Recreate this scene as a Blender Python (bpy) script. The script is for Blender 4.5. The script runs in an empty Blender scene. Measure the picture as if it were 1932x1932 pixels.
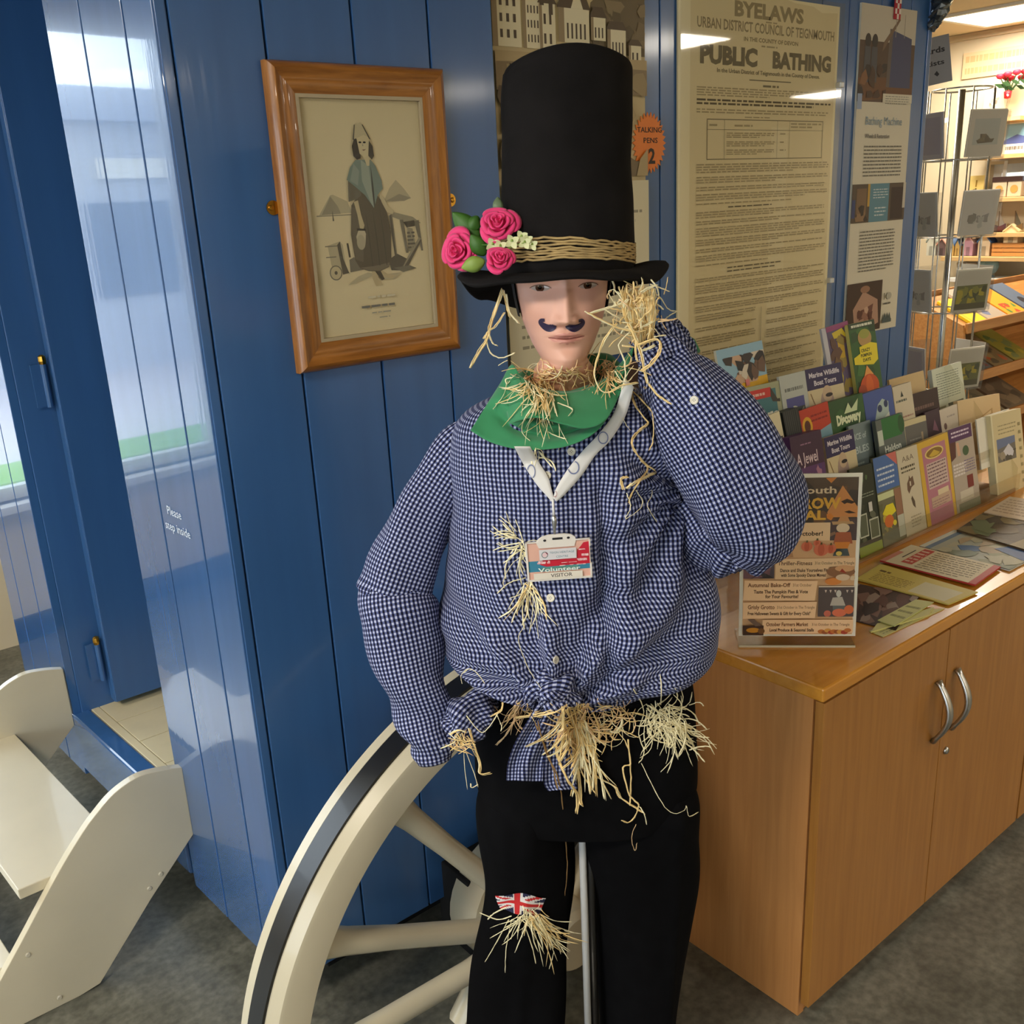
import bpy, math, random
import numpy as np
from mathutils import Vector, Matrix
random.seed(7)
SC = bpy.context.scene
COL = SC.collection
# ------------------------------------------------------------------ camera, world, lights, exposure
CAM_H = 1.6
FOC = 1832.6                                  # focal length in pixels of the 1932 px frame
RW = np.array([[0.76976718, -0.22663196, 0.59673817],
               [-0.63651012, -0.2020822, 0.74432362],
               [-0.04809736, -0.95278578, -0.29980978]])   # columns: camera right, down, forward in the room
cam_d = bpy.data.cameras.new('camera')
cam_d.sensor_fit = 'HORIZONTAL'; cam_d.sensor_width = 36.0; cam_d.lens = 36.0*FOC/1932.0
cam_d.clip_start = 0.02; cam_d.clip_end = 200
cam = bpy.data.objects.new('camera', cam_d); COL.objects.link(cam)
r, d, fw = RW[:, 0], RW[:, 1], RW[:, 2]
cam.matrix_world = Matrix(((r[0], -d[0], -fw[0], 0), (r[1], -d[1], -fw[1], 0), (r[2], -d[2], -fw[2], CAM_H), (0, 0, 0, 1)))
SC.camera = cam
SC.view_settings.view_transform = 'Standard'
SC.view_settings.look = 'None'
SC.view_settings.gamma = 1.0
SC.view_settings.use_curve_mapping = False
SC.view_settings.exposure = 0.0
SC.cycles.sample_clamp_indirect = 6.0
SC.cycles.max_bounces = 7; SC.cycles.diffuse_bounces = 4; SC.cycles.glossy_bounces = 3; SC.cycles.transmission_bounces = 3; SC.cycles.transparent_max_bounces = 12
SC.cycles.use_adaptive_sampling = True; SC.cycles.adaptive_threshold = 0.025
SC.cycles.caustics_reflective = False; SC.cycles.caustics_refractive = False
world = bpy.data.worlds.new('sky'); SC.world = world; world.use_nodes = True
wn = world.node_tree.nodes; wl = world.node_tree.links
bg = wn['Background']
bg.inputs[0].default_value = (0.80, 0.90, 1.0, 1); bg.inputs[1].default_value = 5.6
CEIL = 2.45

def area_light(name, loc, sx, sy, power, col, rot=(0, 0, 0)):
    l = bpy.data.lights.new(name, 'AREA'); l.shape = 'RECTANGLE'; l.size = sx; l.size_y = sy
    l.energy = power; l.color = col
    o = bpy.data.objects.new(name, l); COL.objects.link(o); o.location = loc; o.rotation_euler = rot
    return o
WARM = (1.0, 0.90, 0.76)
PANELS = [(4.50, -0.85), (5.68, 2.66), (-0.9, 0.6), (8.4, -2.3), (-1.6, 2.4), (3.9, 2.66), (2.3, -3.2), (4.75, -3.1), (-2.6, -3.1)]  # includes an added key lamp on the left and added fill behind the viewer
PANEL_W = 36
# ------------------------------------------------------------------ helpers
def lin(c):
    o = []
    for x in c[:3]:
        x = x/255.0
        o.append(x/12.92 if x <= 0.04045 else ((x+0.055)/1.055)**2.4)
    return (o[0], o[1], o[2], 1.0)

MATS = {}
def M(name, rgb, rough=0.5, spec=0.5, metal=0.0, coat=0.0, var=None, bump=None, coat_rough=0.05, sheen=0.0):
    """principled material; var=(scale, amount, (sx,sy,sz)) colour variation, bump=(scale, strength, (sx,sy,sz))"""
    if name in MATS: return MATS[name]
    m = bpy.data.materials.new(name); m.use_nodes = True
    nt = m.node_tree; b = nt.nodes['Principled BSDF']
    b.inputs['Base Color'].default_value = lin(rgb); b.inputs['Roughness'].default_value = rough
    b.inputs['Specular IOR Level'].default_value = spec; b.inputs['Metallic'].default_value = metal
    b.inputs['Coat Weight'].default_value = coat; b.inputs['Coat Roughness'].default_value = coat_rough
    if sheen: b.inputs['Sheen Weight'].default_value = sheen
    if var or bump:
        tc = nt.nodes.new('ShaderNodeTexCoord')
    def noise(sc_, st, detail=4):
        mp = nt.nodes.new('ShaderNodeMapping'); mp.inputs['Scale'].default_value = st
        nt.links.new(tc.outputs['Object'], mp.inputs[0])
        n = nt.nodes.new('ShaderNodeTexNoise'); n.inputs['Scale'].default_value = sc_; n.inputs['Detail'].default_value = detail
        nt.links.new(mp.outputs[0], n.inputs['Vector']); return n
    if var:
        n = noise(var[0], var[2])
        mx = nt.nodes.new('ShaderNodeMix'); mx.data_type = 'RGBA'
        c = lin(rgb); a = var[1]
        mx.inputs[6].default_value = (c[0]*(1-a), c[1]*(1-a), c[2]*(1-a), 1)
        mx.inputs[7].default_value = (min(1, c[0]*(1+a)), min(1, c[1]*(1+a)), min(1, c[2]*(1+a)), 1)
        rp = nt.nodes.new('ShaderNodeMapRange'); rp.inputs[1].default_value = 0.3; rp.inputs[2].default_value = 0.7
        nt.links.new(n.outputs[0], rp.inputs[0]); nt.links.new(rp.outputs[0], mx.inputs[0])
        nt.links.new(mx.outputs[2], b.inputs['Base Color'])
    if bump:
        n2 = noise(bump[0], bump[2], 3)
        bp = nt.nodes.new('ShaderNodeBump'); bp.inputs['Strength'].default_value = bump[1]; bp.inputs['Distance'].default_value = 0.002
        nt.links.new(n2.outputs[0], bp.inputs['Height']); nt.links.new(bp.outputs[0], b.inputs['Normal'])
        if coat: nt.links.new(bp.outputs[0], b.inputs['Coat Normal'])
    MATS[name] = m; return m

def P(rgb, rough=0.45):
    k = 'print_%d_%d_%d_%d' % (rgb[0], rgb[1], rgb[2], int(rough*100))
    return M(k, rgb, rough, 0.3)

def clear(name, tint=(1, 1, 1), refl=0.10, rough=0.03):
    if name in MATS: return MATS[name]
    m = bpy.data.materials.new(name); m.use_nodes = True; nt = m.node_tree
    nt.nodes.remove(nt.nodes['Principled BSDF'])
    out = nt.nodes['Material Output']
    t = nt.nodes.new('ShaderNodeBsdfTransparent'); t.inputs[0].default_value = (*tint, 1)
    g = nt.nodes.new('ShaderNodeBsdfGlossy'); g.inputs['Roughness'].default_value = rough
    lw = nt.nodes.new('ShaderNodeLayerWeight'); lw.inputs[0].default_value = 0.5
    fr = nt.nodes.new('ShaderNodeMath'); fr.operation = 'POWER'; fr.inputs[1].default_value = 4.0
    nt.links.new(lw.outputs['Facing'], fr.inputs[0])
    ad = nt.nodes.new('ShaderNodeMath'); ad.operation = 'MULTIPLY_ADD'; ad.inputs[1].default_value = 0.6; ad.inputs[2].default_value = 0.02+refl*0.1
    mx = nt.nodes.new('ShaderNodeMixShader')
    nt.links.new(fr.outputs[0], ad.inputs[0]); nt.links.new(ad.outputs[0], mx.inputs[0])
    nt.links.new(t.outputs[0], mx.inputs[1]); nt.links.new(g.outputs[0], mx.inputs[2])
    nt.links.new(mx.outputs[0], out.inputs[0])
    MATS[name] = m; return m

def emit(name, rgb, strength):
    if name in MATS: return MATS[name]
    m = bpy.data.materials.new(name); m.use_nodes = True; nt = m.node_tree
    b = nt.nodes['Principled BSDF']; b.inputs['Base Color'].default_value = (*rgb, 1)
    b.inputs['Emission Color'].default_value = (*rgb, 1); b.inputs['Emission Strength'].default_value = strength
    MATS[name] = m; return m

def wood(name, c1, c2, rough=0.35, grain=(1, 1, 1), scale=14, coat=0.0):
    if name in MATS: return MATS[name]
    m = bpy.data.materials.new(name); m.use_nodes = True; nt = m.node_tree; b = nt.nodes['Principled BSDF']
    tc = nt.nodes.new('ShaderNodeTexCoord'); mp = nt.nodes.new('ShaderNodeMapping'); mp.inputs['Scale'].default_value = grain
    n = nt.nodes.new('ShaderNodeTexNoise'); n.inputs['Scale'].default_value = scale; n.inputs['Detail'].default_value = 6; n.inputs['Distortion'].default_value = 0.6
    rp = nt.nodes.new('ShaderNodeValToRGB'); rp.color_ramp.elements[0].position = 0.3; rp.color_ramp.elements[1].position = 0.72
    rp.color_ramp.elements[0].color = lin(c1); rp.color_ramp.elements[1].color = lin(c2)
    nt.links.new(tc.outputs['Object'], mp.inputs[0]); nt.links.new(mp.outputs[0], n.inputs['Vector'])
    nt.links.new(n.outputs[0], rp.inputs[0]); nt.links.new(rp.outputs[0], b.inputs['Base Color'])
    b.inputs['Roughness'].default_value = rough; b.inputs['Coat Weight'].default_value = coat
    MATS[name] = m; return m

def gingham(name='gingham_cotton', period=0.0067):
    if name in MATS: return MATS[name]
    m = bpy.data.materials.new(name); m.use_nodes = True; nt = m.node_tree; b = nt.nodes['Principled BSDF']
    uv = nt.nodes.new('ShaderNodeUVMap'); uv.uv_map = 'UVMap'
    sp = nt.nodes.new('ShaderNodeSeparateXYZ'); nt.links.new(uv.outputs[0], sp.inputs[0])
    def math_(op, a, bb=None):
        n = nt.nodes.new('ShaderNodeMath'); n.operation = op
        for i, v in enumerate((a, bb)):
            if v is None: continue
            if isinstance(v, (int, float)): n.inputs[i].default_value = v
            else: nt.links.new(v, n.inputs[i])
        return n.outputs[0]
    def stripe(o, wd, ph):
        f = math_('FRACT', math_('ADD', math_('MULTIPLY', o, 1.0/period), ph))
        a = math_('ABSOLUTE', math_('SUBTRACT', f, 0.5))
        mr = nt.nodes.new('ShaderNodeMapRange'); mr.interpolation_type = 'SMOOTHSTEP'
        mr.inputs[1].default_value = wd/2+0.06; mr.inputs[2].default_value = wd/2-0.06
        nt.links.new(a, mr.inputs[0]); return mr.outputs[0]
    su = stripe(sp.outputs[0], 0.48, 0.0); sv = stripe(sp.outputs[1], 0.46, 0.3)
    def mix(f, a, bb):
        x = nt.nodes.new('ShaderNodeMix'); x.data_type = 'RGBA'
        nt.links.new(f, x.inputs[0])
        for i, v in ((6, a), (7, bb)):
            if isinstance(v, tuple): x.inputs[i].default_value = v
            else: nt.links.new(v, x.inputs[i])
        return x.outputs[2]
    dark = lin((12, 14, 36)); mid = lin((50, 56, 98)); mid2 = lin((92, 100, 146)); light = lin((184, 190, 216))
    c = mix(su, mix(sv, dark, mid), mix(sv, mid2, light))
    nt.links.new(c, b.inputs['Base Color'])
    b.inputs['Roughness'].default_value = 0.85; b.inputs['Specular IOR Level'].default_value = 0.2
    MATS[name] = m; return m

class MB:
    """collects shapes into one mesh"""
    def __init__(s): s.v = []; s.f = []; s.mi = []; s.uv = []; s.has_uv = False
    def add(s, v, f, mi=0, uv=None):
        o = len(s.v); s.v += [tuple(p) for p in v]
        for k, q in enumerate(f):
            s.f.append(tuple(o+i for i in q)); s.mi.append(mi)
            if uv is not None: s.uv.append([uv[i] for i in q]); s.has_uv = True
            else: s.uv.append([(0, 0)]*len(q))
        return s
    def box(s, x0, x1, y0, y1, z0, z1, mi=0):
        v = [(x0, y0, z0), (x1, y0, z0), (x1, y1, z0), (x0, y1, z0), (x0, y0, z1), (x1, y0, z1), (x1, y1, z1), (x0, y1, z1)]
        return s.add(v, [(0, 3, 2, 1), (4, 5, 6, 7), (0, 1, 5, 4), (1, 2, 6, 5), (2, 3, 7, 6), (3, 0, 4, 7)], mi)
    def hexa(s, b, t, mi=0):       # bottom quad and top quad, both counter-clockwise from above
        return s.add(list(b)+list(t), [(0, 3, 2, 1), (4, 5, 6, 7), (0, 1, 5, 4), (1, 2, 6, 5), (2, 3, 7, 6), (3, 0, 4, 7)], mi)
    def prism(s, poly, fn, d0, d1, mi=0):   # polygon (a,b) extruded: fn(a,b,d) -> xyz
        n = len(poly)
        v = [fn(a, b, d0) for a, b in poly]+[fn(a, b, d1) for a, b in poly]
        f = [tuple(range(n))[::-1], tuple(range(n, 2*n))]+[(i, (i+1) % n, n+(i+1) % n, n+i) for i in range(n)]
        return s.add(v, f, mi)
    def rings(s, R, mi=0, close=True, cap0=True, cap1=True, uv=None):
        n = len(R); m = len(R[0]); v = [p for q in R for p in q]; f = []
        for i in range(n-1):
            for j in range(m if close else m-1):
                k = (j+1) % m
                f.append((i*m+j, i*m+k, (i+1)*m+k, (i+1)*m+j))
        if cap0 and close: f.append(tuple(range(m))[::-1])
        if cap1 and close: f.append(tuple((n-1)*m+j for j in range(m)))
        return s.add(v, f, mi, uv)
    def tube(s, pts, rad, n=8, mi=0, cap=True, flat=1.0, up=None):
        pts = [Vector(p) for p in pts]; R = []
        if not isinstance(rad, (list, tuple)): rad = [rad]*len(pts)
        pu = Vector(up) if up is not None else None
        for i, p in enumerate(pts):
            t = (pts[min(i+1, len(pts)-1)]-pts[max(i-1, 0)])
            t = t.normalized() if t.length > 1e-9 else Vector((0, 0, 1))
            if pu is None: pu = t.orthogonal()
            a = (pu-t*pu.dot(t)); a = a.normalized() if a.length > 1e-6 else t.orthogonal().normalized()
            b = t.cross(a); pu = a
            R.append([p+(a*math.cos(2*math.pi*j/n)*flat+b*math.sin(2*math.pi*j/n))*rad[i] for j in range(n)])
        return s.rings(R, mi, True, cap, cap)
    def lathe(s, prof, c=(0, 0, 0), n=24, mi=0, axis='z', a0=0.0, a1=2*math.pi):
        full = abs(a1-a0-2*math.pi) < 1e-6
        R = []
        for r_, h in prof:
            q = []
            for j in range(n if full else n+1):
                a = a0+(a1-a0)*j/n
                if axis == 'z': q.append((c[0]+r_*math.cos(a), c[1]+r_*math.sin(a), c[2]+h))
                elif axis == 'y': q.append((c[0]+r_*math.cos(a), c[1]+h, c[2]+r_*math.sin(a)))
                else: q.append((c[0]+h, c[1]+r_*math.cos(a), c[2]+r_*math.sin(a)))
            R.append(q)
        return s.rings(R, mi, full, full and prof[0][0] > 1e-6, full and prof[-1][0] > 1e-6)
    def mesh(s, name, mats, off=(0, 0, 0), smooth=False, fix=True):
        me = bpy.data.meshes.new(name)
        me.from_pydata([(a-off[0], b-off[1], c-off[2]) for a, b, c in s.v], [], s.f)
        for m in (mats if isinstance(mats, (list, tuple)) else [mats]): me.materials.append(m)
        me.polygons.foreach_set('material_index', s.mi)
        if s.has_uv:
            l = me.uv_layers.new(name='UVMap')
            l.data.foreach_set('uv', [c for q in s.uv for p in q for c in p])
        if smooth: me.polygons.foreach_set('use_smooth', [True]*len(me.polygons))
        me.update()
        if fix:
            import bmesh
            b = bmesh.new(); b.from_mesh(me); bmesh.ops.recalc_face_normals(b, faces=b.faces); b.to_mesh(me); b.free()
        return me
    def build(s, name, mats, parent=None, smooth=False, bevel=0.0, local=False, fix=True, seg=2, auto=None):
        off = (0, 0, 0) if (local or parent is None) else wloc(parent)
        o = bpy.data.objects.new(name, s.mesh(name, mats, off, smooth or auto is not None, fix)); COL.objects.link(o)
        if parent is not None: o.parent = parent
        if bevel:
            b = o.modifiers.new('bevel', 'BEVEL'); b.width = bevel; b.segments = seg; b.limit_method = 'ANGLE'; b.angle_limit = math.radians(40)
        if auto is not None:
            try:
                o.data.set_sharp_from_angle(angle=math.radians(auto))
            except Exception: pass
        return o

def wloc(o):
    v = Vector((0, 0, 0))
    while o is not None: v += o.location; o = o.parent
    return v
def tag(o, label=None, cat=None, group=None, kind=None):
    if label: o['label'] = label
    if cat: o['category'] = cat
    if group: o['group'] = group
    if kind: o['kind'] = kind
    return o
def thing(name, label, cat, loc=(0, 0, 0), rotz=0.0, group=None):
    o = bpy.data.objects.new(name, None); COL.objects.link(o); o.empty_display_size = 0.05
    o.location = loc; o.rotation_euler = (0, 0, rotz)
    return tag(o, label, cat, group)
def box(name, x0, x1, y0, y1, z0, z1, mat, parent=None, bevel=0.0, **k):
    return MB().box(x0, x1, y0, y1, z0, z1).build(name, mat, parent, bevel=bevel, **k)
def struct(o): o['kind'] = 'structure'; return o

# points of the room from the photograph's frame (pixel -> ray -> real plane)
def ray(px, py): return RW @ np.array([px-966.0, py-966.0, FOC])
def onY(px, py, Y):
    q = ray(px, py); t = Y/q[1]; return np.array([0, 0, CAM_H])+t*q
def onX(px, py, X):
    q = ray(px, py); t = X/q[0]; return np.array([0, 0, CAM_H])+t*q
def onZ(px, py, z):
    q = ray(px, py); t = (z-CAM_H)/q[2]; return np.array([0, 0, CAM_H])+t*q
FH = np.array([0.6255, 0.7802, 0.0]); RH = np.array([0.7802, -0.6255, 0.0])
def onF(px, py, F):      # plane square to the horizontal viewing direction at distance F
    q = ray(px, py); t = F/(q @ FH); return np.array([0, 0, CAM_H])+t*q

# ---- flat prints: items in sheet units (x right, y up), built as thin layers on a sheet
_TXT = {}
def text_poly(s, bold=0.0, res=2):
    k = (s, bold, res)
    if k in _TXT: return _TXT[k]
    c = bpy.data.curves.new('t', 'FONT'); c.body = s; c.size = 1.0; c.offset = bold; c.resolution_u = res; c.fill_mode = 'FRONT'
    o = bpy.data.objects.new('t', c); COL.objects.link(o)
    dg = bpy.context.evaluated_depsgraph_get(); me = o.evaluated_get(dg).to_mesh()
    v = [(p.co.x, p.co.y) for p in me.vertices]; f = [tuple(q.vertices) for q in me.polygons]
    o.evaluated_get(dg).to_mesh_clear(); bpy.data.objects.remove(o); bpy.data.curves.remove(c)
    w = max([p[0] for p in v], default=0.0)
    _TXT[k] = (v, f, w); return _TXT[k]

class Print:
    def __init__(s, w, h): s.w = w; s.h = h; s.items = []; s.n = 0; s.rnd = random.Random(int(w*1e5+h*1e3))
    def poly(s, pts, col, rough=0.45): s.items.append((pts, [tuple(range(len(pts)))], col, rough)); return s
    def rect(s, x0, y0, x1, y1, col): return s.poly([(x0*s.w, y0*s.h), (x1*s.w, y0*s.h), (x1*s.w, y1*s.h), (x0*s.w, y1*s.h)], col)
    def pg(s, pts, col): return s.poly([(a*s.w, b*s.h) for a, b in pts], col)
    def ell(s, cx, cy, rx, ry, col, n=18, a=0.0):
        return s.poly([(cx*s.w+rx*s.w*math.cos(2*math.pi*i/n), cy*s.h+ry*s.h*math.sin(2*math.pi*i/n)) for i in range(n)], col)
    def text(s, t, x, y, size, col, align='l', bold=0.0, width=None, slant=0.0):
        v, f, w = text_poly(t, bold)
        sz = size*s.h; sx = sz if width is None else width*s.w/max(w, 1e-6)
        ox = x*s.w-(0 if align == 'l' else w*sx/2 if align == 'c' else w*sx)
        s.items.append(([(ox+a*sx+slant*b*sz, y*s.h+b*sz) for a, b in v], f, col, 0.5)); return s
    def lines(s, x0, x1, y1, y0, n, col, th=0.35, ragged=0.25, first=0.0):
        """n lines of unreadably small print, as word-long dashes"""
        vs = []; fs = []; p = (y1-y0)/n
        for i in range(n):
            y = y1-(i+0.75)*p; x = x0+(first if i == 0 else 0); xe = x1-(s.rnd.random()*ragged*(x1-x0) if i == n-1 else s.rnd.random()*0.03*(x1-x0))
            while x < xe:
                wd = min((0.02+s.rnd.random()*0.06)*(0.5+0.5/max(s.w*4, 0.4)), xe-x)
                o = len(vs); vs += [(x*s.w, y*s.h), ((x+wd)*s.w, y*s.h), ((x+wd)*s.w, (y+p*th)*s.h), (x*s.w, (y+p*th)*s.h)]; fs.append((o, o+1, o+2, o+3))
                x += wd+0.012*(0.5+0.5/max(s.w*4, 0.4))
        s.items.append((vs, fs, col, 0.5)); return s
    def blotch(s, x0, y0, x1, y1, cols, n=20, size=0.12):
        for i in range(n):
            a, b = x0+(x1-x0)*s.rnd.random(), y0+(y1-y0)*s.rnd.random()
            k = 5+s.rnd.randrange(4); q = []
            for j in range(k):
                t = 2*math.pi*j/k; e = size*(0.4+0.8*s.rnd.random())
                q.append((min(max(a+e*math.cos(t), x0), x1), min(max(b+e*math.sin(t)*s.w/s.h, y0), y1)))
            s.pg(q, cols[s.rnd.randrange(len(cols))])
        return s
    def build(s, parent, fn, name='print', step=0.00006, base=0.0004):
        mb = MB(); ms = []; idx = {}
        for k, (pts, fs, col, ro) in enumerate(s.items):
            key = (tuple(col), ro)
            if key not in idx: idx[key] = len(ms); ms.append(P(col, ro))
            mb.add([fn(a, b, base+step*k) for a, b in pts], fs, idx[key])
        if not ms: return None
        return mb.build(name, ms, parent, local=True, fix=False)

def sheet(name, pr, thick, paper, M4, label=None, cat=None, group=None, parent=None, edge=None, curl=0.0):
    """a sheet / card standing in its local xz plane, front towards -y; origin bottom left"""
    w, h = pr.w, pr.h
    mb = MB().box(0, w, 0, thick, 0, h)
    o = mb.build(name, paper, parent, local=True)
    o.matrix_local = M4
    if label: tag(o, label, cat, group)
    pr.build(o, lambda a, b, d: (a, -d, b))
    return o
def frame_mat(p0, xdir, up):
    x = Vector(xdir).normalized(); u = Vector(up); u = (u-x*u.dot(x)).normalized(); y = u.cross(x)
    m = Matrix((x, y, u)).transposed().to_4x4(); m.translation = Vector(p0); return m
# ------------------------------------------------------------------ materials of the place
BLUE = M('blue_gloss_paint', (54, 96, 150), 0.32, 0.5, coat=0.3, var=(3, 0.08, (6, 6, 0.6)), bump=(60, 0.10, (1, 1, 0.06)), coat_rough=0.10)
BLUE_END = M('blue_gloss_paint_thick', (54, 96, 150), 0.22, 0.5, coat=1.0, var=(3, 0.08, (6, 6, 0.6)), bump=(50, 0.05, (1, 1, 0.10)), coat_rough=0.03)
GROOVE = M('blue_paint_groove', (16, 40, 80), 0.6)
CREAM = M('cream_gloss_paint', (206, 197, 172), 0.30, 0.5, coat=0.3, var=(5, 0.05, (1, 1, 1)))
CREAMF = M('cream_floor_paint', (214, 202, 166), 0.4, 0.5, var=(9, 0.06, (1, 1, 1)))
BLACKG = M('black_tyre_paint', (22, 21, 20), 0.35, 0.5, coat=0.2)
BLACK = M('black_matt', (10, 10, 11), 0.8)
WALLC = M('cream_emulsion', (214, 200, 170), 0.8, 0.2, var=(2, 0.04, (1, 1, 1)))
CEILC = M('ceiling_emulsion', (204, 190, 160), 0.85, 0.2)
BRASS = M('brass', (200, 150, 60), 0.25, 0.5, metal=1.0)
STEEL = M('brushed_steel', (190, 190, 188), 0.3, 0.5, metal=1.0)
FLOORM = M('grey_vinyl', (104, 104, 94), 0.38, 0.5, var=(9, 0.28, (1, 1, 1)), bump=(120, 0.05, (1, 1, 1)))
# mottled vinyl: add a second, finer fleck
nt = FLOORM.node_tree
mixn = [n for n in nt.nodes if n.type == 'MIX'][0]; b_ = nt.nodes['Principled BSDF']
fl = nt.nodes.new('ShaderNodeTexNoise'); fl.inputs['Scale'].default_value = 55; fl.inputs['Detail'].default_value = 5
tcn = [n for n in nt.nodes if n.type == 'TEX_COORD'][0]; nt.links.new(tcn.outputs['Object'], fl.inputs['Vector'])
mr = nt.nodes.new('ShaderNodeMapRange'); mr.inputs[1].default_value = 0.35; mr.inputs[2].default_value = 0.75; mr.inputs[3].default_value = 0.72; mr.inputs[4].default_value = 1.35
nt.links.new(fl.outputs[0], mr.inputs[0])
vm = nt.nodes.new('ShaderNodeVectorMath'); vm.operation = 'SCALE'
nt.links.new(mixn.outputs[2], vm.inputs[0]); nt.links.new(mr.outputs[0], vm.inputs['Scale']); nt.links.new(vm.outputs[0], b_.inputs['Base Color'])

# ------------------------------------------------------------------ room shell
X0, X1, Y0, Y1 = -4.2, 6.2, -4.4, 4.1
struct(box('floor', X0-0.2, X1+3.2, Y0-0.2, Y1+0.2, -0.12, 0.0, FLOORM))
struct(box('ceiling', X0-0.2, X1+3.2, Y0-0.2, Y1+0.2, CEIL, CEIL+0.1, CEILC))
def wall_with_holes(name, axis, pos, thick, a0, a1, holes, mat):
    """wall along X (axis 'x', plane y=pos) or along Y; holes (a0,a1,z0,z1) left open"""
    mb = MB(); a = a0
    def put(p, q, z0, z1):
        if q-p < 1e-4 or z1-z0 < 1e-4: return
        if axis == 'x': mb.box(p, q, pos, pos+thick, z0, z1)
        else: mb.box(pos, pos+thick, p, q, z0, z1)
    for h in sorted(holes):
        put(a, h[0], 0, CEIL); put(h[0], h[1], 0, h[2]); put(h[0], h[1], h[3], CEIL); a = h[1]
    put(a, a1, 0, CEIL)
    return struct(mb.build(name, mat))
GLASS = clear('window_glass', (0.97, 0.99, 1.0), 0.05)
WHITEP = M('white_window_paint', (235, 235, 230), 0.4)
win_n = [0]
def window(axis, pos, thick, a0, a1, z0, z1, bars=2):
    win_n[0] += 1; n = 'window_%d' % win_n[0]
    root = bpy.data.objects.new(n, None); COL.objects.link(root); root.location = ((a0+a1)/2, pos, z0) if axis == 'x' else (pos, (a0+a1)/2, z0)
    struct(root)
    t = 0.05; yc = pos+thick/2
    def bx(nm, p, q, za, zb, m, e=0.025):
        if axis == 'x': box(nm, p, q, yc-e, yc+e, za, zb, m, root)
        else: box(nm, yc-e, yc+e, p, q, za, zb, m, root)
    bx('frame_rail', a0, a1, z0, z0+t, WHITEP); bx('frame_rail', a0, a1, z1-t, z1, WHITEP)
    bx('frame_stile', a0, a0+t, z0+t, z1-t, WHITEP); bx('frame_stile', a1-t, a1, z0+t, z1-t, WHITEP)
    w = (a1-a0)/bars
    for i in range(bars):
        if i: bx('mullion', a0+i*w-t/2, a0+i*w+t/2, z0+t, z1-t, WHITEP)
        bx('pane', a0+i*w+t/2, a0+(i+1)*w-t/2, z0+t, z1-t, GLASS, 0.003)
    if axis == 'x': box('sill', a0-0.05, a1+0.05, pos-0.06, pos+0.06, z0-0.03, z0, WHITEP, root)
    else: box('sill', pos-0.06, pos+thick+0.06, a0-0.05, a1+0.05, z0-0.03, z0, WHITEP, root)
HB = [(-3.9, -2.1, 0.575, 2.38), (-2.0, 0.42, 0.575, 2.38)]
wall_with_holes('wall_back', 'x', Y1, 0.15, X0, X1+3, HB, WALLC)
for h in HB: window('x', Y1, 0.15, *h)
HL = [(-3.6, -1.2, 0.5, 2.3), (-0.9, 1.5, 0.5, 2.3)]  # unseen windows, added to let in fill daylight
wall_with_holes('wall_left', 'y', X0-0.15, 0.15, Y0, Y1, HL, WALLC)
for h in HL: window('y', X0-0.15, 0.15, *h)
wall_with_holes('wall_front', 'x', Y0-0.15, 0.15, X0, X1+3, [], WALLC)
HR = [(2.45, 2.95, 1.55, 1.70)]
wall_with_holes('wall_right', 'y', X1, 0.15, 0.2, Y1, HR, WALLC)
window('y', X1, 0.15, *HR[0], bars=1)
wall_with_holes('wall_right_far', 'y', X1+3, 0.15, Y0, 0.2, [], WALLC)
struct(box('baseboard_back', X0, 0.5, Y1-0.02, Y1, 0.0, 0.1, BLACK))
# ceiling panels
for i, (px_, py_) in enumerate(PANELS):
    t = thing('ceiling_light', 'square flat ceiling light panel ' + ['above the poster side of the shop', 'in view at the top right corner of the photo', 'added over the floor as a key light from the left', 'far away at the right end of the shop', 'in front of the back windows', 'above the blue partition wall', 'added at the far front to brighten the cupboards', 'at the far front right of the shop', 'in the front left corner of the ceiling'][i], 'ceiling light', (px_, py_, CEIL), 0, 'ceiling light panels')
    e = 0.29
    mb = MB(); s_ = 0.03
    for a, b, c, d_ in ((-e, e, -e, -e+s_), (-e, e, e-s_, e), (-e, -e+s_, -e+s_, e-s_), (e-s_, e, -e+s_, e-s_)): mb.box(a, b, c, d_, -0.015, 0.0)
    mb.build('frame', WHITEP, t, local=True)
    MB().box(-e+s_, e-s_, -e+s_, e-s_, -0.008, -0.001).build('diffuser', emit('light_diffuser', (1.0, 0.95, 0.84), 7.0), t, local=True)
    area_light('panel_lamp', (px_, py_, CEIL-0.02), 0.54, 0.54, PANEL_W, WARM)
# outdoors beyond the back windows: road, verge, terrace
struct(box('ground', -22, 10, Y1+0.15, 40, -0.5, -0.3, M('pale_paving', (190, 182, 180), 0.8)))
tag(box('grass_verge', -22, 8, 7.9, 8.6, -0.3, -0.24, M('lawn_green', (120, 160, 70), 0.9)), 'strip of mown grass across the road, mirrored in the paint', 'grass', kind='stuff')
tb = thing('terrace_house', 'long pale terrace across the road, mirrored in the blue paint', 'building', (-6, 13.6, -0.3))
box('wall', -20, 8, 13.2, 14, -0.3, 2.9, M('pale_render', (176, 178, 184), 0.8), tb)
box('roof', -20, 8, 13.0, 14.2, 2.9, 3.3, M('slate_roof', (150, 156, 170), 0.6), tb)
for i in range(10):
    box('window', -18.6+i*2.6, -17.4+i*2.6, 13.15, 13.2, 0.7, 1.9, M('far_window', (90, 100, 115), 0.2), tb)
    box('band', -19.8+i*2.6, -17.6+i*2.6, 13.12, 13.2, 2.2, 2.45, M('far_band', (225, 220, 205), 0.7), tb)

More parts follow.
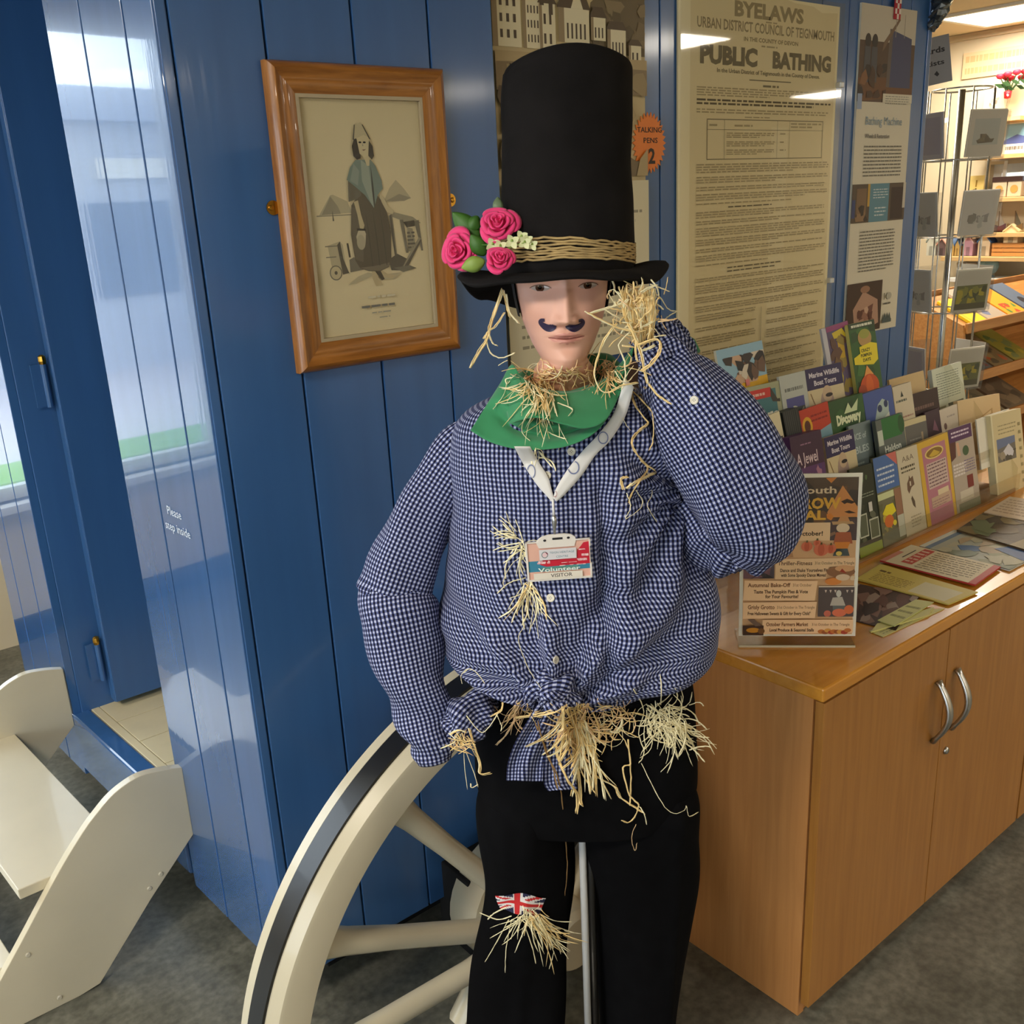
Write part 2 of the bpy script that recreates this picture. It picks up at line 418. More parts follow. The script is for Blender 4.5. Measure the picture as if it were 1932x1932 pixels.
# ------------------------------------------------------------------ the bathing hut
CX, CY, KX = 0.622, 1.572, -0.062          # near corner; the end face runs back along (KX, 1)
def ex(Y, d=0.0): return CX+KX*(Y-CY)+d
HZ0, HZ1 = 0.105, 2.40
hut = thing('bathing_hut', 'bright blue boarded bathing hut with open doorway and framed print on its side', 'hut', (CX, CY, HZ0))
def side_plank(x0, x1, nm='plank'):
    g = 0.0022
    return MB().box(x0+g, x1-g, CY, CY+0.022, HZ0, HZ1).build(nm, BLUE, hut, bevel=0.0016)
xs = [CX+0.001, 0.644, 0.800, 0.965, 1.124, 1.273]
side_plank(xs[0], xs[1], 'corner_board')
for a, b in zip(xs[1:-1], xs[2:]): side_plank(a, b)
box('side_backing', CX+0.03, 1.268, CY+0.014, CY+0.03, HZ0+0.01, HZ1-0.01, GROOVE, hut)
def end_plank(y0, y1, nm='plank'):
    g = 0.0025; t = 0.022
    b = [(ex(y0+g), y0+g, HZ0), (ex(y0+g, t), y0+g, HZ0), (ex(y1-g, t), y1-g, HZ0), (ex(y1-g), y1-g, HZ0)]
    return MB().hexa(b, [(x, y, HZ1) for x, y, z in b]).build(nm, BLUE_END, hut, bevel=0.0016)
for a, b in ((CY, 1.680), (1.680, 1.849), (1.849, 2.012)): end_plank(a, b)
YJ = 2.70
for a, b in ((YJ, 2.828), (2.828, 3.004), (3.004, 3.125)): end_plank(a, b)
def end_block(nm, y0, y1, d0, d1, z0, z1, mat, bev=0.0):
    b = [(ex(y0, d0), y0, z0), (ex(y0, d1), y0, z0), (ex(y1, d1), y1, z0), (ex(y1, d0), y1, z0)]
    return MB().hexa(b, [(x, y, z1) for x, y, z in b]).build(nm, mat, hut, bevel=bev)
end_block('end_backing', CY+0.03, 2.008, 0.012, 0.03, HZ0+0.01, HZ1-0.01, GROOVE)
end_block('end_backing', YJ+0.004, 3.12, 0.012, 0.03, HZ0+0.01, HZ1-0.01, GROOVE)
end_block('door_jamb', 1.985, 2.012, 0.022, 0.085, HZ0, HZ1, BLUE, 0.002)
end_block('door_jamb', YJ, YJ+0.03, 0.022, 0.118, HZ0, HZ1, BLUE, 0.002)
end_block('door_head', 2.012, YJ, 0.0, 0.085, 2.22, HZ1, BLUE, 0.002)
end_block('sill_beam', 2.02, YJ+0.03, -0.004, 0.046, 0.13, 0.297, BLUE_END, 0.006)
FB = 0.297
end_block('floor_nosing', 2.012, YJ, 0.047, 0.068, 0.262, FB, CREAMF, 0.001)
for a, b in ((2.012, 2.115), (2.118, 2.262), (2.265, 2.42), (2.423, 2.57), (2.573, YJ)):
    end_block('floor_board', a, b, 0.070, 0.60, 0.262, FB, CREAMF, 0.001)
box('back_wall', 1.235, 1.26, CY+0.03, 3.1, HZ0, HZ1, BLUE, hut)
end_block('far_side', 3.10, 3.125, 0.03, 0.66, HZ0, HZ1, BLUE)
box('roof_boards', 0.54, 1.27, CY, 3.12, HZ1, HZ1+0.02, BLUE, hut)
# the open door leaf, folded back against the inside along the hut
door = MB().box(0.655, 1.20, 2.655, 2.690, 0.315, 2.20).build('door', BLUE, hut, bevel=0.002)
for a, b in ((0.657, 0.795), (0.799, 0.945), (0.949, 1.198)):
    MB().box(a, b, 2.648, 2.655, 0.317, 2.198).build('door_board', BLUE, door, bevel=0.0015, local=False)
for z in (0.385, 1.165):
    hg = MB().tube([(0.640, 2.672, z), (0.640, 2.672, z+0.11)], 0.0075, 10).box(0.612, 0.640, 2.684, 2.690, z, z+0.11).build('hinge', BLUE, door)
    MB().tube([(0.640, 2.672, z+0.11), (0.640, 2.672, z+0.118), (0.640, 2.672, z+0.130), (0.640, 2.672, z+0.134)], [0.0078, 0.0095, 0.009, 0.004], 10).build('hinge_pin', BRASS, door)
# dark chassis under the hut
box('chassis_beam', 1.005, 1.24, CY-0.10, CY+0.02, 0.0, 0.20, BLACK, hut, bevel=0.003)
box('chassis_rail', 0.75, 1.24, CY+0.10, CY+0.16, 0.0, 0.105, BLACK, hut)
box('chassis_rail', 0.70, 1.24, 2.6, 2.66, 0.0, 0.105, BLACK, hut)
# painted words on the end boards
pr = Print(0.16, 0.07)
pr.text('Please', 0.13, 0.56, 0.36, (205, 222, 240), bold=0.0); pr.text('step inside', 0.02, 0.10, 0.36, (205, 222, 240))
m4 = frame_mat((ex(1.838)-0.0008, 1.838, 1.028), (-KX, -1, 0), (0, 0, 1))
o = pr.build(hut, lambda a, b, d: tuple(m4 @ Vector((a, -d, b))-wloc(hut)), name='painted_words')
o['label'] = 'faint white hand-painted words Please step inside'

# ------------------------------------------------------------------ steps
st = thing('steps', 'cream painted wooden steps with curved side boards at the hut doorway', 'steps', (0.4, 2.3, 0.0))
prof = [(0.598, 0.441), (0.560, 0.452), (0.509, 0.460), (0.470, 0.452), (0.436, 0.436), (0.405, 0.412), (0.378, 0.388), (0.333, 0.340), (0.285, 0.282), (0.225, 0.205), (0.165, 0.130), (0.100, 0.050), (0.060, 0.002), (0.300, 0.0), (0.345, 0.006), (0.483, 0.155), (0.598, 0.267)]
_P = np.array(prof[:13]); _n = 48
def _cr(t):
    i = min(int(t), len(_P)-2); f = t-i; p0, p1, p2, p3 = _P[max(i-1, 0)], _P[i], _P[i+1], _P[min(i+2, len(_P)-1)]
    return 0.5*((2*p1)+(-p0+p2)*f+(2*p0-5*p1+4*p2-p3)*f*f+(-p0+3*p1-3*p2+p3)*f**3)
prof = [tuple(_cr(12*k/(_n-1))) for k in range(_n)]+prof[13:]
def stringer(y0, y1, dx):
    return MB().prism(prof, lambda a, b, d_: (a+dx, d_, b), y0, y1).build('side_board', CREAM, st, bevel=0.0015)
s1 = stringer(1.968, 1.990, 0.0)
s2 = stringer(2.70, 2.722, -0.050)
def tread(x0, x1, z, name='tread'):
    b = [(x0, 1.990, z-0.024), (x1, 1.990, z-0.024), (x1-0.05, 2.70, z-0.024), (x0-0.05, 2.70, z-0.024)]
    return MB().hexa(b, [(x, y, z) for x, y, _ in b]).build(name, CREAM, st, bevel=0.002)
tread(0.235, 0.448, 0.30); tread(0.02, 0.20, 0.14)
for (x, z) in ((0.483, 0.182), (0.223, 0.158), (0.512, 0.205), (0.262, 0.022)):
    MB().lathe([(0.0, -0.0025), (0.004, -0.0025), (0.0055, -0.0008), (0.0055, 0.001)], (x, 1.968, z), 12, axis='y').build('screw_head', M('painted_screw', (196, 188, 168), 0.4), s1)

# ------------------------------------------------------------------ the cart wheel, its lower part cut off at the floor
WX, WZ, WR = 1.13, 0.075, 0.695
wh = thing('cart_wheel', 'large cream spoked cart wheel with black tyre, cut off at the floor', 'wheel', (WX, 1.36, 0.0))
a0 = math.radians(-6.4); a1 = math.radians(186.4)
def lathe_part(nm, prof_, mat, auto=35):
    n = 96; R = []
    for j in range(n+1):
        a = a0+(a1-a0)*j/n
        R.append([(WX+r_*math.cos(a), y_, max(0.0005, WZ+r_*math.sin(a))) for r_, y_ in prof_])
    return MB().rings(R).build(nm, mat, wh, auto=auto)
lathe_part('rim', [(0.612, 1.315), (0.672, 1.310), (0.679, 1.312), (0.693, 1.331), (0.693, 1.404), (0.625, 1.404), (0.612, 1.395)], CREAM)
lathe_part('tyre', [(0.690, 1.334), (0.6985, 1.334), (0.6985, 1.381), (0.690, 1.381)], BLACKG)
lathe_part('rim_edge', [(0.690, 1.3835), (0.697, 1.3835), (0.697, 1.406), (0.690, 1.406)], CREAM)
MB().lathe([(0.0, 1.255), (0.06, 1.255), (0.072, 1.27), (0.075, 1.33), (0.105, 1.335), (0.105, 1.40), (0.09, 1.41), (0.145, 1.43), (0.15, 1.45), (0.15, 1.515), (0.06, 1.52), (0.06, 1.53)], (WX, 0, 0.106), 32, axis='y').build('hub', CREAM, wh, auto=35)
box('axle', WX-0.02, WX+0.02, 1.48, CY+0.01, 0.085, 0.125, BLACK, wh)
def spoke(ang):
    c, s_ = math.cos(ang), math.sin(ang); R = []
    L = [(0.07, 0.030, 0.030), (0.13, 0.030, 0.028), (0.22, 0.022, 0.022), (0.42, 0.021, 0.021), (0.54, 0.024, 0.022), (0.625, 0.033, 0.026)]
    for r_, hw, hd in L:
        z = WZ+0.012+r_*s_
        q = []
        for (a, b) in ((-1, -0.35), (-0.45, -1), (0.45, -1), (1, -0.35), (1, 0.5), (0.5, 1), (-0.5, 1), (-1, 0.5)):
            q.append((WX+r_*c-s_*a*hw, 1.358+b*hd, z+c*a*hw))
        R.append(q)
    R2 = []
    for i, q in enumerate(R):     # stop at the floor
        if min(p[2] for p in q) > 0.001: R2.append(q); continue
        if i and R2:
            p = R[i-1]; out = []
            for u, v in zip(p, q):
                t = 1.0 if v[2] >= u[2]-1e-6 else min(1.0, max(0.0, (u[2]-0.001)/(u[2]-v[2])))
                out.append(tuple(u[k]+(v[k]-u[k])*t for k in range(3)))
            R2.append(out)
        break
    return MB().rings(R2).build('spoke', CREAM, wh, auto=50)
for px_, py_ in ((760, 1532), (630, 1778), (745, 1915)):
    p = onY(px_, py_, 1.358); spoke(math.atan2(p[2]-WZ-0.012, p[0]-WX))
for dg in (105, 75, 46, 17): spoke(math.radians(dg))
R = []
for x, z, hw in ((1.02, 0.150, 0.026), (0.975, 0.100, 0.022), (0.93, 0.052, 0.022), (0.884, 0.001, 0.027)):
    R.append([(x+0.72*a*hw, 1.358+b*0.024, max(0.0008, z-0.69*a*hw) if z > 0.01 else 0.0008) for a, b in ((-1, -0.35), (-0.45, -1), (0.45, -1), (1, -0.35), (1, 0.5), (0.5, 1), (-0.5, 1), (-1, 0.5))])
MB().rings(R).build('spoke', CREAM, wh, auto=50)

# ------------------------------------------------------------------ framed print on the hut side
PINE = wood('varnished_maple', (132, 80, 28), (178, 116, 50), 0.3, (12, 12, 1.2), 9, 0.3)
PINEH = wood('varnished_maple_cross', (132, 80, 28), (178, 116, 50), 0.3, (1.2, 12, 12), 9, 0.3)
fx0, fx1, fz0, fz1 = 0.787, 1.139, 1.337, 1.844
pf = thing('framed_print', 'wooden framed old print of a barefoot woman in a shawl on the blue side', 'picture', ((fx0+fx1)/2, CY, fz0))
fw_ = 0.050
def member(a, b, mat):      # a,b outer corners in order, inward to the left
    n = Vector((-(b[1]-a[1]), b[0]-a[0])).normalized()
    prof_ = [(0.0, 0.0), (0.0, 0.013), (0.004, 0.019), (0.012, 0.023), (0.019, 0.019), (0.024, 0.0165), (0.029, 0.018), (0.038, 0.0165), (0.046, 0.0135), (fw_, 0.012), (fw_, 0.0)]
    d_ = Vector((b[0]-a[0], b[1]-a[1])).normalized(); R = []
    for e, sgn in ((Vector(a), 1), (Vector(b), -1)):
        R.append([((e+n*t+d_*sgn*t).x, CY-0.001-h, (e+n*t+d_*sgn*t).y) for t, h in prof_])
    return MB().rings(R).build('frame_member', mat, pf, auto=50)
C4 = [(fx0, fz0), (fx1, fz0), (fx1, fz1), (fx0, fz1)]
for i in range(4): member(C4[i], C4[(i+1) % 4], PINEH if i % 2 == 0 else PINE)
ix0, ix1, iz0, iz1 = fx0+fw_, fx1-fw_, fz0+fw_*0.72, fz1-fw_*0.72
ix0, ix1, iz0, iz1 = fx0+fw_-0.001, fx1-fw_+0.001, fz0+fw_-0.001, fz1-fw_+0.001
SLIP = M('grey_slip', (176, 160, 130), 0.4)
for a, b, c, d_ in ((ix0, ix1, iz0, iz0+0.006), (ix0, ix1, iz1-0.006, iz1), (ix0, ix0+0.006, iz0+0.006, iz1-0.006), (ix1-0.006, ix1, iz0+0.006, iz1-0.006)):
    box('slip_moulding', a, b, CY-0.014, CY-0.004, c, d_, SLIP, pf)
pw, ph = ix1-ix0, iz1-iz0
pr = Print(pw, ph)
INK = (44, 42, 40); G1 = (74, 72, 68); G2 = (110, 108, 100); G3 = (150, 146, 130); G4 = (186, 178, 152); PAP = (228, 216, 184)
pr.rect(0.02, 0.015, 0.98, 0.985, (226, 214, 180))
pr.pg([(0.10, 0.525), (0.20, 0.605), (0.22, 0.607), (0.33, 0.578), (0.36, 0.53)], G4); pr.pg([(0.12, 0.527), (0.20, 0.60), (0.25, 0.56), (0.27, 0.528)], G3)
pr.rect(0.08, 0.520, 0.36, 0.525, G3); pr.pg([(0.20, 0.50), (0.205, 0.545), (0.212, 0.50)], G1)
pr.pg([(0.62, 0.565), (0.68, 0.625), (0.74, 0.66), (0.80, 0.625), (0.86, 0.58), (0.80, 0.572)], G4); pr.pg([(0.64, 0.572), (0.76, 0.60), (0.86, 0.582), (0.80, 0.570)], G3)
# cart and wheel at the left, fence and barrel at the right
pr.pg([(0.14, 0.40), (0.24, 0.415), (0.26, 0.40), (0.27, 0.30), (0.30, 0.275), (0.20, 0.28), (0.16, 0.30)], G4)
pr.pg([(0.215, 0.40), (0.24, 0.415), (0.255, 0.34), (0.29, 0.28), (0.24, 0.275)], G1); pr.rect(0.12, 0.395, 0.22, 0.399, G2); pr.rect(0.12, 0.35, 0.2, 0.354, G2); pr.pg([(0.29, 0.405), (0.30, 0.345), (0.315, 0.345), (0.305, 0.405)], INK)
pr.ell(0.185, 0.285, 0.05, 0.032, G2); pr.ell(0.185, 0.285, 0.042, 0.027, (200, 190, 158)); pr.ell(0.185, 0.285, 0.012, 0.008, G1)
pr.pg([(0.30, 0.335), (0.34, 0.345), (0.40, 0.31), (0.44, 0.29), (0.30, 0.282)], G2)
pr.pg([(0.66, 0.51), (0.69, 0.525), (0.86, 0.50), (0.93, 0.47), (0.80, 0.478)], G3)
pr.pg([(0.655, 0.51), (0.685, 0.515), (0.70, 0.335), (0.68, 0.335)], G2); pr.pg([(0.665, 0.51), (0.675, 0.515), (0.688, 0.335), (0.68, 0.335)], INK)
pr.pg([(0.745, 0.49), (0.775, 0.49), (0.80, 0.345), (0.78, 0.345)], G2); pr.pg([(0.87, 0.48), (0.91, 0.485), (0.93, 0.35), (0.915, 0.35)], G2)
pr.pg([(0.775, 0.48), (0.87, 0.485), (0.875, 0.46), (0.80, 0.455)], INK); pr.pg([(0.805, 0.455), (0.85, 0.45), (0.87, 0.36), (0.80, 0.35)], G3); pr.lines(0.80, 0.865, 0.44, 0.36, 5, G1, 0.5)
pr.pg([(0.74, 0.29), (0.90, 0.41), (0.925, 0.40), (0.77, 0.272)], G3); pr.pg([(0.75, 0.285), (0.915, 0.402), (0.922, 0.395), (0.77, 0.272)], G1)
pr.pg([(0.62, 0.32), (0.70, 0.345), (0.78, 0.32), (0.72, 0.27), (0.64, 0.275)], G1); pr.pg([(0.66, 0.285), (0.80, 0.29), (0.86, 0.275), (0.74, 0.262)], G2)
pr.pg([(0.36, 0.262), (0.44, 0.275), (0.52, 0.265), (0.34, 0.235), (0.27, 0.228)], G4); pr.pg([(0.55, 0.26), (0.72, 0.262), (0.66, 0.235), (0.55, 0.24)], G4)
# the woman
pr.pg([(0.47, 0.285), (0.51, 0.285), (0.525, 0.25), (0.555, 0.215), (0.50, 0.212), (0.475, 0.245)], (196, 182, 148)); pr.pg([(0.51, 0.29), (0.545, 0.285), (0.60, 0.262), (0.68, 0.25), (0.64, 0.238), (0.55, 0.25)], (196, 182, 148))
pr.pg([(0.49, 0.285), (0.54, 0.285), (0.575, 0.24), (0.55, 0.235)], INK)
pr.pg([(0.355, 0.56), (0.33, 0.44), (0.345, 0.33), (0.38, 0.295), (0.45, 0.280), (0.54, 0.275), (0.62, 0.29), (0.645, 0.32), (0.66, 0.44), (0.635, 0.55), (0.57, 0.60), (0.44, 0.62)], (72, 68, 62))
pr.pg([(0.36, 0.55), (0.335, 0.44), (0.35, 0.335), (0.41, 0.32), (0.43, 0.42), (0.42, 0.55)], (92, 88, 80)); pr.pg([(0.38, 0.298), (0.45, 0.283), (0.54, 0.278), (0.62, 0.293), (0.63, 0.31), (0.5, 0.30)], (112, 106, 94))
for q in (0.46, 0.52, 0.58): pr.pg([(q, 0.56), (q+0.01, 0.42), (q+0.02, 0.30), (q+0.028, 0.30), (q+0.02, 0.44)], (54, 51, 48))
pr.pg([(0.39, 0.70), (0.345, 0.665), (0.34, 0.62), (0.335, 0.575), (0.40, 0.585), (0.44, 0.60), (0.44, 0.68)], (92, 92, 86))
pr.pg([(0.375, 0.575), (0.41, 0.58), (0.425, 0.52), (0.445, 0.475), (0.43, 0.455), (0.405, 0.465), (0.395, 0.52)], (196, 184, 150))
pr.pg([(0.585, 0.61), (0.625, 0.585), (0.66, 0.545), (0.70, 0.53), (0.685, 0.515), (0.64, 0.525), (0.60, 0.57)], (196, 184, 150))
pr.pg([(0.395, 0.46), (0.44, 0.455), (0.45, 0.44), (0.44, 0.40), (0.42, 0.38), (0.395, 0.38), (0.375, 0.40), (0.37, 0.43)], G4); pr.ell(0.405, 0.405, 0.035, 0.032, (170, 162, 138)); pr.pg([(0.38, 0.465), (0.45, 0.46), (0.452, 0.452), (0.38, 0.455)], INK)
pr.pg([(0.42, 0.745), (0.37, 0.715), (0.335, 0.665), (0.40, 0.635), (0.47, 0.60), (0.535, 0.545), (0.575, 0.60), (0.62, 0.625), (0.615, 0.66), (0.575, 0.72), (0.54, 0.745)], (116, 134, 128))
pr.pg([(0.46, 0.745), (0.455, 0.66), (0.51, 0.57), (0.535, 0.545), (0.53, 0.62), (0.52, 0.72)], (148, 160, 148)); pr.pg([(0.535, 0.73), (0.545, 0.64), (0.545, 0.56), (0.535, 0.545), (0.53, 0.62)], (58, 64, 62)); pr.pg([(0.40, 0.73), (0.36, 0.66), (0.42, 0.64), (0.44, 0.70)], (136, 150, 142))
pr.pg([(0.455, 0.77), (0.485, 0.76), (0.505, 0.72), (0.525, 0.72), (0.535, 0.76), (0.51, 0.785)], (200, 188, 152))
pr.pg([(0.425, 0.835), (0.40, 0.80), (0.405, 0.76), (0.43, 0.745), (0.46, 0.75), (0.47, 0.82)], (58, 56, 54)); pr.pg([(0.53, 0.83), (0.565, 0.80), (0.57, 0.76), (0.55, 0.745), (0.525, 0.76)], (66, 64, 60))
pr.pg([(0.44, 0.835), (0.455, 0.77), (0.49, 0.752), (0.525, 0.765), (0.54, 0.83), (0.49, 0.85)], (204, 192, 156))
pr.pg([(0.41, 0.825), (0.43, 0.885), (0.48, 0.895), (0.50, 0.885), (0.55, 0.83), (0.50, 0.845)], (188, 178, 146)); pr.pg([(0.41, 0.825), (0.43, 0.885), (0.437, 0.885), (0.42, 0.825)], G1); pr.pg([(0.49, 0.887), (0.50, 0.885), (0.555, 0.825), (0.54, 0.83)], G1)
for q in (0.465, 0.50): pr.ell(q, 0.815, 0.012, 0.004, INK)
pr.pg([(0.475, 0.785), (0.51, 0.788), (0.49, 0.781)], (120, 90, 80)); pr.pg([(0.485, 0.815), (0.48, 0.80), (0.49, 0.80)], G3)
pr.lines(0.42, 0.66, 0.185, 0.155, 1, (198, 188, 158), 0.3); pr.lines(0.36, 0.68, 0.136, 0.118, 1, G2, 0.55); pr.lines(0.44, 0.62, 0.106, 0.092, 1, G3, 0.4); pr.lines(0.50, 0.60, 0.082, 0.07, 1, G3, 0.4)
sh = sheet('print_sheet', pr, 0.003, P(PAP), Matrix.Translation((ix0-(fx0+fx1)/2, -0.006, iz0-fz0)), parent=pf)
MB().box(ix0+0.001, ix1-0.001, CY-0.0098, CY-0.0088, iz0+0.001, iz1-0.001).build('glass', clear('picture_glass', (0.97, 0.96, 0.93), 0.08), pf)
for x, sx in ((fx0, -1), (fx1, 1)):
    z = 1.617
    pl = MB().prism([(0.012*math.cos(t*math.pi/8), 0.012*math.sin(t*math.pi/8)) for t in range(16)], lambda a, b, d_: (x+sx*0.008+a, d_, z+b), CY-0.003, CY-0.0005).build('mirror_plate', BRASS, pf)
    MB().lathe([(0.0, -0.005), (0.004, -0.004), (0.005, -0.002)], (x+sx*0.012, CY-0.001, z), 12, axis='y').build('plate_screw', BRASS, pl)
# ------------------------------------------------------------------ blue partition wall with posters
PY = 1.62; PXR = 2.943
pw_ = MB().box(1.276, PXR-0.003, PY+0.016, PY+0.12, 0.0, 2.42).build('wall_middle', GROOVE)
struct(pw_)
xs = [1.276, 1.45, 1.62, 1.790, 1.945, 2.10, 2.255, 2.41, 2.535, 2.69, 2.845, PXR]
for a, b in zip(xs[:-1], xs[1:]):
    MB().box(a+0.002, b-0.002, PY, PY+0.02, 0.0, 2.42).build('plank', BLUE, pw_, bevel=0.0016)
MB().box(PXR-0.002, PXR+0.018, PY-0.004, PY+0.125, 0.0, 2.42).build('end_board', BLUE, pw_, bevel=0.002)
def wall_m(x, z, y): return Matrix.Translation((x, y, z))
CAP = 0.70
# -- sepia town photograph panel
pr = Print(0.43, 0.80); px0, pz0 = 1.304, 1.26
PW = (214, 204, 172)
pr.rect(0, 0.478, 1, 1, (196, 176, 132))
pr.rect(0, 0.80, 1, 1, (206, 186, 140))
# trees, terrace and villas
pr.pg([(0.60, 0.86), (0.62, 0.92), (0.66, 0.935), (0.70, 0.93), (0.76, 0.95), (0.82, 0.94), (0.88, 0.955), (0.95, 0.96), (1.0, 0.97), (1.0, 0.80), (0.60, 0.80)], (112, 96, 68))
pr.blotch(0.62, 0.82, 1.0, 0.93, [(126, 108, 78), (100, 86, 60), (138, 120, 88)], 26, 0.05)
def villa(x0, x1, z0, z1, cols, wn_, rows, roof=0.03, shade=True):
    pr.pg([(x0, z0), (x1, z0), (x1, z1), (x0, z1)], cols[0])
    if shade: pr.pg([(x0, z0), (x0+(x1-x0)*0.18, z0), (x0+(x1-x0)*0.18, z1), (x0, z1)], cols[1])
    pr.pg([(x0-0.01, z1), (x1+0.01, z1), (x1-0.02, z1+roof), (x0+0.02, z1+roof)], (92, 76, 56))
    for i in range(wn_):
        for j in range(rows):
            a = x0+(x1-x0)*(0.26+0.70*i/max(wn_, 1)); c = z0+(z1-z0)*(0.12+0.86*j/rows); e = (x1-x0)*0.28/wn_
            pr.pg([(a, c), (a+e, c), (a+e, c+(z1-z0)*0.45/rows), (a, c+(z1-z0)*0.45/rows)], (84, 70, 54))
TC = [(226, 214, 178), (150, 130, 98)]
villa(0.0, 0.17, 0.80, 0.965, TC, 3, 4, 0.03); villa(0.18, 0.29, 0.80, 0.915, TC, 4, 3, 0.02); villa(0.28, 0.38, 0.80, 0.905, TC, 2, 2, 0.025)
pr.rect(0.285, 0.90, 0.31, 0.99, (84, 70, 52)); pr.rect(0.34, 0.88, 0.365, 1.0, (88, 74, 56))
villa(0.40, 0.60, 0.82, 0.90, TC, 5, 1, 0.03); pr.pg([(0.48, 0.90), (0.52, 0.95), (0.56, 0.90)], TC[0]); villa(0.61, 0.71, 0.83, 0.885, TC, 3, 1, 0.025); villa(0.72, 0.85, 0.79, 0.86, TC, 4, 1, 0.02); villa(0.87, 0.96, 0.785, 0.825, TC, 2, 1, 0.015)
pr.rect(0, 0.765, 1, 0.79, (180, 158, 116)); pr.pg([(0, 0.70), (0, 0.765), (0.3, 0.77), (1, 0.765), (1, 0.70)], (140, 120, 88))
pr.blotch(0, 0.49, 1, 0.76, [(156, 136, 98), (120, 102, 74), (176, 154, 112), (98, 82, 60)], 46, 0.09)
for q in range(14):
    a = 0.02+0.07*pr.rnd.random()*2; c = 0.56+0.16*pr.rnd.random(); pr.pg([(a, c), (a+0.025, c), (a+0.02, c+0.05), (a+0.008, c+0.055)], (50, 42, 34))
pr.rect(0, 0, 1, 0.478, PW); pr.lines(0.72, 0.95, 0.41, 0.36, 2, (150, 142, 120), 0.3); pr.lines(0.08, 0.9, 0.30, 0.05, 9, (150, 142, 120), 0.3)
sheet('town_photo_panel', pr, 0.006, P(PW), wall_m(px0, pz0, PY-0.006), 'tall panel with sepia photo of seaside town houses, behind the hat', 'display panel')
MB().box(1.30, 1.735, PY-0.012, PY, 1.02, 1.235).build('dark_plaque', M('dark_brown_board', (70, 44, 30), 0.5), bevel=0.002)
tag(bpy.data.objects['dark_plaque'], 'dark brown board below the town photo, behind the shoulder', 'board')
# -- orange starburst
sb = MB(); n = 30; cxs, czs = 1.7445, 1.722
pts = []
for i in range(2*n):
    rr = 0.0655 if i % 2 == 0 else 0.054; t = math.pi*i/n; pts.append((cxs+0.84*rr*math.cos(t), czs+rr*math.sin(t)))
# front face goes through the centre so that the star triangulates cleanly
v = [(cxs, PY-0.0095, czs)]+[(a, PY-0.0095, b) for a, b in pts]+[(a, PY-0.0075, b) for a, b in pts]; k = 2*n
f = [(0, 1+i, 1+(i+1) % k) for i in range(k)]+[(1+i, 1+k+i, 1+k+(i+1) % k, 1+(i+1) % k) for i in range(k)]
stk = sb.add(v, f).build('starburst_sticker', P((232, 128, 48)), None)
tag(stk, 'orange starburst sticker reading Talking Pens 2 beside the hat', 'sticker')
pr = Print(0.14, 0.14); DK = (52, 38, 24)
pr.text('TALKING', 0.50, 0.66, 0.13/CAP*0.62, DK, 'c', 0.01, width=0.58); pr.text('PENS', 0.52, 0.50, 0.13/CAP*0.62, DK, 'c', 0.01, width=0.34); pr.text('2', 0.55, 0.19, 0.30/CAP*0.75, DK, 'c', 0.03)
pr.build(stk, lambda a, b, d_: (cxs-0.07+a, PY-0.0096-d_, czs-0.07+b))
# -- the byelaws poster
pr = Print(0.635, 1.056); bx0, bz0 = 1.844, 1.0
fx = lambda X: (X-bx0)/pr.w
fz = lambda z: (z-bz0)/pr.h
OLD = (228, 214, 174); INKP = (116, 106, 82); INKL = (168, 154, 120)
pr.rect(0, 0, 1, 1, (240, 230, 196))
pr.pg([(fx(1.886), 0.0), (fx(2.466), 0.0), (fx(2.470), fz(2.040)), (fx(2.40), fz(2.036)), (fx(2.36), fz(2.048)), (fx(2.28), fz(2.050)), (fx(2.24), fz(2.056)), (fx(1.886), fz(2.052))], OLD)
pr.rect(fx(2.20), fz(1.0), fx(2.27), fz(1.76), (232, 220, 184))
def headline(t, xa, xb, zb, zt, col, bold=0.02, sl=0): pr.text(t, fx(xa), fz(zb), (zt-zb)/pr.h/CAP, col, 'l', bold, width=(xb-xa)/pr.w)
headline('BYELAWS', 2.042, 2.32, 2.006, 2.037, (156, 142, 110), 0.045)
pr.lines(fx(2.165), fx(2.225), fz(2.001), fz(1.996), 1, INKL, 0.6)
headline('URBAN DISTRICT COUNCIL OF TEIGNMOUTH', 1.908, 2.458, 1.973, 1.995, (150, 136, 106), 0.02)
headline('IN THE COUNTY OF DEVON', 2.08, 2.30, 1.953, 1.962, (130, 116, 84), 0.02)
pr.lines(fx(2.15), fx(2.22), fz(1.947), fz(1.941), 1, INKL, 0.6)
headline('PUBLIC', 1.919, 2.135, 1.899, 1.936, (112, 102, 78), 0.055); headline('BATHING', 2.195, 2.449, 1.899, 1.934, (112, 102, 78), 0.055)
headline('In the Urban District of Teignmouth in the County of Devon.', 1.981, 2.40, 1.880, 1.889, INKP, 0.02)
pr.rect(fx(2.105), fz(1.8655), fx(2.275), fz(1.868), INKP); pr.lines(fx(2.16), fx(2.225), fz(1.858), fz(1.850), 1, INKP, 0.6)
L = lambda za, zb, n_, c=INKL, xa=1.909, xb=2.458, th=0.5: pr.lines(fx(xa), fx(xb), fz(za), fz(zb), n_, c, th, 0.5)
L(1.848, 1.826, 4); L(1.822, 1.806, 2, (84, 74, 52), th=0.55); L(1.800, 1.788, 2); L(1.784, 1.779, 1, INKL, 2.09, 2.27)
for a, b, c, d_ in ((1.947, 1.949, 1.685, 1.776), (2.422, 2.424, 1.685, 1.776), (1.947, 2.424, 1.684, 1.686), (1.947, 2.424, 1.7745, 1.7765), (2.012, 2.013, 1.685, 1.776), (2.223, 2.224, 1.685, 1.776), (2.275, 2.276, 1.685, 1.776), (1.947, 2.424, 1.752, 1.753)):
    pr.rect(fx(a), fz(c), fx(b), fz(d_), INKP)
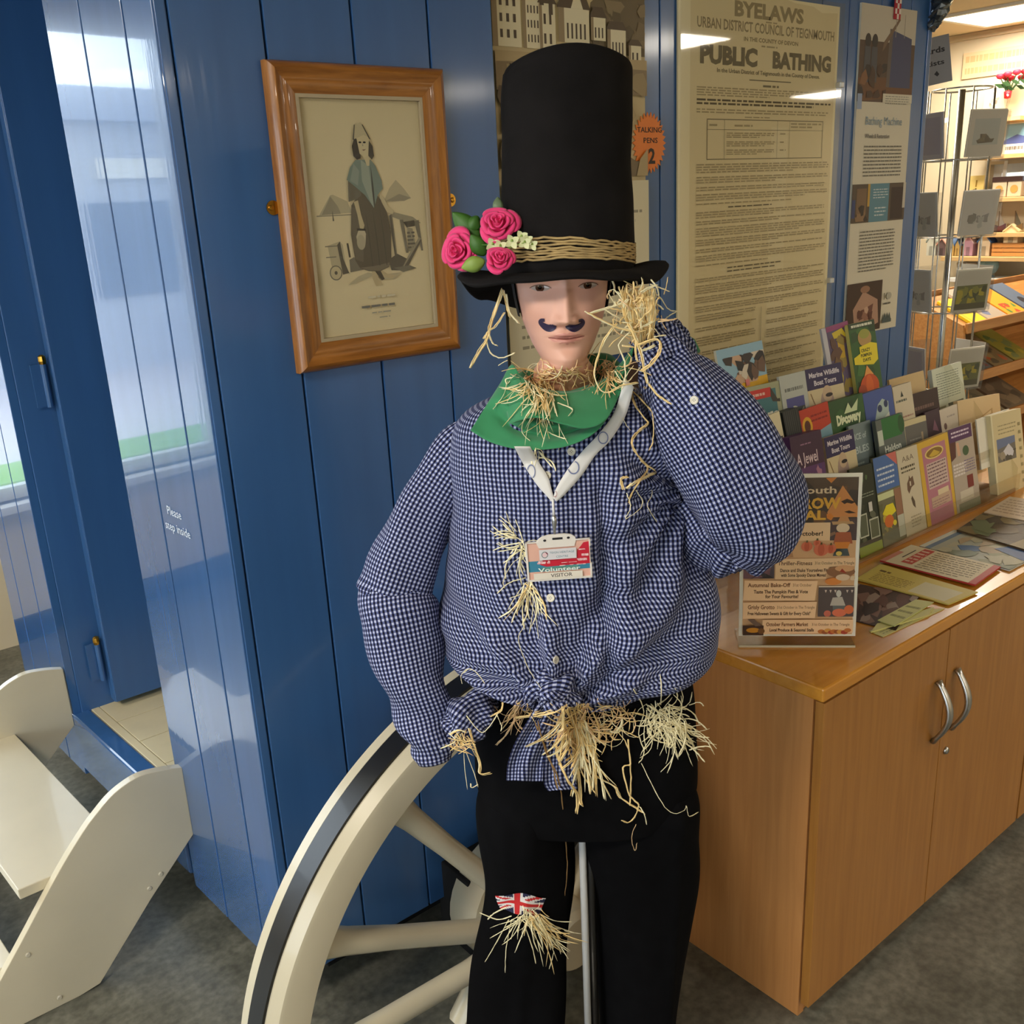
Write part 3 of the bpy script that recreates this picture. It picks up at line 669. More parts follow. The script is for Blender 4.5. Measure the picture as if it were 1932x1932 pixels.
L(1.77, 1.757, 1, INKL, 1.955, 2.005, 0.35); L(1.766, 1.758, 1, INKL, 2.05, 2.19); L(1.772, 1.757, 2, INKL, 2.28, 2.415)
for za in (1.747, 1.727, 1.708): L(za, za-0.014, 3, INKL, 2.02, 2.215); L(za, za-0.006, 1, INKL, 2.235, 2.262)
z = 1.676
for n_, gap, bold in ((4, .006, 0), (3, .006, 0), (2, .005, 0), (3, .004, 0), (1, .004, 0), (1, .004, 1), (3, .004, 0), (2, .005, 0), (4, .004, 0), (3, .005, 0), (2, .004, 0), (3, .005, 0), (1, .006, 0), (1, .003, 1), (1, .006, 1), (2, .005, 0), (4, .005, 0), (3, .006, 0), (3, .004, 0)):
    L(z, z-0.0058*n_, n_, (84, 74, 52) if bold else INKL, 2.03 if bold else 1.909, 2.36 if bold else 2.458); z -= 0.0058*n_+gap
pr.rect(fx(2.174), fz(1.02), fx(2.1755), fz(z-0.004), INKP)
z2 = z
while z2 > 1.03:
    n_ = 2+int(pr.rnd.random()*3); L(z2, z2-0.0062*n_, n_, INKL, 1.912, 2.155); L(z2-0.01, z2-0.01-0.0062*n_, n_, INKL, 2.20, 2.44); z2 -= 0.0062*n_+0.012
pst = sheet('byelaws_poster', pr, 0.004, P((208, 194, 150)), wall_m(bx0, bz0, PY-0.006), 'large yellowed Public Bathing byelaws poster behind clear plastic', 'poster')
MB().box(-0.003, 0.641, -0.0125, -0.0105, -0.003, 1.062).build('plastic_cover', clear('poster_perspex', (0.98, 0.97, 0.94), 0.05, 0.03), pst, local=True)
for z in (0.86, 0.35): MB().box(0.632, 0.648, -0.016, 0.0, z, z+0.014).build('clip', M('clear_clip', (210, 210, 205), 0.2), pst, local=True, bevel=0.002)
# -- the bathing machine panel
pr = Print(0.284, 0.89); qx0, qz0 = 2.580, 1.185
qx = lambda X: (X-qx0)/pr.w
qz = lambda z: (z-qz0)/pr.h
WH = (212, 204, 182)
pr.rect(0, 0, 1, 1, WH); pr.rect(0, qz(1.835), 1, 1, (196, 186, 166)); pr.rect(0, qz(1.83), 1, qz(1.985), (92, 72, 56))
pr.pg([(0, qz(1.83)), (1, qz(1.85)), (1, qz(1.90)), (0, qz(1.89))], (112, 76, 48)); pr.pg([(0.5, qz(1.87)), (0.52, qz(2.02)), (0.93, qz(2.00)), (0.95, qz(1.87))], (74, 76, 104)); pr.pg([(0.5, qz(1.87)), (0.52, qz(2.02)), (0.58, qz(2.02)), (0.56, qz(1.87))], (104, 92, 84))
pr.pg([(0.40, qz(1.96)), (0.44, qz(1.97)), (0.70, qz(2.045)), (0.68, qz(2.05)), (0.42, qz(1.985))], (120, 96, 74)); pr.rect(0.62, qz(2.0), 0.63, qz(2.06), (150, 140, 124)); pr.rect(0.78, qz(2.0), 0.79, qz(2.06), (150, 140, 124))
for a in (0.14, 0.26): pr.ell(a, qz(1.985), 0.05, 0.02, (60, 52, 46)); pr.pg([(a-0.06, qz(1.88)), (a+0.06, qz(1.88)), (a+0.05, qz(1.97)), (a-0.05, qz(1.97))], (84, 82, 84))
pr.blotch(0, qz(1.84), 0.5, qz(1.93), [(132, 92, 60), (80, 58, 42), (60, 50, 44)], 12, 0.08)
pr.rect(0.45, qz(1.83), 1, qz(1.853), WH); pr.lines(0.5, 0.95, qz(1.85), qz(1.825), 4, (150, 146, 132), 0.35); pr.rect(0, qz(1.81), 0.08, qz(1.85), (150, 164, 190))
pr.text('Bathing Machine', 0.16, qz(1.770), 0.022/pr.h/CAP, (136, 158, 172), width=0.68)
pr.text('Wheels & Restoration', 0.17, qz(1.735), 0.011/pr.h/CAP, (112, 108, 100), bold=0.02, width=0.45)
pr.lines(0.17, 0.88, qz(1.718), qz(1.63), 9, (122, 118, 106), 0.4)
pr.rect(0, qz(1.506), 1, qz(1.612), (86, 72, 58)); pr.rect(0.32, qz(1.506), 0.68, qz(1.612), (92, 134, 148)); pr.rect(0.28, qz(1.55), 0.32, qz(1.612), (190, 150, 60)); pr.rect(0.08, qz(1.53), 0.26, qz(1.60), (122, 96, 70)); pr.rect(0.72, qz(1.51), 0.96, qz(1.60), (58, 42, 38)); pr.rect(0.0, qz(1.52), 0.06, qz(1.57), (60, 68, 110)); pr.rect(0.95, qz(1.54), 1, qz(1.612), (196, 188, 172))
pr.lines(0.38, 0.66, qz(1.60), qz(1.57), 4, (196, 206, 206), 0.35); pr.lines(0.42, 0.64, qz(1.55), qz(1.52), 3, (196, 206, 206), 0.35); pr.blotch(0.05, qz(1.51), 0.3, qz(1.56), [(60, 48, 38), (140, 110, 80)], 8, 0.06)
pr.lines(0.18, 0.85, qz(1.485), qz(1.365), 13, (122, 118, 106), 0.4)
pr.rect(0, qz(1.19), 0.66, qz(1.336), (66, 46, 36)); pr.pg([(0.12, qz(1.26)), (0.30, qz(1.31)), (0.58, qz(1.28)), (0.62, qz(1.21)), (0.30, qz(1.19)), (0.16, qz(1.21))], (176, 138, 116)); pr.pg([(0.22, qz(1.25)), (0.50, qz(1.27)), (0.48, qz(1.24)), (0.24, qz(1.225))], (112, 70, 58)); pr.ell(0.33, qz(1.315), 0.09, 0.012, (150, 110, 86)); pr.blotch(0.2, qz(1.2), 0.58, qz(1.28), [(150, 106, 88), (196, 160, 136), (96, 58, 48)], 12, 0.05)
pr.rect(0.70, qz(1.275), 0.715, qz(1.295), (80, 76, 66)); pr.ell(0.80, qz(1.285), 0.05, 0.012, (170, 166, 150)); pr.lines(0.70, 0.84, qz(1.268), qz(1.258), 1, (90, 86, 76), 0.5)
for a in (0.70, 0.75, 0.80): pr.pg([(a, qz(1.215)), (a+0.03, qz(1.236)), (a+0.06, qz(1.215))], (72, 84, 82))
pr.rect(0.69, qz(1.205), 0.87, qz(1.215), (72, 84, 82))
sheet('bathing_machine_panel', pr, 0.006, P(WH), wall_m(qx0, qz0, PY-0.0065), 'narrow white panel about a bathing machine with small photos, right of the poster', 'display panel')
rb = MB().box(0, 0.030, 0, 0.004, 0, 0.16).build('gingham_ribbon', [M('red_ribbon', (176, 40, 48), 0.7), M('white_ribbon', (226, 216, 204), 0.7)], None)
rb.location = (2.738, PY-0.012, 2.045); tag(rb, 'red and white checked ribbon hanging over the narrow panel', 'ribbon')
pr = Print(0.030, 0.16)
for i in range(12):
    for j in range(3):
        if (i+j) % 2: pr.rect(j/3, i/12, (j+1)/3, (i+1)/12, (226, 214, 204))
pr.build(rb, lambda a, b, d_: (a, -d_, b))
rb.data.materials.pop(index=1)

# ------------------------------------------------------------------ cupboards and worktop
BEECH = wood('beech_veneer', (158, 104, 44), (176, 122, 58), 0.35, (9, 9, 0.5), 7)
BEECHS = wood('beech_veneer_side', (186, 126, 70), (204, 144, 86), 0.35, (9, 9, 0.5), 7)
BEECHT = wood('beech_worktop', (198, 130, 40), (214, 148, 52), 0.25, (0.6, 9, 9), 6, 0.2)
CZ = 0.725; CYF = 0.895; CYB = 1.295
def cupboard(x0, x1, label):
    t = thing('cupboard', label, 'cupboard', ((x0+x1)/2, (CYF+CYB)/2, 0.0), 0, 'low beech cupboards')
    box('side_panel', x0, x0+0.02, CYF, CYB, 0.0, CZ, BEECHS, t, bevel=0.001)
    box('side_panel', x1-0.02, x1, CYF, CYB, 0.0, CZ, BEECHS, t, bevel=0.001)
    box('back_panel', x0+0.021, x1-0.021, CYB-0.012, CYB, 0.0, CZ, BEECH, t)
    box('plinth', x0+0.021, x1-0.021, CYF+0.004, CYF+0.02, 0.0, 0.045, BEECH, t)
    box('base_panel', x0+0.021, x1-0.021, CYF+0.021, CYB-0.013, 0.03, 0.05, BEECH, t)
    xm = (x0+x1)/2
    for k, (a, b) in enumerate(((x0+0.002, xm-0.0015), (xm+0.0015, x1-0.002))):
        dr = box('door', a, b, CYF-0.022, CYF-0.003, 0.035, CZ-0.006, BEECH, t, bevel=0.0012)
        hx = b-0.038 if k == 0 else a+0.038
        hp = []
        for q in range(13):
            u = q/12; hp.append((hx, CYF-0.024-0.030*math.sin(math.pi*u)-0.002, 0.544+0.142*(u-0.5)))
        MB().tube(hp, [0.0035+0.003*math.sin(math.pi*i/12)**0.5 if 0 < i < 12 else 0.0065 for i in range(13)], 8, flat=1.6, up=(1, 0, 0)).build('handle', STEEL, dr, smooth=True)
        if k == 1: MB().lathe([(0.0, -0.006), (0.006, -0.006), (0.0085, -0.003), (0.009, 0.0)], (a+0.027, CYF-0.022, 0.421), 16, axis='y').build('lock', STEEL, dr, smooth=True)
    return t
cupboard(1.396, 2.306, 'beech double-door cupboard with curved handles beside the black trousers')
cupboard(2.312, 3.222, 'beech cupboard next along, mostly cut off by the right edge')
wt = box('worktop', 1.388, 3.23, CYF-0.025, 1.47, CZ, CZ+0.028, BEECHT, None, bevel=0.004)
tag(wt, 'honey coloured beech worktop running over the cupboards', 'worktop')
TZ = CZ+0.028
# ------------------------------------------------------------------ poster in a clear standing holder
a_ = Vector((1.447, 1.108, TZ)); b_ = Vector((1.602, 0.950, TZ)); xd = (b_-a_).normalized(); wS = (b_-a_).length
sg = thing('sign_holder', 'orange scarecrow festival poster in a clear standing holder on the worktop', 'poster', tuple(a_), math.atan2(xd.y, xd.x))
ACR = clear('acrylic', (0.94, 0.94, 0.91), 0.15, 0.18)
MB().box(0, wS, -0.035, 0.045, 0.0, 0.004).build('foot_plate', ACR, sg, local=True)
MB().box(0, wS, -0.036, -0.0335, 0.0, 0.004).build('foot_edge', M('acrylic_edge', (214, 206, 176), 0.3), sg, local=True)
tilt = 0.10
hS = 0.322
front = MB(); lean = lambda a, b, d_: (a, -0.030+b*tilt*0.6-d_, 0.022+b)
pr = Print(wS, hS)
pr.rect(0, 0, 1, 1, (252, 246, 230)); pr.rect(0.03, 0.012, 0.97, 0.978, (228, 178, 128))
DB = (66, 52, 44); OR = (226, 136, 52); LT = (248, 206, 158)
pr.rect(0.03, 0.60, 0.97, 0.978, DB); pr.pg([(0.52, 0.978), (0.60, 0.92), (0.97, 0.90), (0.97, 0.978)], (86, 66, 52))
pr.blotch(0.60, 0.66, 0.97, 0.97, [(92, 70, 54), (120, 82, 52), (74, 58, 48)], 16, 0.12)
pr.pg([(0.72, 0.77), (0.84, 0.93), (0.97, 0.80), (0.97, 0.74), (0.74, 0.74)], (222, 146, 82)); pr.pg([(0.83, 0.835), (0.88, 0.85), (0.95, 0.83), (0.92, 0.82), (0.88, 0.826), (0.86, 0.818)], (60, 40, 30)); pr.pg([(0.86, 0.772), (0.90, 0.78), (0.96, 0.765), (0.90, 0.762)], (60, 40, 30))
pr.pg([(0.70, 0.975), (0.745, 0.945), (0.79, 0.978)], OR); pr.pg([(0.72, 0.735), (0.755, 0.72), (0.775, 0.745), (0.75, 0.765), (0.715, 0.76)], OR)
pr.text('Teignmouth', 0.79, 0.885, 0.040/CAP, (240, 214, 176), 'r', 0.02, width=0.66)
pr.text('SCARECROW', 0.83, 0.795, 0.062/CAP, (238, 180, 66), 'r', 0.04, width=0.78)
pr.text('FESTIVAL', 0.71, 0.728, 0.054/CAP, (238, 180, 66), 'r', 0.04, width=0.60)
# scarecrow figure and pumpkins
pr.pg([(0.70, 0.60), (0.97, 0.60), (0.97, 0.735), (0.70, 0.72)], (88, 70, 70))
pr.pg([(0.76, 0.715), (0.93, 0.715), (0.95, 0.70), (0.77, 0.695)], (206, 160, 110)); pr.pg([(0.81, 0.715), (0.83, 0.745), (0.89, 0.745), (0.91, 0.715)], (214, 150, 92)); pr.ell(0.855, 0.675, 0.055, 0.028, (234, 206, 168)); pr.pg([(0.80, 0.65), (0.92, 0.65), (0.94, 0.58), (0.78, 0.58)], (180, 96, 60)); pr.pg([(0.79, 0.59), (0.92, 0.59), (0.90, 0.55), (0.80, 0.55)], OR); pr.pg([(0.80, 0.55), (0.90, 0.55), (0.92, 0.505), (0.78, 0.505)], (74, 84, 86)); pr.pg([(0.68, 0.60), (0.80, 0.64), (0.79, 0.655), (0.68, 0.625)], (150, 110, 84)); pr.ell(0.83, 0.52, 0.025, 0.014, (236, 200, 96))
pr.pg([(0.44, 0.71), (0.75, 0.71), (0.75, 0.60), (0.42, 0.60)], LT); pr.text('1st - 31st October!', 0.69, 0.632, 0.026/CAP, (70, 44, 28), 'r', 0.025, width=0.46)
pr.pg([(0.03, 0.60), (0.42, 0.60), (0.45, 0.50), (0.03, 0.50)], (196, 142, 96))
for a, b, e in ((0.56, 0.565, 0.048), (0.645, 0.585, 0.032), (0.68, 0.545, 0.062), (0.76, 0.55, 0.045)): pr.ell(a, b, e, e*0.62, (226, 120, 84)); pr.ell(a, b, e*0.45, e*0.6, (206, 96, 62)); pr.pg([(a-0.01, b+e*0.5), (a+0.01, b+e*0.5), (a+0.008, b+e*0.5+0.014), (a-0.004, b+e*0.5+0.014)], (96, 84, 40))
pr.pg([(0.30, 0.49), (0.97, 0.495), (0.97, 0.445), (0.75, 0.44), (0.73, 0.365), (0.30, 0.365)], LT)
TX = (104, 66, 40)
pr.text('Thriller-Fitness', 0.32, 0.452, 0.024/CAP, TX, bold=0.02, width=0.29); pr.text('31st October in The Triangle', 0.63, 0.455, 0.018/CAP, TX, width=0.33)
pr.text('Dance and Shake Yourselves Fit', 0.34, 0.410, 0.020/CAP, (80, 50, 32), bold=0.025, width=0.40); pr.text('with Some Spooky Dance Moves!', 0.35, 0.380, 0.020/CAP, (80, 50, 32), bold=0.025, width=0.38)
pr.rect(0.03, 0.37, 0.29, 0.49, (70, 60, 66)); pr.blotch(0.03, 0.37, 0.29, 0.49, [(84, 74, 84), (54, 48, 50), (120, 84, 90)], 10, 0.08)
pr.ell(0.85, 0.41, 0.12, 0.036, (150, 104, 70)); pr.ell(0.88, 0.43, 0.08, 0.02, (222, 166, 116)); pr.ell(0.79, 0.35, 0.07, 0.022, (226, 140, 66)); pr.ell(0.87, 0.375, 0.06, 0.02, (226, 196, 160)); pr.pg([(0.84, 0.41), (0.86, 0.43), (0.90, 0.40)], (160, 60, 40)); pr.ell(0.95, 0.37, 0.02, 0.015, (230, 200, 160))
pr.pg([(0.04, 0.36), (0.66, 0.355), (0.64, 0.23), (0.03, 0.235)], LT)
pr.text('Autumnal Bake-Off', 0.07, 0.318, 0.024/CAP, (120, 72, 40), bold=0.025, width=0.36); pr.text('31st October', 0.45, 0.320, 0.019/CAP, (140, 92, 62), width=0.16)
pr.text('Taste The Pumpkin Pies & Vote', 0.12, 0.278, 0.021/CAP, (80, 50, 32), bold=0.025, width=0.46); pr.text('for Your Favourite!', 0.22, 0.248, 0.021/CAP, (80, 50, 32), bold=0.025, width=0.28)
pr.rect(0.67, 0.130, 0.97, 0.315, (92, 80, 76)); pr.rect(0.67, 0.315, 0.97, 0.322, (230, 214, 190)); pr.pg([(0.79, 0.22), (0.89, 0.22), (0.91, 0.15), (0.80, 0.15)], (110, 112, 108)); pr.ell(0.84, 0.275, 0.022, 0.022, (206, 200, 186)); pr.pg([(0.79, 0.25), (0.87, 0.255), (0.90, 0.20), (0.77, 0.20)], (190, 180, 164)); pr.ell(0.85, 0.155, 0.06, 0.025, (226, 120, 86)); pr.ell(0.93, 0.175, 0.04, 0.028, (222, 116, 70)); pr.ell(0.75, 0.15, 0.03, 0.02, (206, 112, 90))
for a in (0.72, 0.76, 0.80, 0.90, 0.94): pr.pg([(a, 0.298), (a+0.02, 0.298), (a+0.01, 0.28)], (220, 200, 180))
pr.pg([(0.03, 0.222), (0.66, 0.225), (0.645, 0.122), (0.03, 0.118)], LT)
pr.text('Grisly Grotto', 0.07, 0.180, 0.025/CAP, (120, 72, 40), bold=0.02, width=0.23); pr.text('31st October in The Triangle', 0.32, 0.182, 0.018/CAP, (140, 92, 62), width=0.32)
pr.text('Free Halloween Sweets & Gift for Every Child*', 0.07, 0.142, 0.020/CAP, (80, 50, 32), bold=0.025, width=0.54)
pr.pg([(0.20, 0.112), (0.97, 0.112), (0.97, 0.03), (0.20, 0.02)], LT); pr.rect(0.03, 0.012, 0.21, 0.075, (70, 46, 32)); pr.pg([(0.07, 0.115), (0.14, 0.07), (0.19, 0.075), (0.13, 0.115)], (120, 96, 80)); pr.ell(0.12, 0.045, 0.06, 0.016, (206, 140, 40)); pr.ell(0.19, 0.04, 0.03, 0.018, (120, 80, 40))
pr.text('October Farmers Market', 0.23, 0.072, 0.023/CAP, (120, 72, 40), bold=0.02, width=0.36); pr.text('31st October in The Triangle', 0.62, 0.074, 0.017/CAP, (140, 92, 62), width=0.32)
pr.text('Local Produce & Seasonal Stalls', 0.26, 0.038, 0.019/CAP, (80, 50, 32), bold=0.025, width=0.38)
for q in range(9): pr.ell(0.70+0.027*q+0.01*pr.rnd.random(), 0.032+0.014*pr.rnd.random(), 0.03, 0.013, [(200, 120, 60), (160, 90, 50), (220, 160, 80), (176, 70, 50)][q % 4])
paper = MB(); paper.hexa([lean(0, 0, 0), lean(wS, 0, 0), lean(wS, 0, -0.002), lean(0, 0, -0.002)], [lean(0, hS, 0), lean(wS, hS, 0), lean(wS, hS, -0.002), lean(0, hS, -0.002)])
pp = paper.build('poster_sheet', P((250, 244, 228)), sg, local=True)
pr.build(pp, lean, base=0.0003)
MB().hexa([lean(0, -0.022, 0.0045), lean(wS, -0.022, 0.0045), lean(wS, -0.022, 0.0035), lean(0, -0.022, 0.0035)], [lean(0, hS+0.002, 0.0045), lean(wS, hS+0.002, 0.0045), lean(wS, hS+0.002, 0.0035), lean(0, hS+0.002, 0.0035)]).build('front_plate', clear('acrylic_front', (1.0, 1.0, 0.99), 0.0, 0.06), sg, local=True)
MB().hexa([lean(0, -0.022, -0.004), lean(wS, -0.022, -0.004), lean(wS, -0.022, -0.006), lean(0, -0.022, -0.006)], [lean(0, hS, -0.004), lean(wS, hS, -0.004), lean(wS, hS, -0.006), lean(0, hS, -0.006)]).build('back_plate', ACR, sg, local=True)
# a second, empty clear holder standing behind it
cb = thing('clear_holder', 'empty clear acrylic leaflet holder behind the festival poster', 'holder', (1.55, 1.25, TZ))
MB().box(1.44, 1.66, 1.20, 1.203, TZ, TZ+0.14).build('front_plate', ACR, cb); MB().box(1.44, 1.443, 1.204, 1.30, TZ, TZ+0.10).build('side_plate', ACR, cb)
MB().box(1.44, 1.66, 1.30, 1.303, TZ, TZ+0.20).build('back_plate', ACR, cb)
# ------------------------------------------------------------------ papers lying on the worktop
def flat_paper(name, corners, thick, pr, paper, label, cat='leaflet', lift=0.0):
    """corners in pixels: near-left, far-left, far-right, near-right order round the sheet; sheet x runs 0->3, y runs 0->1"""
    q = [Vector(onZ(px_, py_, TZ+lift+thick)) for px_, py_ in corners]
    c = sum(q, Vector())/4; c.z = TZ
    mb = MB(); top = [p-c for p in q]; bot = [Vector((p.x, p.y, lift+0.0003)) for p in top]
    mb.hexa([bot[0], bot[3], bot[2], bot[1]], [top[0], top[3], top[2], top[1]])
    o = mb.build(name, paper, None); o.location = c; tag(o, label, cat, 'papers lying on the worktop')
    if pr is not None:
        def fn(a, b, d_):
            u, v_ = a/pr.w, b/pr.h
            p = top[0]*(1-u)*(1-v_)+top[3]*u*(1-v_)+top[2]*u*v_+top[1]*(1-u)*v_
            return (p.x, p.y, p.z+d_)
        pr.build(o, fn)
    return o
pr = Print(0.22, 0.147); pr.rect(0, 0, 1, 1, (222, 206, 172)); pr.rect(0.93, 0, 1, 1, (186, 46, 50)); pr.rect(0.0, 0.0, 0.06, 0.6, (206, 130, 110)); pr.rect(0.18, 0.15, 0.30, 0.95, (190, 70, 60)); pr.lines(0.19, 0.29, 0.9, 0.2, 5, (226, 190, 170), 0.4); pr.rect(0.12, 0.35, 0.135, 0.8, (60, 52, 40)); pr.lines(0.34, 0.90, 0.95, 0.08, 9, (150, 136, 112), 0.3)
flat_paper('red_edged_leaflet', ((1660, 1057), (1719, 1028), (1888, 1069), (1840, 1103)), 0.004, pr, P((180, 60, 56)), 'cream leaflet with a red edge lying on the worktop', lift=0.004)
pr = Print(0.24, 0.13); pr.rect(0, 0, 1, 1, (212, 190, 96)); pr.rect(0.55, 0.08, 0.93, 0.75, (214, 204, 164)); pr.lines(0.08, 0.2, 0.78, 0.6, 1, (110, 84, 40), 0.5, 0.05); pr.lines(0.10, 0.50, 0.6, 0.12, 6, (140, 112, 60), 0.3)
flat_paper('yellow_flyer', ((1615, 1092), (1661, 1064), (1845, 1117), (1790, 1140)), 0.003, pr, P((206, 186, 92)), 'yellow flyer lying on the worktop near the festival poster', lift=0.002)
pr = Print(0.2, 0.15); pr.rect(0, 0, 1, 1, (74, 50, 44)); pr.blotch(0, 0, 1, 1, [(96, 60, 52), (54, 38, 36), (130, 96, 84), (150, 128, 116), (60, 40, 40)], 22, 0.16)
flat_paper('dark_brochure', ((1600, 1168), (1612, 1100), (1735, 1125), (1690, 1190)), 0.002, pr, P((80, 58, 52)), 'dark brown photo brochure half under the yellow slips')
pr = Print(0.14, 0.05); pr.rect(0, 0, 1, 1, (206, 204, 128)); pr.lines(0.1, 0.9, 0.8, 0.2, 3, (140, 138, 80), 0.35)
flat_paper('yellow_slip', ((1643, 1192), (1655, 1176), (1762, 1145), (1752, 1160)), 0.003, None, P((214, 206, 130)), 'small pile of pale yellow slips at the front worktop edge', lift=0.002)
flat_paper('yellow_slip', ((1656, 1170), (1728, 1131), (1762, 1136), (1688, 1181)), 0.002, pr, P((206, 204, 128)), 'single pale green slip lying across the dark brochure', lift=0.0055)
pr = Print(0.14, 0.05); pr.lines(0.05, 0.95, 0.85, 0.15, 3, (150, 146, 100), 0.3)
flat_paper('yellow_slip', ((1666, 1201), (1640, 1190), (1745, 1150), (1782, 1148)), 0.002, pr, P((210, 202, 132)), 'pale yellow slip lowest of the small pile', lift=0.0)
pr = Print(0.28, 0.2); pr.rect(0, 0, 1, 1, (170, 172, 158)); pr.rect(0, 0, 0.06, 1, (206, 206, 190)); pr.rect(0.06, 0, 0.12, 1, (106, 128, 150)); pr.blotch(0.2, 0, 1, 1, [(150, 150, 120), (120, 130, 110), (170, 150, 120), (80, 110, 150), (180, 176, 150)], 24, 0.14); pr.pg([(0.6, 0.55), (1, 0.35), (1, 0.7), (0.7, 0.8)], (60, 96, 150))
flat_paper('landscape_brochure', ((1735, 1030), (1800, 1000), (1985, 1035), (1905, 1076)), 0.003, pr, P((196, 196, 184)), 'pale blue landscape brochure in the middle of the worktop papers', lift=0.001)
pr = Print(0.28, 0.2); pr.rect(0, 0, 1, 1, (70, 56, 38)); pr.blotch(0, 0, 1, 1, [(86, 70, 46), (56, 44, 32), (116, 100, 62), (100, 110, 78)], 22, 0.16); pr.pg([(0.6, 0), (1, 0), (1, 0.9), (0.85, 0.9)], (140, 122, 80))
flat_paper('brown_brochure', ((1805, 1000), (1856, 967), (2010, 1000), (1975, 1050)), 0.004, pr, P((90, 72, 50)), 'dark olive brochure lying behind the landscape brochure', lift=0.005)
pr = Print(0.28, 0.12); pr.rect(0, 0, 1, 1, (206, 184, 156)); pr.lines(0.05, 0.95, 0.9, 0.1, 6, (170, 146, 122), 0.4); pr.rect(0.6, 0.1, 0.9, 0.7, (232, 222, 160))
flat_paper('peach_sheet', ((1857, 966), (1905, 937), (2060, 960), (2020, 1000)), 0.003, pr, P((206, 184, 156)), 'peach coloured sheet at the far right of the worktop papers', lift=0.0095)
# ------------------------------------------------------------------ tiered leaflet rack and its leaflets
LEAN = Vector((0, 0.21, 0.978))
ROWS = {1: 1.215, 2: 1.262, 3: 1.310, 4: 1.358, 5: 1.405}
rk = thing('leaflet_rack', 'clear tiered leaflet rack full of brochures on the worktop', 'rack', (2.3, 1.28, TZ))
tier_z = {}
def leaflet(name, tl, tr, row, h, pr_fn, paper, label, thick=0.006, dy=0.0, lean=LEAN):
    Yt = ROWS[row]+dy
    a = Vector(onY(*tl, Yt)); b = Vector(onY(*tr, Yt)); w = (b-a).length
    m4 = frame_mat(a, b-a, lean)
    p0 = m4 @ Vector((0, 0, -h)); m4.translation = p0
    pr = Print(w, h)
    if pr_fn: pr_fn(pr)
    o = sheet(name, pr, thick, P(paper), m4, label, 'leaflet', 'leaflets in the tiered rack')
    tier_z.setdefault(row, []).append(p0.z)
    return o
def cows(p):
    p.rect(0, 0, 1, 1, (232, 226, 196)); p.rect(0, 0.55, 1, 1, (150, 190, 214)); p.rect(0, 0.22, 1, 0.62, (232, 180, 30)); p.blotch(0.1, 0.58, 1, 0.9, [(56, 46, 42), (220, 208, 190), (112, 84, 66), (40, 34, 32), (206, 170, 140)], 20, 0.13); p.blotch(0.3, 0.26, 0.85, 0.46, [(214, 96, 30), (226, 130, 40)], 8, 0.07); p.rect(0.5, 0.55, 0.58, 0.62, (226, 130, 130))
leaflet('leaflet', (1350, 662), (1437, 642), 5, 0.21, cows, (220, 214, 190), 'leaflet with cows under blue sky above a yellow band, by the sleeve')
def balloon(p):
    p.rect(0, 0, 1, 1, (92, 78, 110)); p.rect(0, 0, 0.16, 1, (198, 196, 204)); p.pg([(0.35, 0.9), (0.75, 0.93), (0.9, 0.8), (0.4, 0.82)], (214, 190, 50)); p.pg([(0.5, 0.78), (0.75, 0.8), (0.7, 0.45), (0.5, 0.4)], (196, 160, 40)); p.blotch(0.16, 0, 1, 0.9, [(100, 70, 56), (120, 90, 60), (70, 56, 90), (150, 130, 60)], 14, 0.16); p.rect(0.16, 0.93, 1, 1, (150, 70, 120)); p.pg([(0.3, 0.3), (0.42, 0.5), (0.5, 0.3), (0.4, 0.1)], (220, 206, 40))
leaflet('leaflet', (1549, 621), (1598, 605), 5, 0.19, balloon, (190, 190, 198), 'purple and yellow leaflet tilted against the pumpkin one', dy=0.012, lean=Vector((-0.22, 0.2, 0.95)))
def pumpkin(p):
    p.rect(0, 0, 1, 1, (52, 96, 44)); p.blotch(0, 0, 1, 1, [(44, 80, 38), (64, 112, 50), (36, 66, 34)], 12, 0.2); p.rect(0, 0.93, 1, 1, (40, 62, 38)); p.lines(0.1, 0.9, 0.985, 0.935, 1, (226, 226, 206), 0.6, 0.05)
    p.ell(0.55, 0.80, 0.26, 0.11, (186, 150, 90)); p.ell(0.55, 0.85, 0.2, 0.06, (160, 160, 70)); p.pg([(0.05, 0.5), (0.05, 0.58), (0.3, 0.62), (0.3, 0.7), (0.75, 0.73), (0.98, 0.7), (0.95, 0.5), (0.75, 0.45), (0.3, 0.48)], (234, 214, 40)); p.text('CRAZY', 0.52, 0.63, 0.055, (50, 60, 20), 'c', 0.03, width=0.36); p.text('PUMPKIN', 0.52, 0.57, 0.055, (50, 60, 20), 'c', 0.03, width=0.42); p.text('DAYS', 0.52, 0.51, 0.055, (50, 60, 20), 'c', 0.03, width=0.3)
    p.pg([(0.32, 0.32), (0.48, 0.46), (0.70, 0.33)], (232, 160, 80)); p.ell(0.5, 0.2, 0.36, 0.15, (206, 84, 30)); p.ell(0.5, 0.2, 0.14, 0.14, (226, 104, 40)); p.ell(0.82, 0.10, 0.12, 0.05, (232, 210, 60)); p.ell(0.2, 0.16, 0.16, 0.08, (180, 70, 28))
leaflet('leaflet', (1599, 613), (1648, 602), 5, 0.21, pumpkin, (214, 206, 120), 'tall green leaflet with orange pumpkins and a yellow banner', thick=0.01)
def listing(p):
    p.rect(0, 0, 1, 1, (206, 212, 192)); p.lines(0.12, 0.88, 0.92, 0.42, 11, (130, 138, 126), 0.32); p.rect(0.05, 0.05, 0.32, 0.30, (140, 140, 112)); p.rect(0.4, 0.08, 0.92, 0.32, (84, 88, 72))
leaflet('leaflet', (1757, 699), (1813, 682), 5, 0.16, listing, (216, 218, 204), 'pale green typed list standing tallest at the back right', thick=0.012)
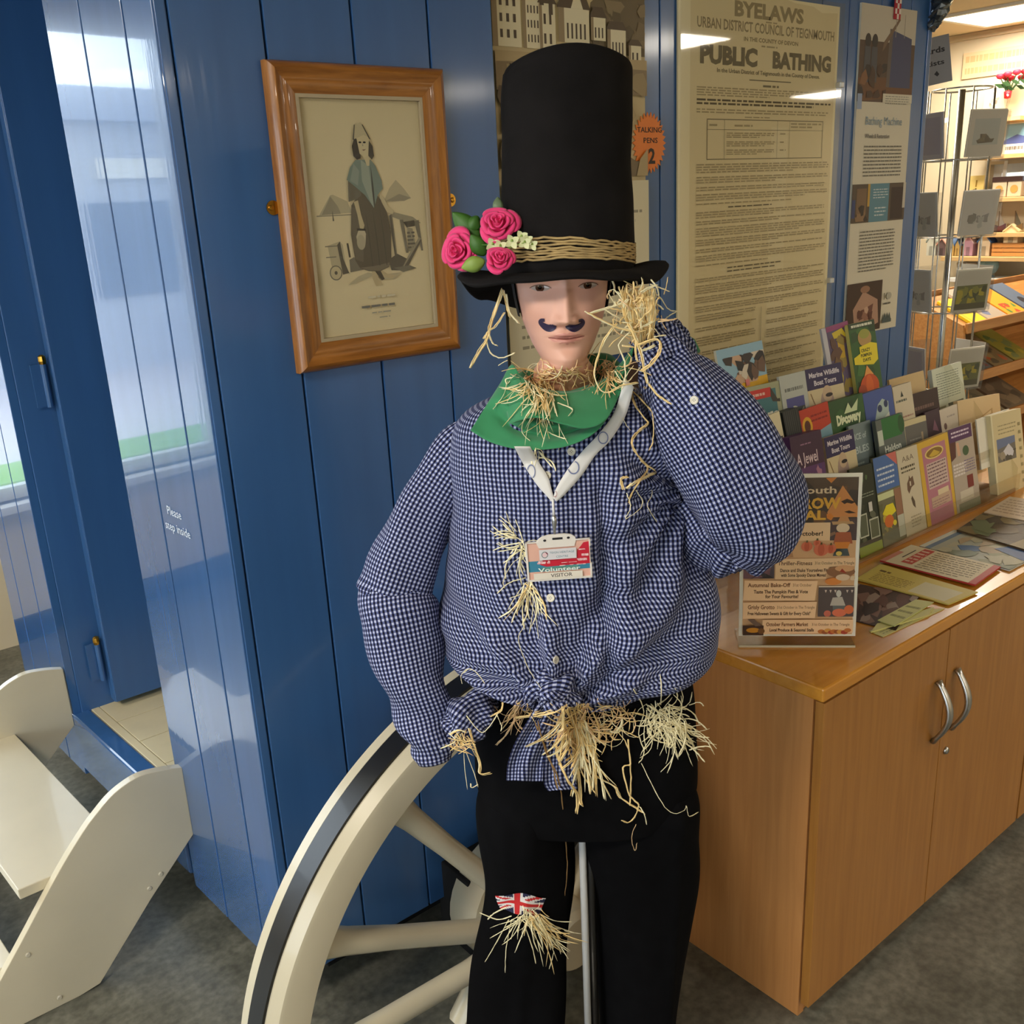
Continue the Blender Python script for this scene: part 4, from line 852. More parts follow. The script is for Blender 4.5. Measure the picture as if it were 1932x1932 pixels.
leaflet('card', (1677, 717), (1742, 699), 5, 0.16, lambda p: p.rect(0, 0, 1, 1, (206, 178, 130)), (206, 178, 130), 'plain tan card behind the tree leaflet', dy=-0.02)
def isle(p):
    p.rect(0, 0, 1, 1, (168, 172, 140)); p.rect(0, 0.2, 0.86, 0.93, (66, 122, 132)); p.rect(0, 0.84, 0.72, 0.95, (206, 52, 44)); p.lines(0.06, 0.66, 0.92, 0.86, 1, (236, 190, 180), 0.5); p.pg([(0.70, 0.84), (0.72, 0.95), (0.88, 0.80), (0.95, 0.80), (0.95, 0.76), (0.74, 0.78)], (60, 58, 50)); p.text("N'S", 0.88, 0.52, 0.22/CAP*0.62, (232, 236, 222), 'r', 0.06, width=0.52); p.lines(0.3, 0.8, 0.42, 0.32, 1, (196, 206, 196), 0.5)
leaflet('leaflet', (1402, 733), (1470, 718), 4, 0.20, isle, (180, 184, 160), 'teal leaflet with a red strip, half hidden by the raised sleeve')
def grey(p):
    p.rect(0, 0, 1, 1, (190, 196, 190)); p.lines(0.14, 0.86, 0.86, 0.78, 1, (120, 124, 120), 0.5, 0.05); p.rect(0.15, 0.40, 0.83, 0.72, (70, 76, 78)); p.rect(0.15, 0.60, 0.83, 0.72, (84, 86, 150)); p.blotch(0.2, 0.48, 0.78, 0.62, [(216, 220, 206), (150, 156, 130), (196, 200, 180)], 9, 0.09); p.rect(0.15, 0.40, 0.83, 0.47, (58, 72, 54)); p.lines(0.1, 0.9, 0.3, 0.1, 4, (160, 166, 160), 0.3)
leaflet('leaflet', (1469, 711), (1518, 699), 4, 0.20, grey, (196, 200, 196), 'pale grey leaflet with a small dark house photo')
def marine(p):
    p.rect(0, 0, 1, 1, (216, 200, 160)); p.rect(0, 0.74, 1, 1, (44, 36, 84)); p.text('Marine Wildlife', 0.5, 0.885, 0.085, (222, 216, 226), 'c', 0.03, width=0.84); p.text('Boat Tours', 0.5, 0.785, 0.085, (222, 216, 226), 'c', 0.03, width=0.62)
    p.ell(0.50, 0.53, 0.19, 0.19, (176, 152, 142)); p.ell(0.52, 0.66, 0.13, 0.10, (206, 180, 150)); p.ell(0.56, 0.64, 0.10, 0.025, (40, 32, 34)); p.rect(0.44, 0.28, 0.52, 0.40, (54, 40, 34)); p.pg([(0.05, 0.15), (0.2, 0.3), (0.95, 0.36), (0.98, 0.3), (0.3, 0.12)], (196, 170, 130)); p.pg([(0.06, 0.7), (0.08, 0.7), (0.34, 0.25), (0.32, 0.25)], (150, 120, 84))
leaflet('leaflet', (1518, 698), (1586, 683), 4, 0.20, marine, (210, 196, 164), 'upper navy and cream Marine Wildlife Boat Tours leaflet with a seal')
def tree(p):
    p.rect(0, 0, 1, 1, (214, 202, 176)); p.pg([(0.36, 0.84), (0.44, 0.92), (0.52, 0.84)], (50, 56, 46)); p.lines(0.1, 0.7, 0.82, 0.76, 1, (90, 96, 84), 0.5); p.lines(0.08, 0.92, 0.62, 0.2, 5, (170, 130, 116), 0.25)
leaflet('leaflet', (1683, 731), (1718, 720), 4, 0.20, tree, (214, 202, 176), 'narrow cream leaflet with a tiny tree emblem', thick=0.012, dy=-0.02)
def brown(p):
    p.rect(0, 0, 1, 1, (204, 190, 150)); p.rect(0, 0.62, 1, 1, (56, 36, 38)); p.lines(0.16, 0.84, 0.84, 0.72, 1, (116, 90, 84), 0.4, 0.05); p.lines(0.1, 0.9, 0.5, 0.3, 3, (150, 140, 110), 0.35)
leaflet('leaflet', (1713, 746), (1768, 730), 4, 0.19, brown, (204, 190, 150), 'dark brown topped leaflet below the typed list', dy=-0.02)
# third tier
leaflet('leaflet', (1449, 784), (1470, 776), 3, 0.2, lambda p: (p.rect(0, 0, 1, 1, (232, 222, 186)), p.rect(0.5, 0.6, 0.9, 0.72, (70, 66, 60))), (232, 222, 186), 'cream leaflet corner showing beside the sleeve')
leaflet('leaflet', (1476, 779), (1505, 768), 3, 0.2, lambda p: [p.rect(0, 0, 1, 1, (44, 44, 46))]+[p.rect(0.1+0.12*i, 0, 0.14+0.12*i, 1, (70, 76, 74)) for i in range(7)], (52, 56, 56), 'stack of black edged booklets beside the red leaflet', thick=0.03)
def castle(p):
    p.rect(0, 0, 1, 1, (130, 172, 190)); p.pg([(0, 0.62), (1, 0.72), (1, 1), (0, 1)], (196, 62, 36)); p.ell(0.2, 0.78, 0.17, 0.12, (226, 170, 40)); p.ell(0.2, 0.78, 0.10, 0.075, (90, 40, 20)); p.lines(0.35, 0.92, 0.92, 0.8, 2, (150, 40, 28), 0.4); p.rect(0.58, 0.35, 0.62, 0.58, (60, 90, 110)); p.pg([(0.3, 0.3), (1, 0.42), (1, 0.2), (0.3, 0.2)], (58, 90, 60)); p.pg([(0, 0.62), (0.05, 0.62), (0.1, 0.3), (0, 0.3)], (190, 60, 36))
leaflet('leaflet', (1507, 776), (1561, 757), 3, 0.19, castle, (196, 70, 44), 'leaflet with a red top, gold roundel and pale blue sky')
def discover(p):
    p.rect(0, 0, 1, 1, (44, 84, 44)); p.blotch(0, 0.3, 1, 1, [(52, 96, 48), (36, 70, 38)], 8, 0.2); p.text('Discovery', 0.16, 0.68, 0.17, (226, 234, 196), bold=0.06, width=0.72); p.pg([(0.4, 0.8), (0.55, 0.93), (0.62, 0.84), (0.85, 0.95), (0.78, 0.8)], (206, 222, 176)); p.rect(0.38, 0.30, 0.98, 0.60, (84, 84, 130)); p.lines(0.45, 0.9, 0.55, 0.36, 2, (196, 200, 226), 0.45, 0.3); p.blotch(0.05, 0.2, 0.36, 0.5, [(130, 66, 40), (80, 50, 34)], 7, 0.09)
leaflet('leaflet', (1562, 760), (1626, 741), 3, 0.19, discover, (60, 96, 56), 'dark green leaflet with big pale Discovery lettering', thick=0.02)
def croc(p):
    p.rect(0, 0, 1, 1, (70, 92, 160)); p.pg([(0.25, 0.45), (0.3, 0.62), (0.45, 0.8), (0.62, 0.86), (0.82, 0.8), (0.78, 0.6), (0.55, 0.5), (0.35, 0.4)], (176, 196, 190)); p.ell(0.5, 0.74, 0.08, 0.05, (44, 60, 100)); p.ell(0.72, 0.78, 0.07, 0.05, (44, 60, 100)); p.pg([(0.2, 0.48), (0.8, 0.66), (0.8, 0.6), (0.22, 0.42)], (222, 228, 214)); p.pg([(0.05, 0.30), (0.3, 0.42), (0.28, 0.34), (0.05, 0.24)], (36, 50, 60)); p.rect(0, 0, 1, 0.2, (60, 110, 110))
leaflet('leaflet', (1627, 744), (1681, 726), 3, 0.19, croc, (90, 108, 160), 'blue leaflet with a pale cartoon sea creature logo', thick=0.015)
leaflet('leaflet', (1744, 779), (1771, 769), 3, 0.18, lambda p: (p.rect(0, 0, 1, 1, (66, 46, 60)), p.pg([(0.4, 0.7), (0.6, 0.85), (0.8, 0.65)], (130, 90, 110))), (66, 46, 60), 'narrow dark purple leaflet right of the grey booklet')
def emblem(p):
    p.rect(0, 0, 1, 1, (206, 194, 176)); p.ell(0.28, 0.74, 0.07, 0.05, (110, 84, 80)); p.lines(0.4, 0.9, 0.9, 0.84, 1, (170, 158, 146), 0.4)
leaflet('leaflet', (1768, 776), (1808, 761), 3, 0.19, emblem, (206, 194, 176), 'pale leaflet with a tiny emblem below the typed list')
def card2(p): p.rect(0, 0, 1, 1, (212, 184, 138)); p.pg([(0.3, 0.58), (0.8, 0.74), (0.8, 0.82), (0.3, 0.66)], (186, 152, 100)); p.pg([(0.34, 0.61), (0.76, 0.75), (0.76, 0.79), (0.34, 0.65)], (222, 196, 150))
leaflet('leaflet', (1806, 757), (1885, 742), 3, 0.21, card2, (212, 184, 138), 'broad tan folder with a framed title at the right end', thick=0.012)
# second tier
def jewel(p):
    p.rect(0, 0, 1, 1, (96, 56, 110)); p.rect(0, 0.6, 1, 1, (66, 36, 66)); p.text('A Jewel', 0.14, 0.64, 0.20, (226, 206, 216), bold=0.01, width=0.66); p.lines(0.3, 0.7, 0.9, 0.86, 1, (150, 110, 140), 0.4); p.pg([(0.3, 0.1), (0.36, 0.5), (0.62, 0.48), (0.66, 0.1)], (206, 140, 150)); p.rect(0.52, 0.1, 0.62, 0.46, (130, 70, 90)); p.blotch(0, 0.1, 1, 0.6, [(130, 90, 140), (170, 120, 150), (90, 60, 120)], 12, 0.12)
leaflet('leaflet', (1489, 826), (1548, 810), 2, 0.19, jewel, (96, 60, 110), 'purple leaflet titled A Jewel', thick=0.03)
leaflet('leaflet', (1554, 827), (1609, 809), 2, 0.19, marine, (210, 196, 164), 'lower navy and cream Marine Wildlife Boat Tours leaflet')
def iceb(p): p.rect(0, 0, 1, 1, (120, 136, 138)); p.text('ICE of', 0.2, 0.80, 0.11, (186, 200, 200), bold=0.02, width=0.55); p.text('BLES', 0.15, 0.62, 0.13, (186, 200, 200), bold=0.02, width=0.65); p.lines(0.15, 0.6, 0.52, 0.46, 1, (170, 184, 184), 0.4)
leaflet('leaflet', (1600, 805), (1641, 792), 2, 0.19, iceb, (130, 144, 146), 'grey blue leaflet with pale capitals beside the lower boat leaflet', dy=0.02)
def forest(p):
    p.rect(0, 0, 1, 1, (96, 104, 100)); p.pg([(0.2, 0.72), (0.2, 1), (0.9, 1), (0.9, 0.72)], (42, 112, 56)); p.ell(0.9, 0.86, 0.12, 0.12, (36, 84, 44)); p.rect(0.02, 0.66, 0.2, 0.86, (196, 206, 190)); p.text('Haldon', 0.2, 0.55, 0.12, (216, 222, 212), bold=0.03, width=0.6); p.text('Forest Park', 0.06, 0.40, 0.12, (216, 222, 212), bold=0.03, width=0.9)
leaflet('leaflet', (1651, 795), (1702, 778), 2, 0.19, forest, (96, 104, 100), 'grey and green Haldon Forest Park leaflet', thick=0.01)
def greyb(p): p.rect(0, 0, 1, 1, (206, 192, 150)); p.rect(0.05, 0.35, 1, 0.92, (104, 102, 98)); p.lines(0.2, 0.7, 0.75, 0.6, 2, (150, 148, 140), 0.3); p.rect(0.72, 0.62, 0.80, 0.78, (170, 150, 120))
leaflet('leaflet', (1703, 796), (1746, 783), 2, 0.18, greyb, (206, 196, 160), 'white rimmed charcoal booklet left of the purple leaflet', thick=0.012)
# front tier
def nightgreen(p):
    p.rect(0, 0, 1, 1, (40, 48, 34)); p.blotch(0.3, 0.82, 0.7, 0.94, [(80, 110, 70)], 4, 0.06); p.lines(0.2, 0.9, 0.72, 0.66, 2, (150, 160, 140), 0.3); p.blotch(0, 0.2, 1, 0.6, [(70, 76, 54), (96, 100, 80), (56, 62, 46)], 12, 0.14); p.rect(0.1, 0.25, 0.48, 0.5, (196, 200, 180)); p.rect(0.13, 0.265, 0.45, 0.485, (90, 96, 76)); p.rect(0.55, 0.2, 0.95, 0.42, (196, 200, 180)); p.rect(0.58, 0.215, 0.92, 0.405, (96, 100, 78)); p.rect(0.6, 0.5, 0.75, 0.6, (206, 206, 200)); p.rect(0, 0, 1, 0.16, (150, 168, 50))
leaflet('leaflet', (1602, 887), (1646, 873), 1, 0.225, nightgreen, (50, 58, 40), 'dark green leaflet with a lime band, right of the festival poster')
def bluefarm(p):
    p.rect(0, 0, 1, 1, (112, 110, 84)); p.rect(0, 0.62, 1, 1, (74, 110, 170)); p.pg([(0.55, 1), (1, 0.85), (1, 1)], (206, 110, 100)); p.lines(0.1, 0.85, 0.9, 0.66, 4, (200, 212, 226), 0.35); p.rect(0, 0.53, 1, 0.60, (206, 212, 160)); p.blotch(0, 0.15, 0.75, 0.52, [(150, 140, 90), (100, 100, 66), (196, 170, 60)], 10, 0.1); p.pg([(0.1, 0.38), (0.3, 0.46), (0.6, 0.46), (0.7, 0.36), (0.4, 0.32)], (226, 210, 40)); p.ell(0.35, 0.28, 0.2, 0.07, (206, 110, 46)); p.ell(0.58, 0.24, 0.08, 0.03, (220, 206, 60)); p.rect(0.7, 0.15, 1, 0.6, (150, 110, 84)); p.rect(0.72, 0.06, 1, 0.3, (190, 190, 170))
leaflet('leaflet', (1646, 866), (1689, 851), 1, 0.225, bluefarm, (112, 110, 84), 'blue topped farm park leaflet in the front tier')
def awa(p):
    p.rect(0, 0, 1, 1, (206, 194, 166)); p.text('A&A', 0.22, 0.86, 0.085, (112, 96, 78), bold=0.0, width=0.55); p.lines(0.12, 0.8, 0.83, 0.77, 1, (84, 76, 54), 0.4, 0.05); p.lines(0.12, 0.8, 0.78, 0.73, 1, (84, 76, 54), 0.35, 0.05); p.pg([(0.30, 0.55), (0.32, 0.62), (0.42, 0.66), (0.45, 0.7), (0.5, 0.66), (0.62, 0.68), (0.66, 0.58), (0.5, 0.56), (0.36, 0.50)], (110, 84, 66)); p.rect(0.44, 0.58, 0.5, 0.63, (212, 200, 176)); p.pg([(0.42, 0.44), (0.48, 0.47), (0.58, 0.40), (0.58, 0.32), (0.48, 0.36)], (96, 80, 62)); p.lines(0.3, 0.8, 0.26, 0.12, 4, (160, 146, 120), 0.35)
leaflet('leaflet', (1690, 852), (1729, 838), 1, 0.23, awa, (206, 194, 166), 'white leaflet with small brown photos, in the front tier', thick=0.012)
def pinky(p):
    p.rect(0, 0, 1, 1, (214, 172, 60)); p.rect(0.12, 0.06, 0.88, 0.93, (186, 122, 136)); p.ell(0.5, 0.84, 0.30, 0.065, (226, 200, 120)); p.ell(0.5, 0.84, 0.26, 0.05, (140, 104, 40)); p.pg([(0.32, 0.82), (0.5, 0.87), (0.68, 0.82), (0.6, 0.80), (0.4, 0.80)], (206, 170, 60)); p.rect(0.2, 0.46, 0.84, 0.74, (206, 182, 172)); p.lines(0.22, 0.82, 0.74, 0.47, 7, (124, 92, 96), 0.4); p.rect(0.45, 0.34, 0.8, 0.42, (224, 204, 166)); p.rect(0.22, 0.24, 0.84, 0.36, (196, 166, 142)); p.lines(0.24, 0.8, 0.33, 0.24, 3, (160, 120, 120), 0.35)
leaflet('leaflet', (1729, 838), (1787, 815), 1, 0.235, pinky, (214, 176, 80), 'yellow bordered pink leaflet, the brightest in the front tier', thick=0.014)
def purplemix(p):
    p.rect(0, 0, 1, 1, (180, 166, 150)); p.rect(0, 0.84, 0.95, 1, (84, 48, 92)); p.lines(0.1, 0.85, 0.97, 0.88, 2, (216, 200, 216), 0.45); p.pg([(0, 0.84), (0.25, 0.84), (0.2, 0.66), (0, 0.62)], (90, 50, 44)); p.pg([(0.25, 0.82), (0.36, 0.82), (0.4, 0.66), (0.28, 0.66)], (214, 170, 140)); p.ell(0.62, 0.70, 0.13, 0.06, (66, 92, 60)); p.lines(0.05, 0.6, 0.58, 0.42, 4, (222, 212, 206), 0.6); p.lines(0.5, 0.95, 0.6, 0.44, 5, (124, 110, 140), 0.4); p.rect(0.55, 0.25, 0.8, 0.4, (120, 44, 40)); p.rect(0.2, 0.12, 0.75, 0.24, (206, 196, 176)); p.rect(0.1, 0.0, 1, 0.1, (120, 122, 100))
leaflet('leaflet', (1788, 812), (1833, 797), 1, 0.225, purplemix, (180, 166, 150), 'busy leaflet with a purple heading right of the pink one')
def cream(p):
    p.rect(0, 0, 1, 1, (206, 192, 148)); p.rect(0, 0, 0.05, 1, (220, 212, 176)); p.lines(0.2, 0.8, 0.88, 0.74, 3, (150, 140, 104), 0.3); p.rect(0.12, 0.42, 0.72, 0.70, (110, 106, 98)); p.pg([(0.12, 0.58), (0.72, 0.62), (0.72, 0.70), (0.12, 0.70)], (104, 118, 150)); p.pg([(0.2, 0.5), (0.5, 0.62), (0.66, 0.52), (0.6, 0.46)], (200, 200, 206)); p.blotch(0.12, 0.42, 0.72, 0.54, [(80, 76, 66), (150, 140, 120)], 8, 0.07)
    for q in range(8): p.rect(0.85, 0.1+q*0.1, 0.92, 0.14+q*0.1, (150, 140, 100))
leaflet('leaflet', (1868, 785), (1925, 770), 1, 0.235, cream, (214, 202, 160), 'thick cream brochure with a seaside photo at the right end', thick=0.02)
for i in range(5):
    leaflet('leaflet', (1842+i*5, 792-i*2), (1884+i*5, 779-i*2), 1, 0.14, None, [(226, 222, 206), (206, 206, 196), (216, 210, 186), (190, 192, 186), (222, 216, 196)][i], ['leftmost thin white brochure of the fan beside the cream brochure', 'second thin brochure of the white fan beside the cream brochure', 'middle thin brochure of the white fan beside the cream brochure', 'greyest thin brochure of the white fan beside the cream brochure', 'thin brochure of the white fan touching the cream brochure'][i], thick=0.004, dy=0.012+0.006*i)
# the rack itself
x0r, x1r = 1.78, 2.78
BRN = wood('rack_base_wood', (150, 100, 50), (176, 124, 66), 0.4, (0.8, 9, 9), 7)
box('base_board', x0r, x1r, 1.163, 1.46, TZ, TZ+0.010, BRN, rk, bevel=0.001)
prev = None
for row in sorted(ROWS):
    zb = min(tier_z[row])-0.004; yb = ROWS[row]-0.055
    zb = max(zb, TZ+0.012)
    box('tier_shelf', x0r, x1r, yb-0.004, yb+0.05, zb-0.003, zb, ACR, rk)
    box('tier_front', x0r, x1r, yb-0.006, yb-0.004, zb-0.003, zb+0.045, ACR, rk)
    if row > 1: box('riser', x0r+0.02, x1r-0.02, yb+0.046, yb+0.049, TZ+0.01, zb-0.003, ACR, rk)
for x in (x0r, x1r): MB().prism([(1.165, TZ+0.01), (1.46, TZ+0.01), (1.46, TZ+0.36), (1.40, TZ+0.36), (1.165, TZ+0.07)], lambda a, b, d_: (d_, a, b), x, x+0.003).build('end_plate', ACR, rk)
# ------------------------------------------------------------------ the scarecrow: a dressed mannequin on a pole
DM = 1.42
def MP(px, py, w=0.0): return Vector(onF(px, py, DM-w))
VU, VW, VZ = Vector(RH), -Vector(FH), Vector((0, 0, 1))
HC = MP(1059, 534, 0.0)                       # head axis at eye level
man = thing('scarecrow', 'scarecrow mannequin in checked shirt, green scarf and black trousers, hand raised to its hat', 'scarecrow', (MP(1066, 900).x, MP(1066, 900).y, 0.0))
GING = gingham()
def cat(P_, t):
    """Catmull-Rom through rows of P_ at parameter t in 0..n-1"""
    P_ = np.asarray(P_, float); n = len(P_); i = min(int(t), n-2); f = t-i
    p0, p1, p2, p3 = P_[max(i-1, 0)], P_[i], P_[i+1], P_[min(i+2, n-1)]
    return 0.5*((2*p1)+(-p0+p2)*f+(2*p0-5*p1+4*p2-p3)*f*f+(-p0+3*p1-3*p2+p3)*f**3)
def smooth_path(pts, n):
    return [Vector(cat([tuple(p) for p in pts], (len(pts)-1)*i/(n-1))) for i in range(n)]
def sst(a, b, x):
    t = min(1.0, max(0.0, (x-a)/(b-a))); return t*t*(3-2*t)
def cloth_rings(R, u_sign=1.0, front=0):
    """uv in metres for a list of closed rings; returns rings with duplicated seam column, uv list"""
    R = [list(q)+[q[0]] for q in R]; uv = []; v = 0.0
    for i, q in enumerate(R):
        if i:
            m = len(q)//4
            v += sum((Vector(q[j])-Vector(R[i-1][j])).length for j in range(0, len(q)-1, m))/max(1, len(range(0, len(q)-1, m)))
        u = 0.0; row = []
        for j, p in enumerate(q):
            if j: u += (Vector(p)-Vector(q[j-1])).length
            row.append(u)
        o = row[front]
        uv += [((a-o)*u_sign, v) for a in row]
    return R, uv
# ---- mannequin body: bust, neck and head as one surface
def interp(tab, z):
    if z <= tab[0][0]: return tab[0][1]
    for (a, b), (c, d_) in zip(tab[:-1], tab[1:]):
        if z <= c:
            t = (z-a)/(c-a); t = t*t*(3-2*t) if False else t
            return b+(d_-b)*t
    return tab[-1][1]
A_T = [(-0.40, .135), (-0.30, .15), (-0.235, .145), (-0.205, .105), (-0.185, .062), (-0.165, .052), (-0.135, .049), (-0.118, .046), (-0.112, .040), (-0.104, .034), (-0.095, .0405), (-0.085, .0475), (-0.07, .054), (-0.05, .061), (-0.02, .0665), (0.0, .069), (0.03, .0735), (0.06, .073), (0.085, .066), (0.105, .05), (0.118, .028), (0.123, .004)]
F_T = [(-0.40, .10), (-0.30, .10), (-0.235, .08), (-0.205, .058), (-0.185, .045), (-0.165, .040), (-0.135, .042), (-0.122, .052), (-0.115, .068), (-0.108, .080), (-0.098, .087), (-0.085, .086), (-0.07, .088), (-0.05, .089), (-0.02, .088), (0.0, .086), (0.02, .092), (0.05, .092), (0.085, .078), (0.105, .055), (0.118, .03), (0.123, .004)]
B_T = [(-0.40, .09), (-0.30, .10), (-0.235, .09), (-0.205, .07), (-0.165, .058), (-0.12, .060), (-0.08, .075), (-0.04, .09), (0.0, .098), (0.05, .10), (0.085, .088), (0.105, .065), (0.118, .035), (0.123, .004)]
g = lambda x, s: math.exp(-(x/s)**2)
def face_bumps(x, z):
    b = 0.0
    if z < -0.13 or z > 0.05: return 0.0
    # nose: bridge to tip
    if -0.062 < z < 0.02:
        t = (0.012-z)/0.058; t = min(1, max(0, t))
        prot = 0.005+0.021*t**1.05; wd = 0.0062+0.0058*t
        fall = 1.0 if z > -0.046 else max(0.0, 1-((-0.046-z)/0.009)**1.6)
        top = sst(0.02, 0.004, z)
        b += prot*fall*top*g(x, wd)
        b += 0.0085*(g(x-0.0130, 0.0052)+g(x+0.0130, 0.0052))*g(z+0.0455, 0.0065)
    sx = abs(x)-0.034
    b -= 0.0135*g(sx, 0.020)*g(z-0.001, 0.0125)            # sockets
    b += 0.0062*g(sx, 0.0135)*g(z+0.001, 0.0075)           # eyeballs under the lids
    b += 0.0026*g(sx, 0.017)*g(z-0.0085, 0.0028)           # upper lid fold
    b += 0.0040*g(abs(x)-0.030, 0.022)*g(z-0.019, 0.007)   # brow
    b += 0.0035*g(abs(x)-0.042, 0.018)*g(z+0.035, 0.016)   # cheekbone
    b += 0.0060*g(x, 0.0185)*g(z+0.066, 0.0045)*(1-0.15*g(x, 0.003))   # upper lip
    b += 0.0072*g(x, 0.0160)*g(z+0.0765, 0.0050)           # lower lip
    b -= 0.0060*g(x, 0.020)*g(z+0.0712, 0.0015)            # mouth line
    b -= 0.0030*g(x, 0.014)*g(z+0.0865, 0.0045)            # under the lip
    b += 0.0045*g(x, 0.016)*g(z+0.101, 0.010)              # chin
    b -= 0.0012*g(x, 0.0025)*g(z+0.057, 0.004)             # philtrum
    return b
def face_w(x, z):
    a, f_ = interp(A_T, z), interp(F_T, z)
    q = max(0.0, 1-(abs(x)/a)**2.3)
    return f_*q**0.5+face_bumps(x, z)
SXH, SZH, SWH = 0.96, 0.94, 0.95
def HP(x, z, w): return HC+VU*x*SXH+VZ*(z if z > -0.08 else -0.08+(z+0.08)*1.33)*SZH+VW*w*SWH
zs = [-0.40, -0.36, -0.32, -0.28, -0.25, -0.235, -0.22, -0.205, -0.195, -0.185, -0.175, -0.165, -0.155, -0.145, -0.135]
zs += [-0.128+0.0014*i for i in range(126)]
z = zs[-1]
while z < 0.118: z += 0.006; zs.append(min(z, 0.123))
NB = 220; R = []
for z in zs:
    a, f_, bk = interp(A_T, z), interp(F_T, z), interp(B_T, z); q = []
    for j in range(NB):
        t = 2*math.pi*j/NB; x = a*math.sin(t); c = math.cos(t)
        w = face_w(x, z) if c >= 0 else -bk*abs(c)**0.95
        q.append(tuple(HP(x, z, w)))
    R.append(q)
SKIN = bpy.data.materials.new('mannequin_skin'); SKIN.use_nodes = True
nt = SKIN.node_tree; b_ = nt.nodes['Principled BSDF']
at = nt.nodes.new('ShaderNodeAttribute'); at.attribute_name = 'paint'
nt.links.new(at.outputs['Color'], b_.inputs['Base Color']); b_.inputs['Roughness'].default_value = 0.42; b_.inputs['Specular IOR Level'].default_value = 0.4
body = MB().rings(R).build('body', SKIN, man, smooth=True)
col = body.data.color_attributes.new('paint', 'FLOAT_COLOR', 'POINT')
sk = np.array(lin((228, 176, 156))[:3]); lipc = np.array(lin((200, 132, 118))[:3]); nk = np.array(lin((206, 150, 118))[:3]); cheekc = np.array(lin((206, 150, 132))[:3])
cols = []
for z in zs:
    a = interp(A_T, z)
    for j in range(NB):
        t = 2*math.pi*j/NB; x = a*math.sin(t)
        c = sk.copy()
        if math.cos(t) > 0:
            l = min(1.0, sst(0.0255, 0.0185, abs(x))*(g(z+0.0672, 0.0042*(1-0.5*(x/0.03)**2)+1e-5)+g(z+0.0758, 0.0055*(1-0.7*(x/0.03)**2)+1e-5)))
            c = c*(1-0.25*l)+lipc*0.25*l
            ck = 0.5*g(abs(x)-0.043, 0.02)*g(z+0.04, 0.02); c = c*(1-ck)+cheekc*ck  # cheeks tinted a little darker than the skin
        k = sst(-0.11, -0.125, z); c = c*(1-k)+nk*k
        cols += [c[0], c[1], c[2], 1.0]
col.data.foreach_set('color', cols)
# painted eyes and moustache lie on the skin
def face_patch(name, polys, mats, lift=0.0007):
    mb = MB()
    for pts, mi, lf in polys:
        c = (sum(p[0] for p in pts)/len(pts), sum(p[1] for p in pts)/len(pts)); v = []; n = len(pts); rings = 4
        for k in range(rings+1):
            e = k/rings
            for p in pts:
                x, z = c[0]+(p[0]-c[0])*e, c[1]+(p[1]-c[1])*e
                v.append(tuple(HP(x, z, face_w(x, z)+lift+lf)))
        f = [(k*n+i, k*n+(i+1) % n, (k+1)*n+(i+1) % n, (k+1)*n+i) for k in range(rings) for i in range(n)]
        mb.add(v, f, mi)
    return mb.build(name, mats, man, smooth=True, fix=False)
EW = [M('eye_white', (190, 172, 162), 0.15, 0.6), M('iris_brown', (74, 46, 32), 0.12, 0.6), M('pupil_black', (14, 10, 10), 0.1, 0.6), M('lash_brown', (112, 78, 64), 0.5)]
for sx in (-1, 1):
    ec = (0.034*sx, 0.0)
    alm = [(ec[0]+0.0132*math.cos(t), ec[1]-0.0008+(0.0043 if math.sin(t) > 0 else 0.0036)*math.sin(t)*(abs(math.sin(t))**0.25)) for t in [2*math.pi*i/24 for i in range(24)]]
    ic = (ec[0]-0.001, 0.0006)
    iris = [(ic[0]+0.0062*math.cos(t), min(0.0043, max(-0.0043, ic[1]+0.0062*math.sin(t)))) for t in [2*math.pi*i/20 for i in range(20)]]
    pup = [(ic[0]+0.0028*math.cos(t), ic[1]+0.0028*math.sin(t)) for t in [2*math.pi*i/12 for i in range(12)]]
    gl = [(ic[0]-0.002+0.0008*math.cos(t), ic[1]+0.0022+0.0008*math.sin(t)) for t in [2*math.pi*i/8 for i in range(8)]]
    up = [(ec[0]+0.0150*(-1+2*i/12), 0.0002+0.0048*math.sin(math.pi*i/12)**0.7) for i in range(13)]
    lid = up+[(p[0], p[1]-0.0012-0.0006*math.sin(math.pi*i/12)) for i, p in reversed(list(enumerate(up)))]
    e = face_patch('eye', [(alm, 0, 0.0), (iris, 1, 0.0003), (pup, 2, 0.0005), (gl, 0, 0.0007)], EW)
    e['label'] = 'painted brown eye'
    lash = []
    for i in range(12): lash.append(([up[i], up[i+1], (up[i+1][0], up[i+1][1]-0.0014), (up[i][0], up[i][1]-0.0014)], 0, 0.0004))
    face_patch('eyelid_line', lash, [EW[3]])
INKM = M('moustache_ink', (46, 34, 66), 0.35)
def px_face(px, py): # face coordinates of a frame point
    k = (MP(px, py, 0.09)-HC); return (k.dot(VU)/SXH, k.dot(VZ)/SZH)
def brush(ptsw, n=20):
    P_ = [(*px_face(a, b), w*0.00076) for a, b, w in ptsw]; out = []
    S = [cat(P_, (len(P_)-1)*i/(n-1)) for i in range(n)]
    for i in range(n-1):
        q = []
        for k in (i, i+1):
            t = S[min(k+1, n-1)][:2]-S[max(k-1, 0)][:2]; t = t/max(np.linalg.norm(t), 1e-9); nn = np.array([-t[1], t[0]])
            q.append((tuple(S[k][:2]+nn*S[k][2]), tuple(S[k][:2]-nn*S[k][2])))
        out.append(([q[0][0], q[0][1], q[1][1], q[1][0]], 0, 0.0))
    return out
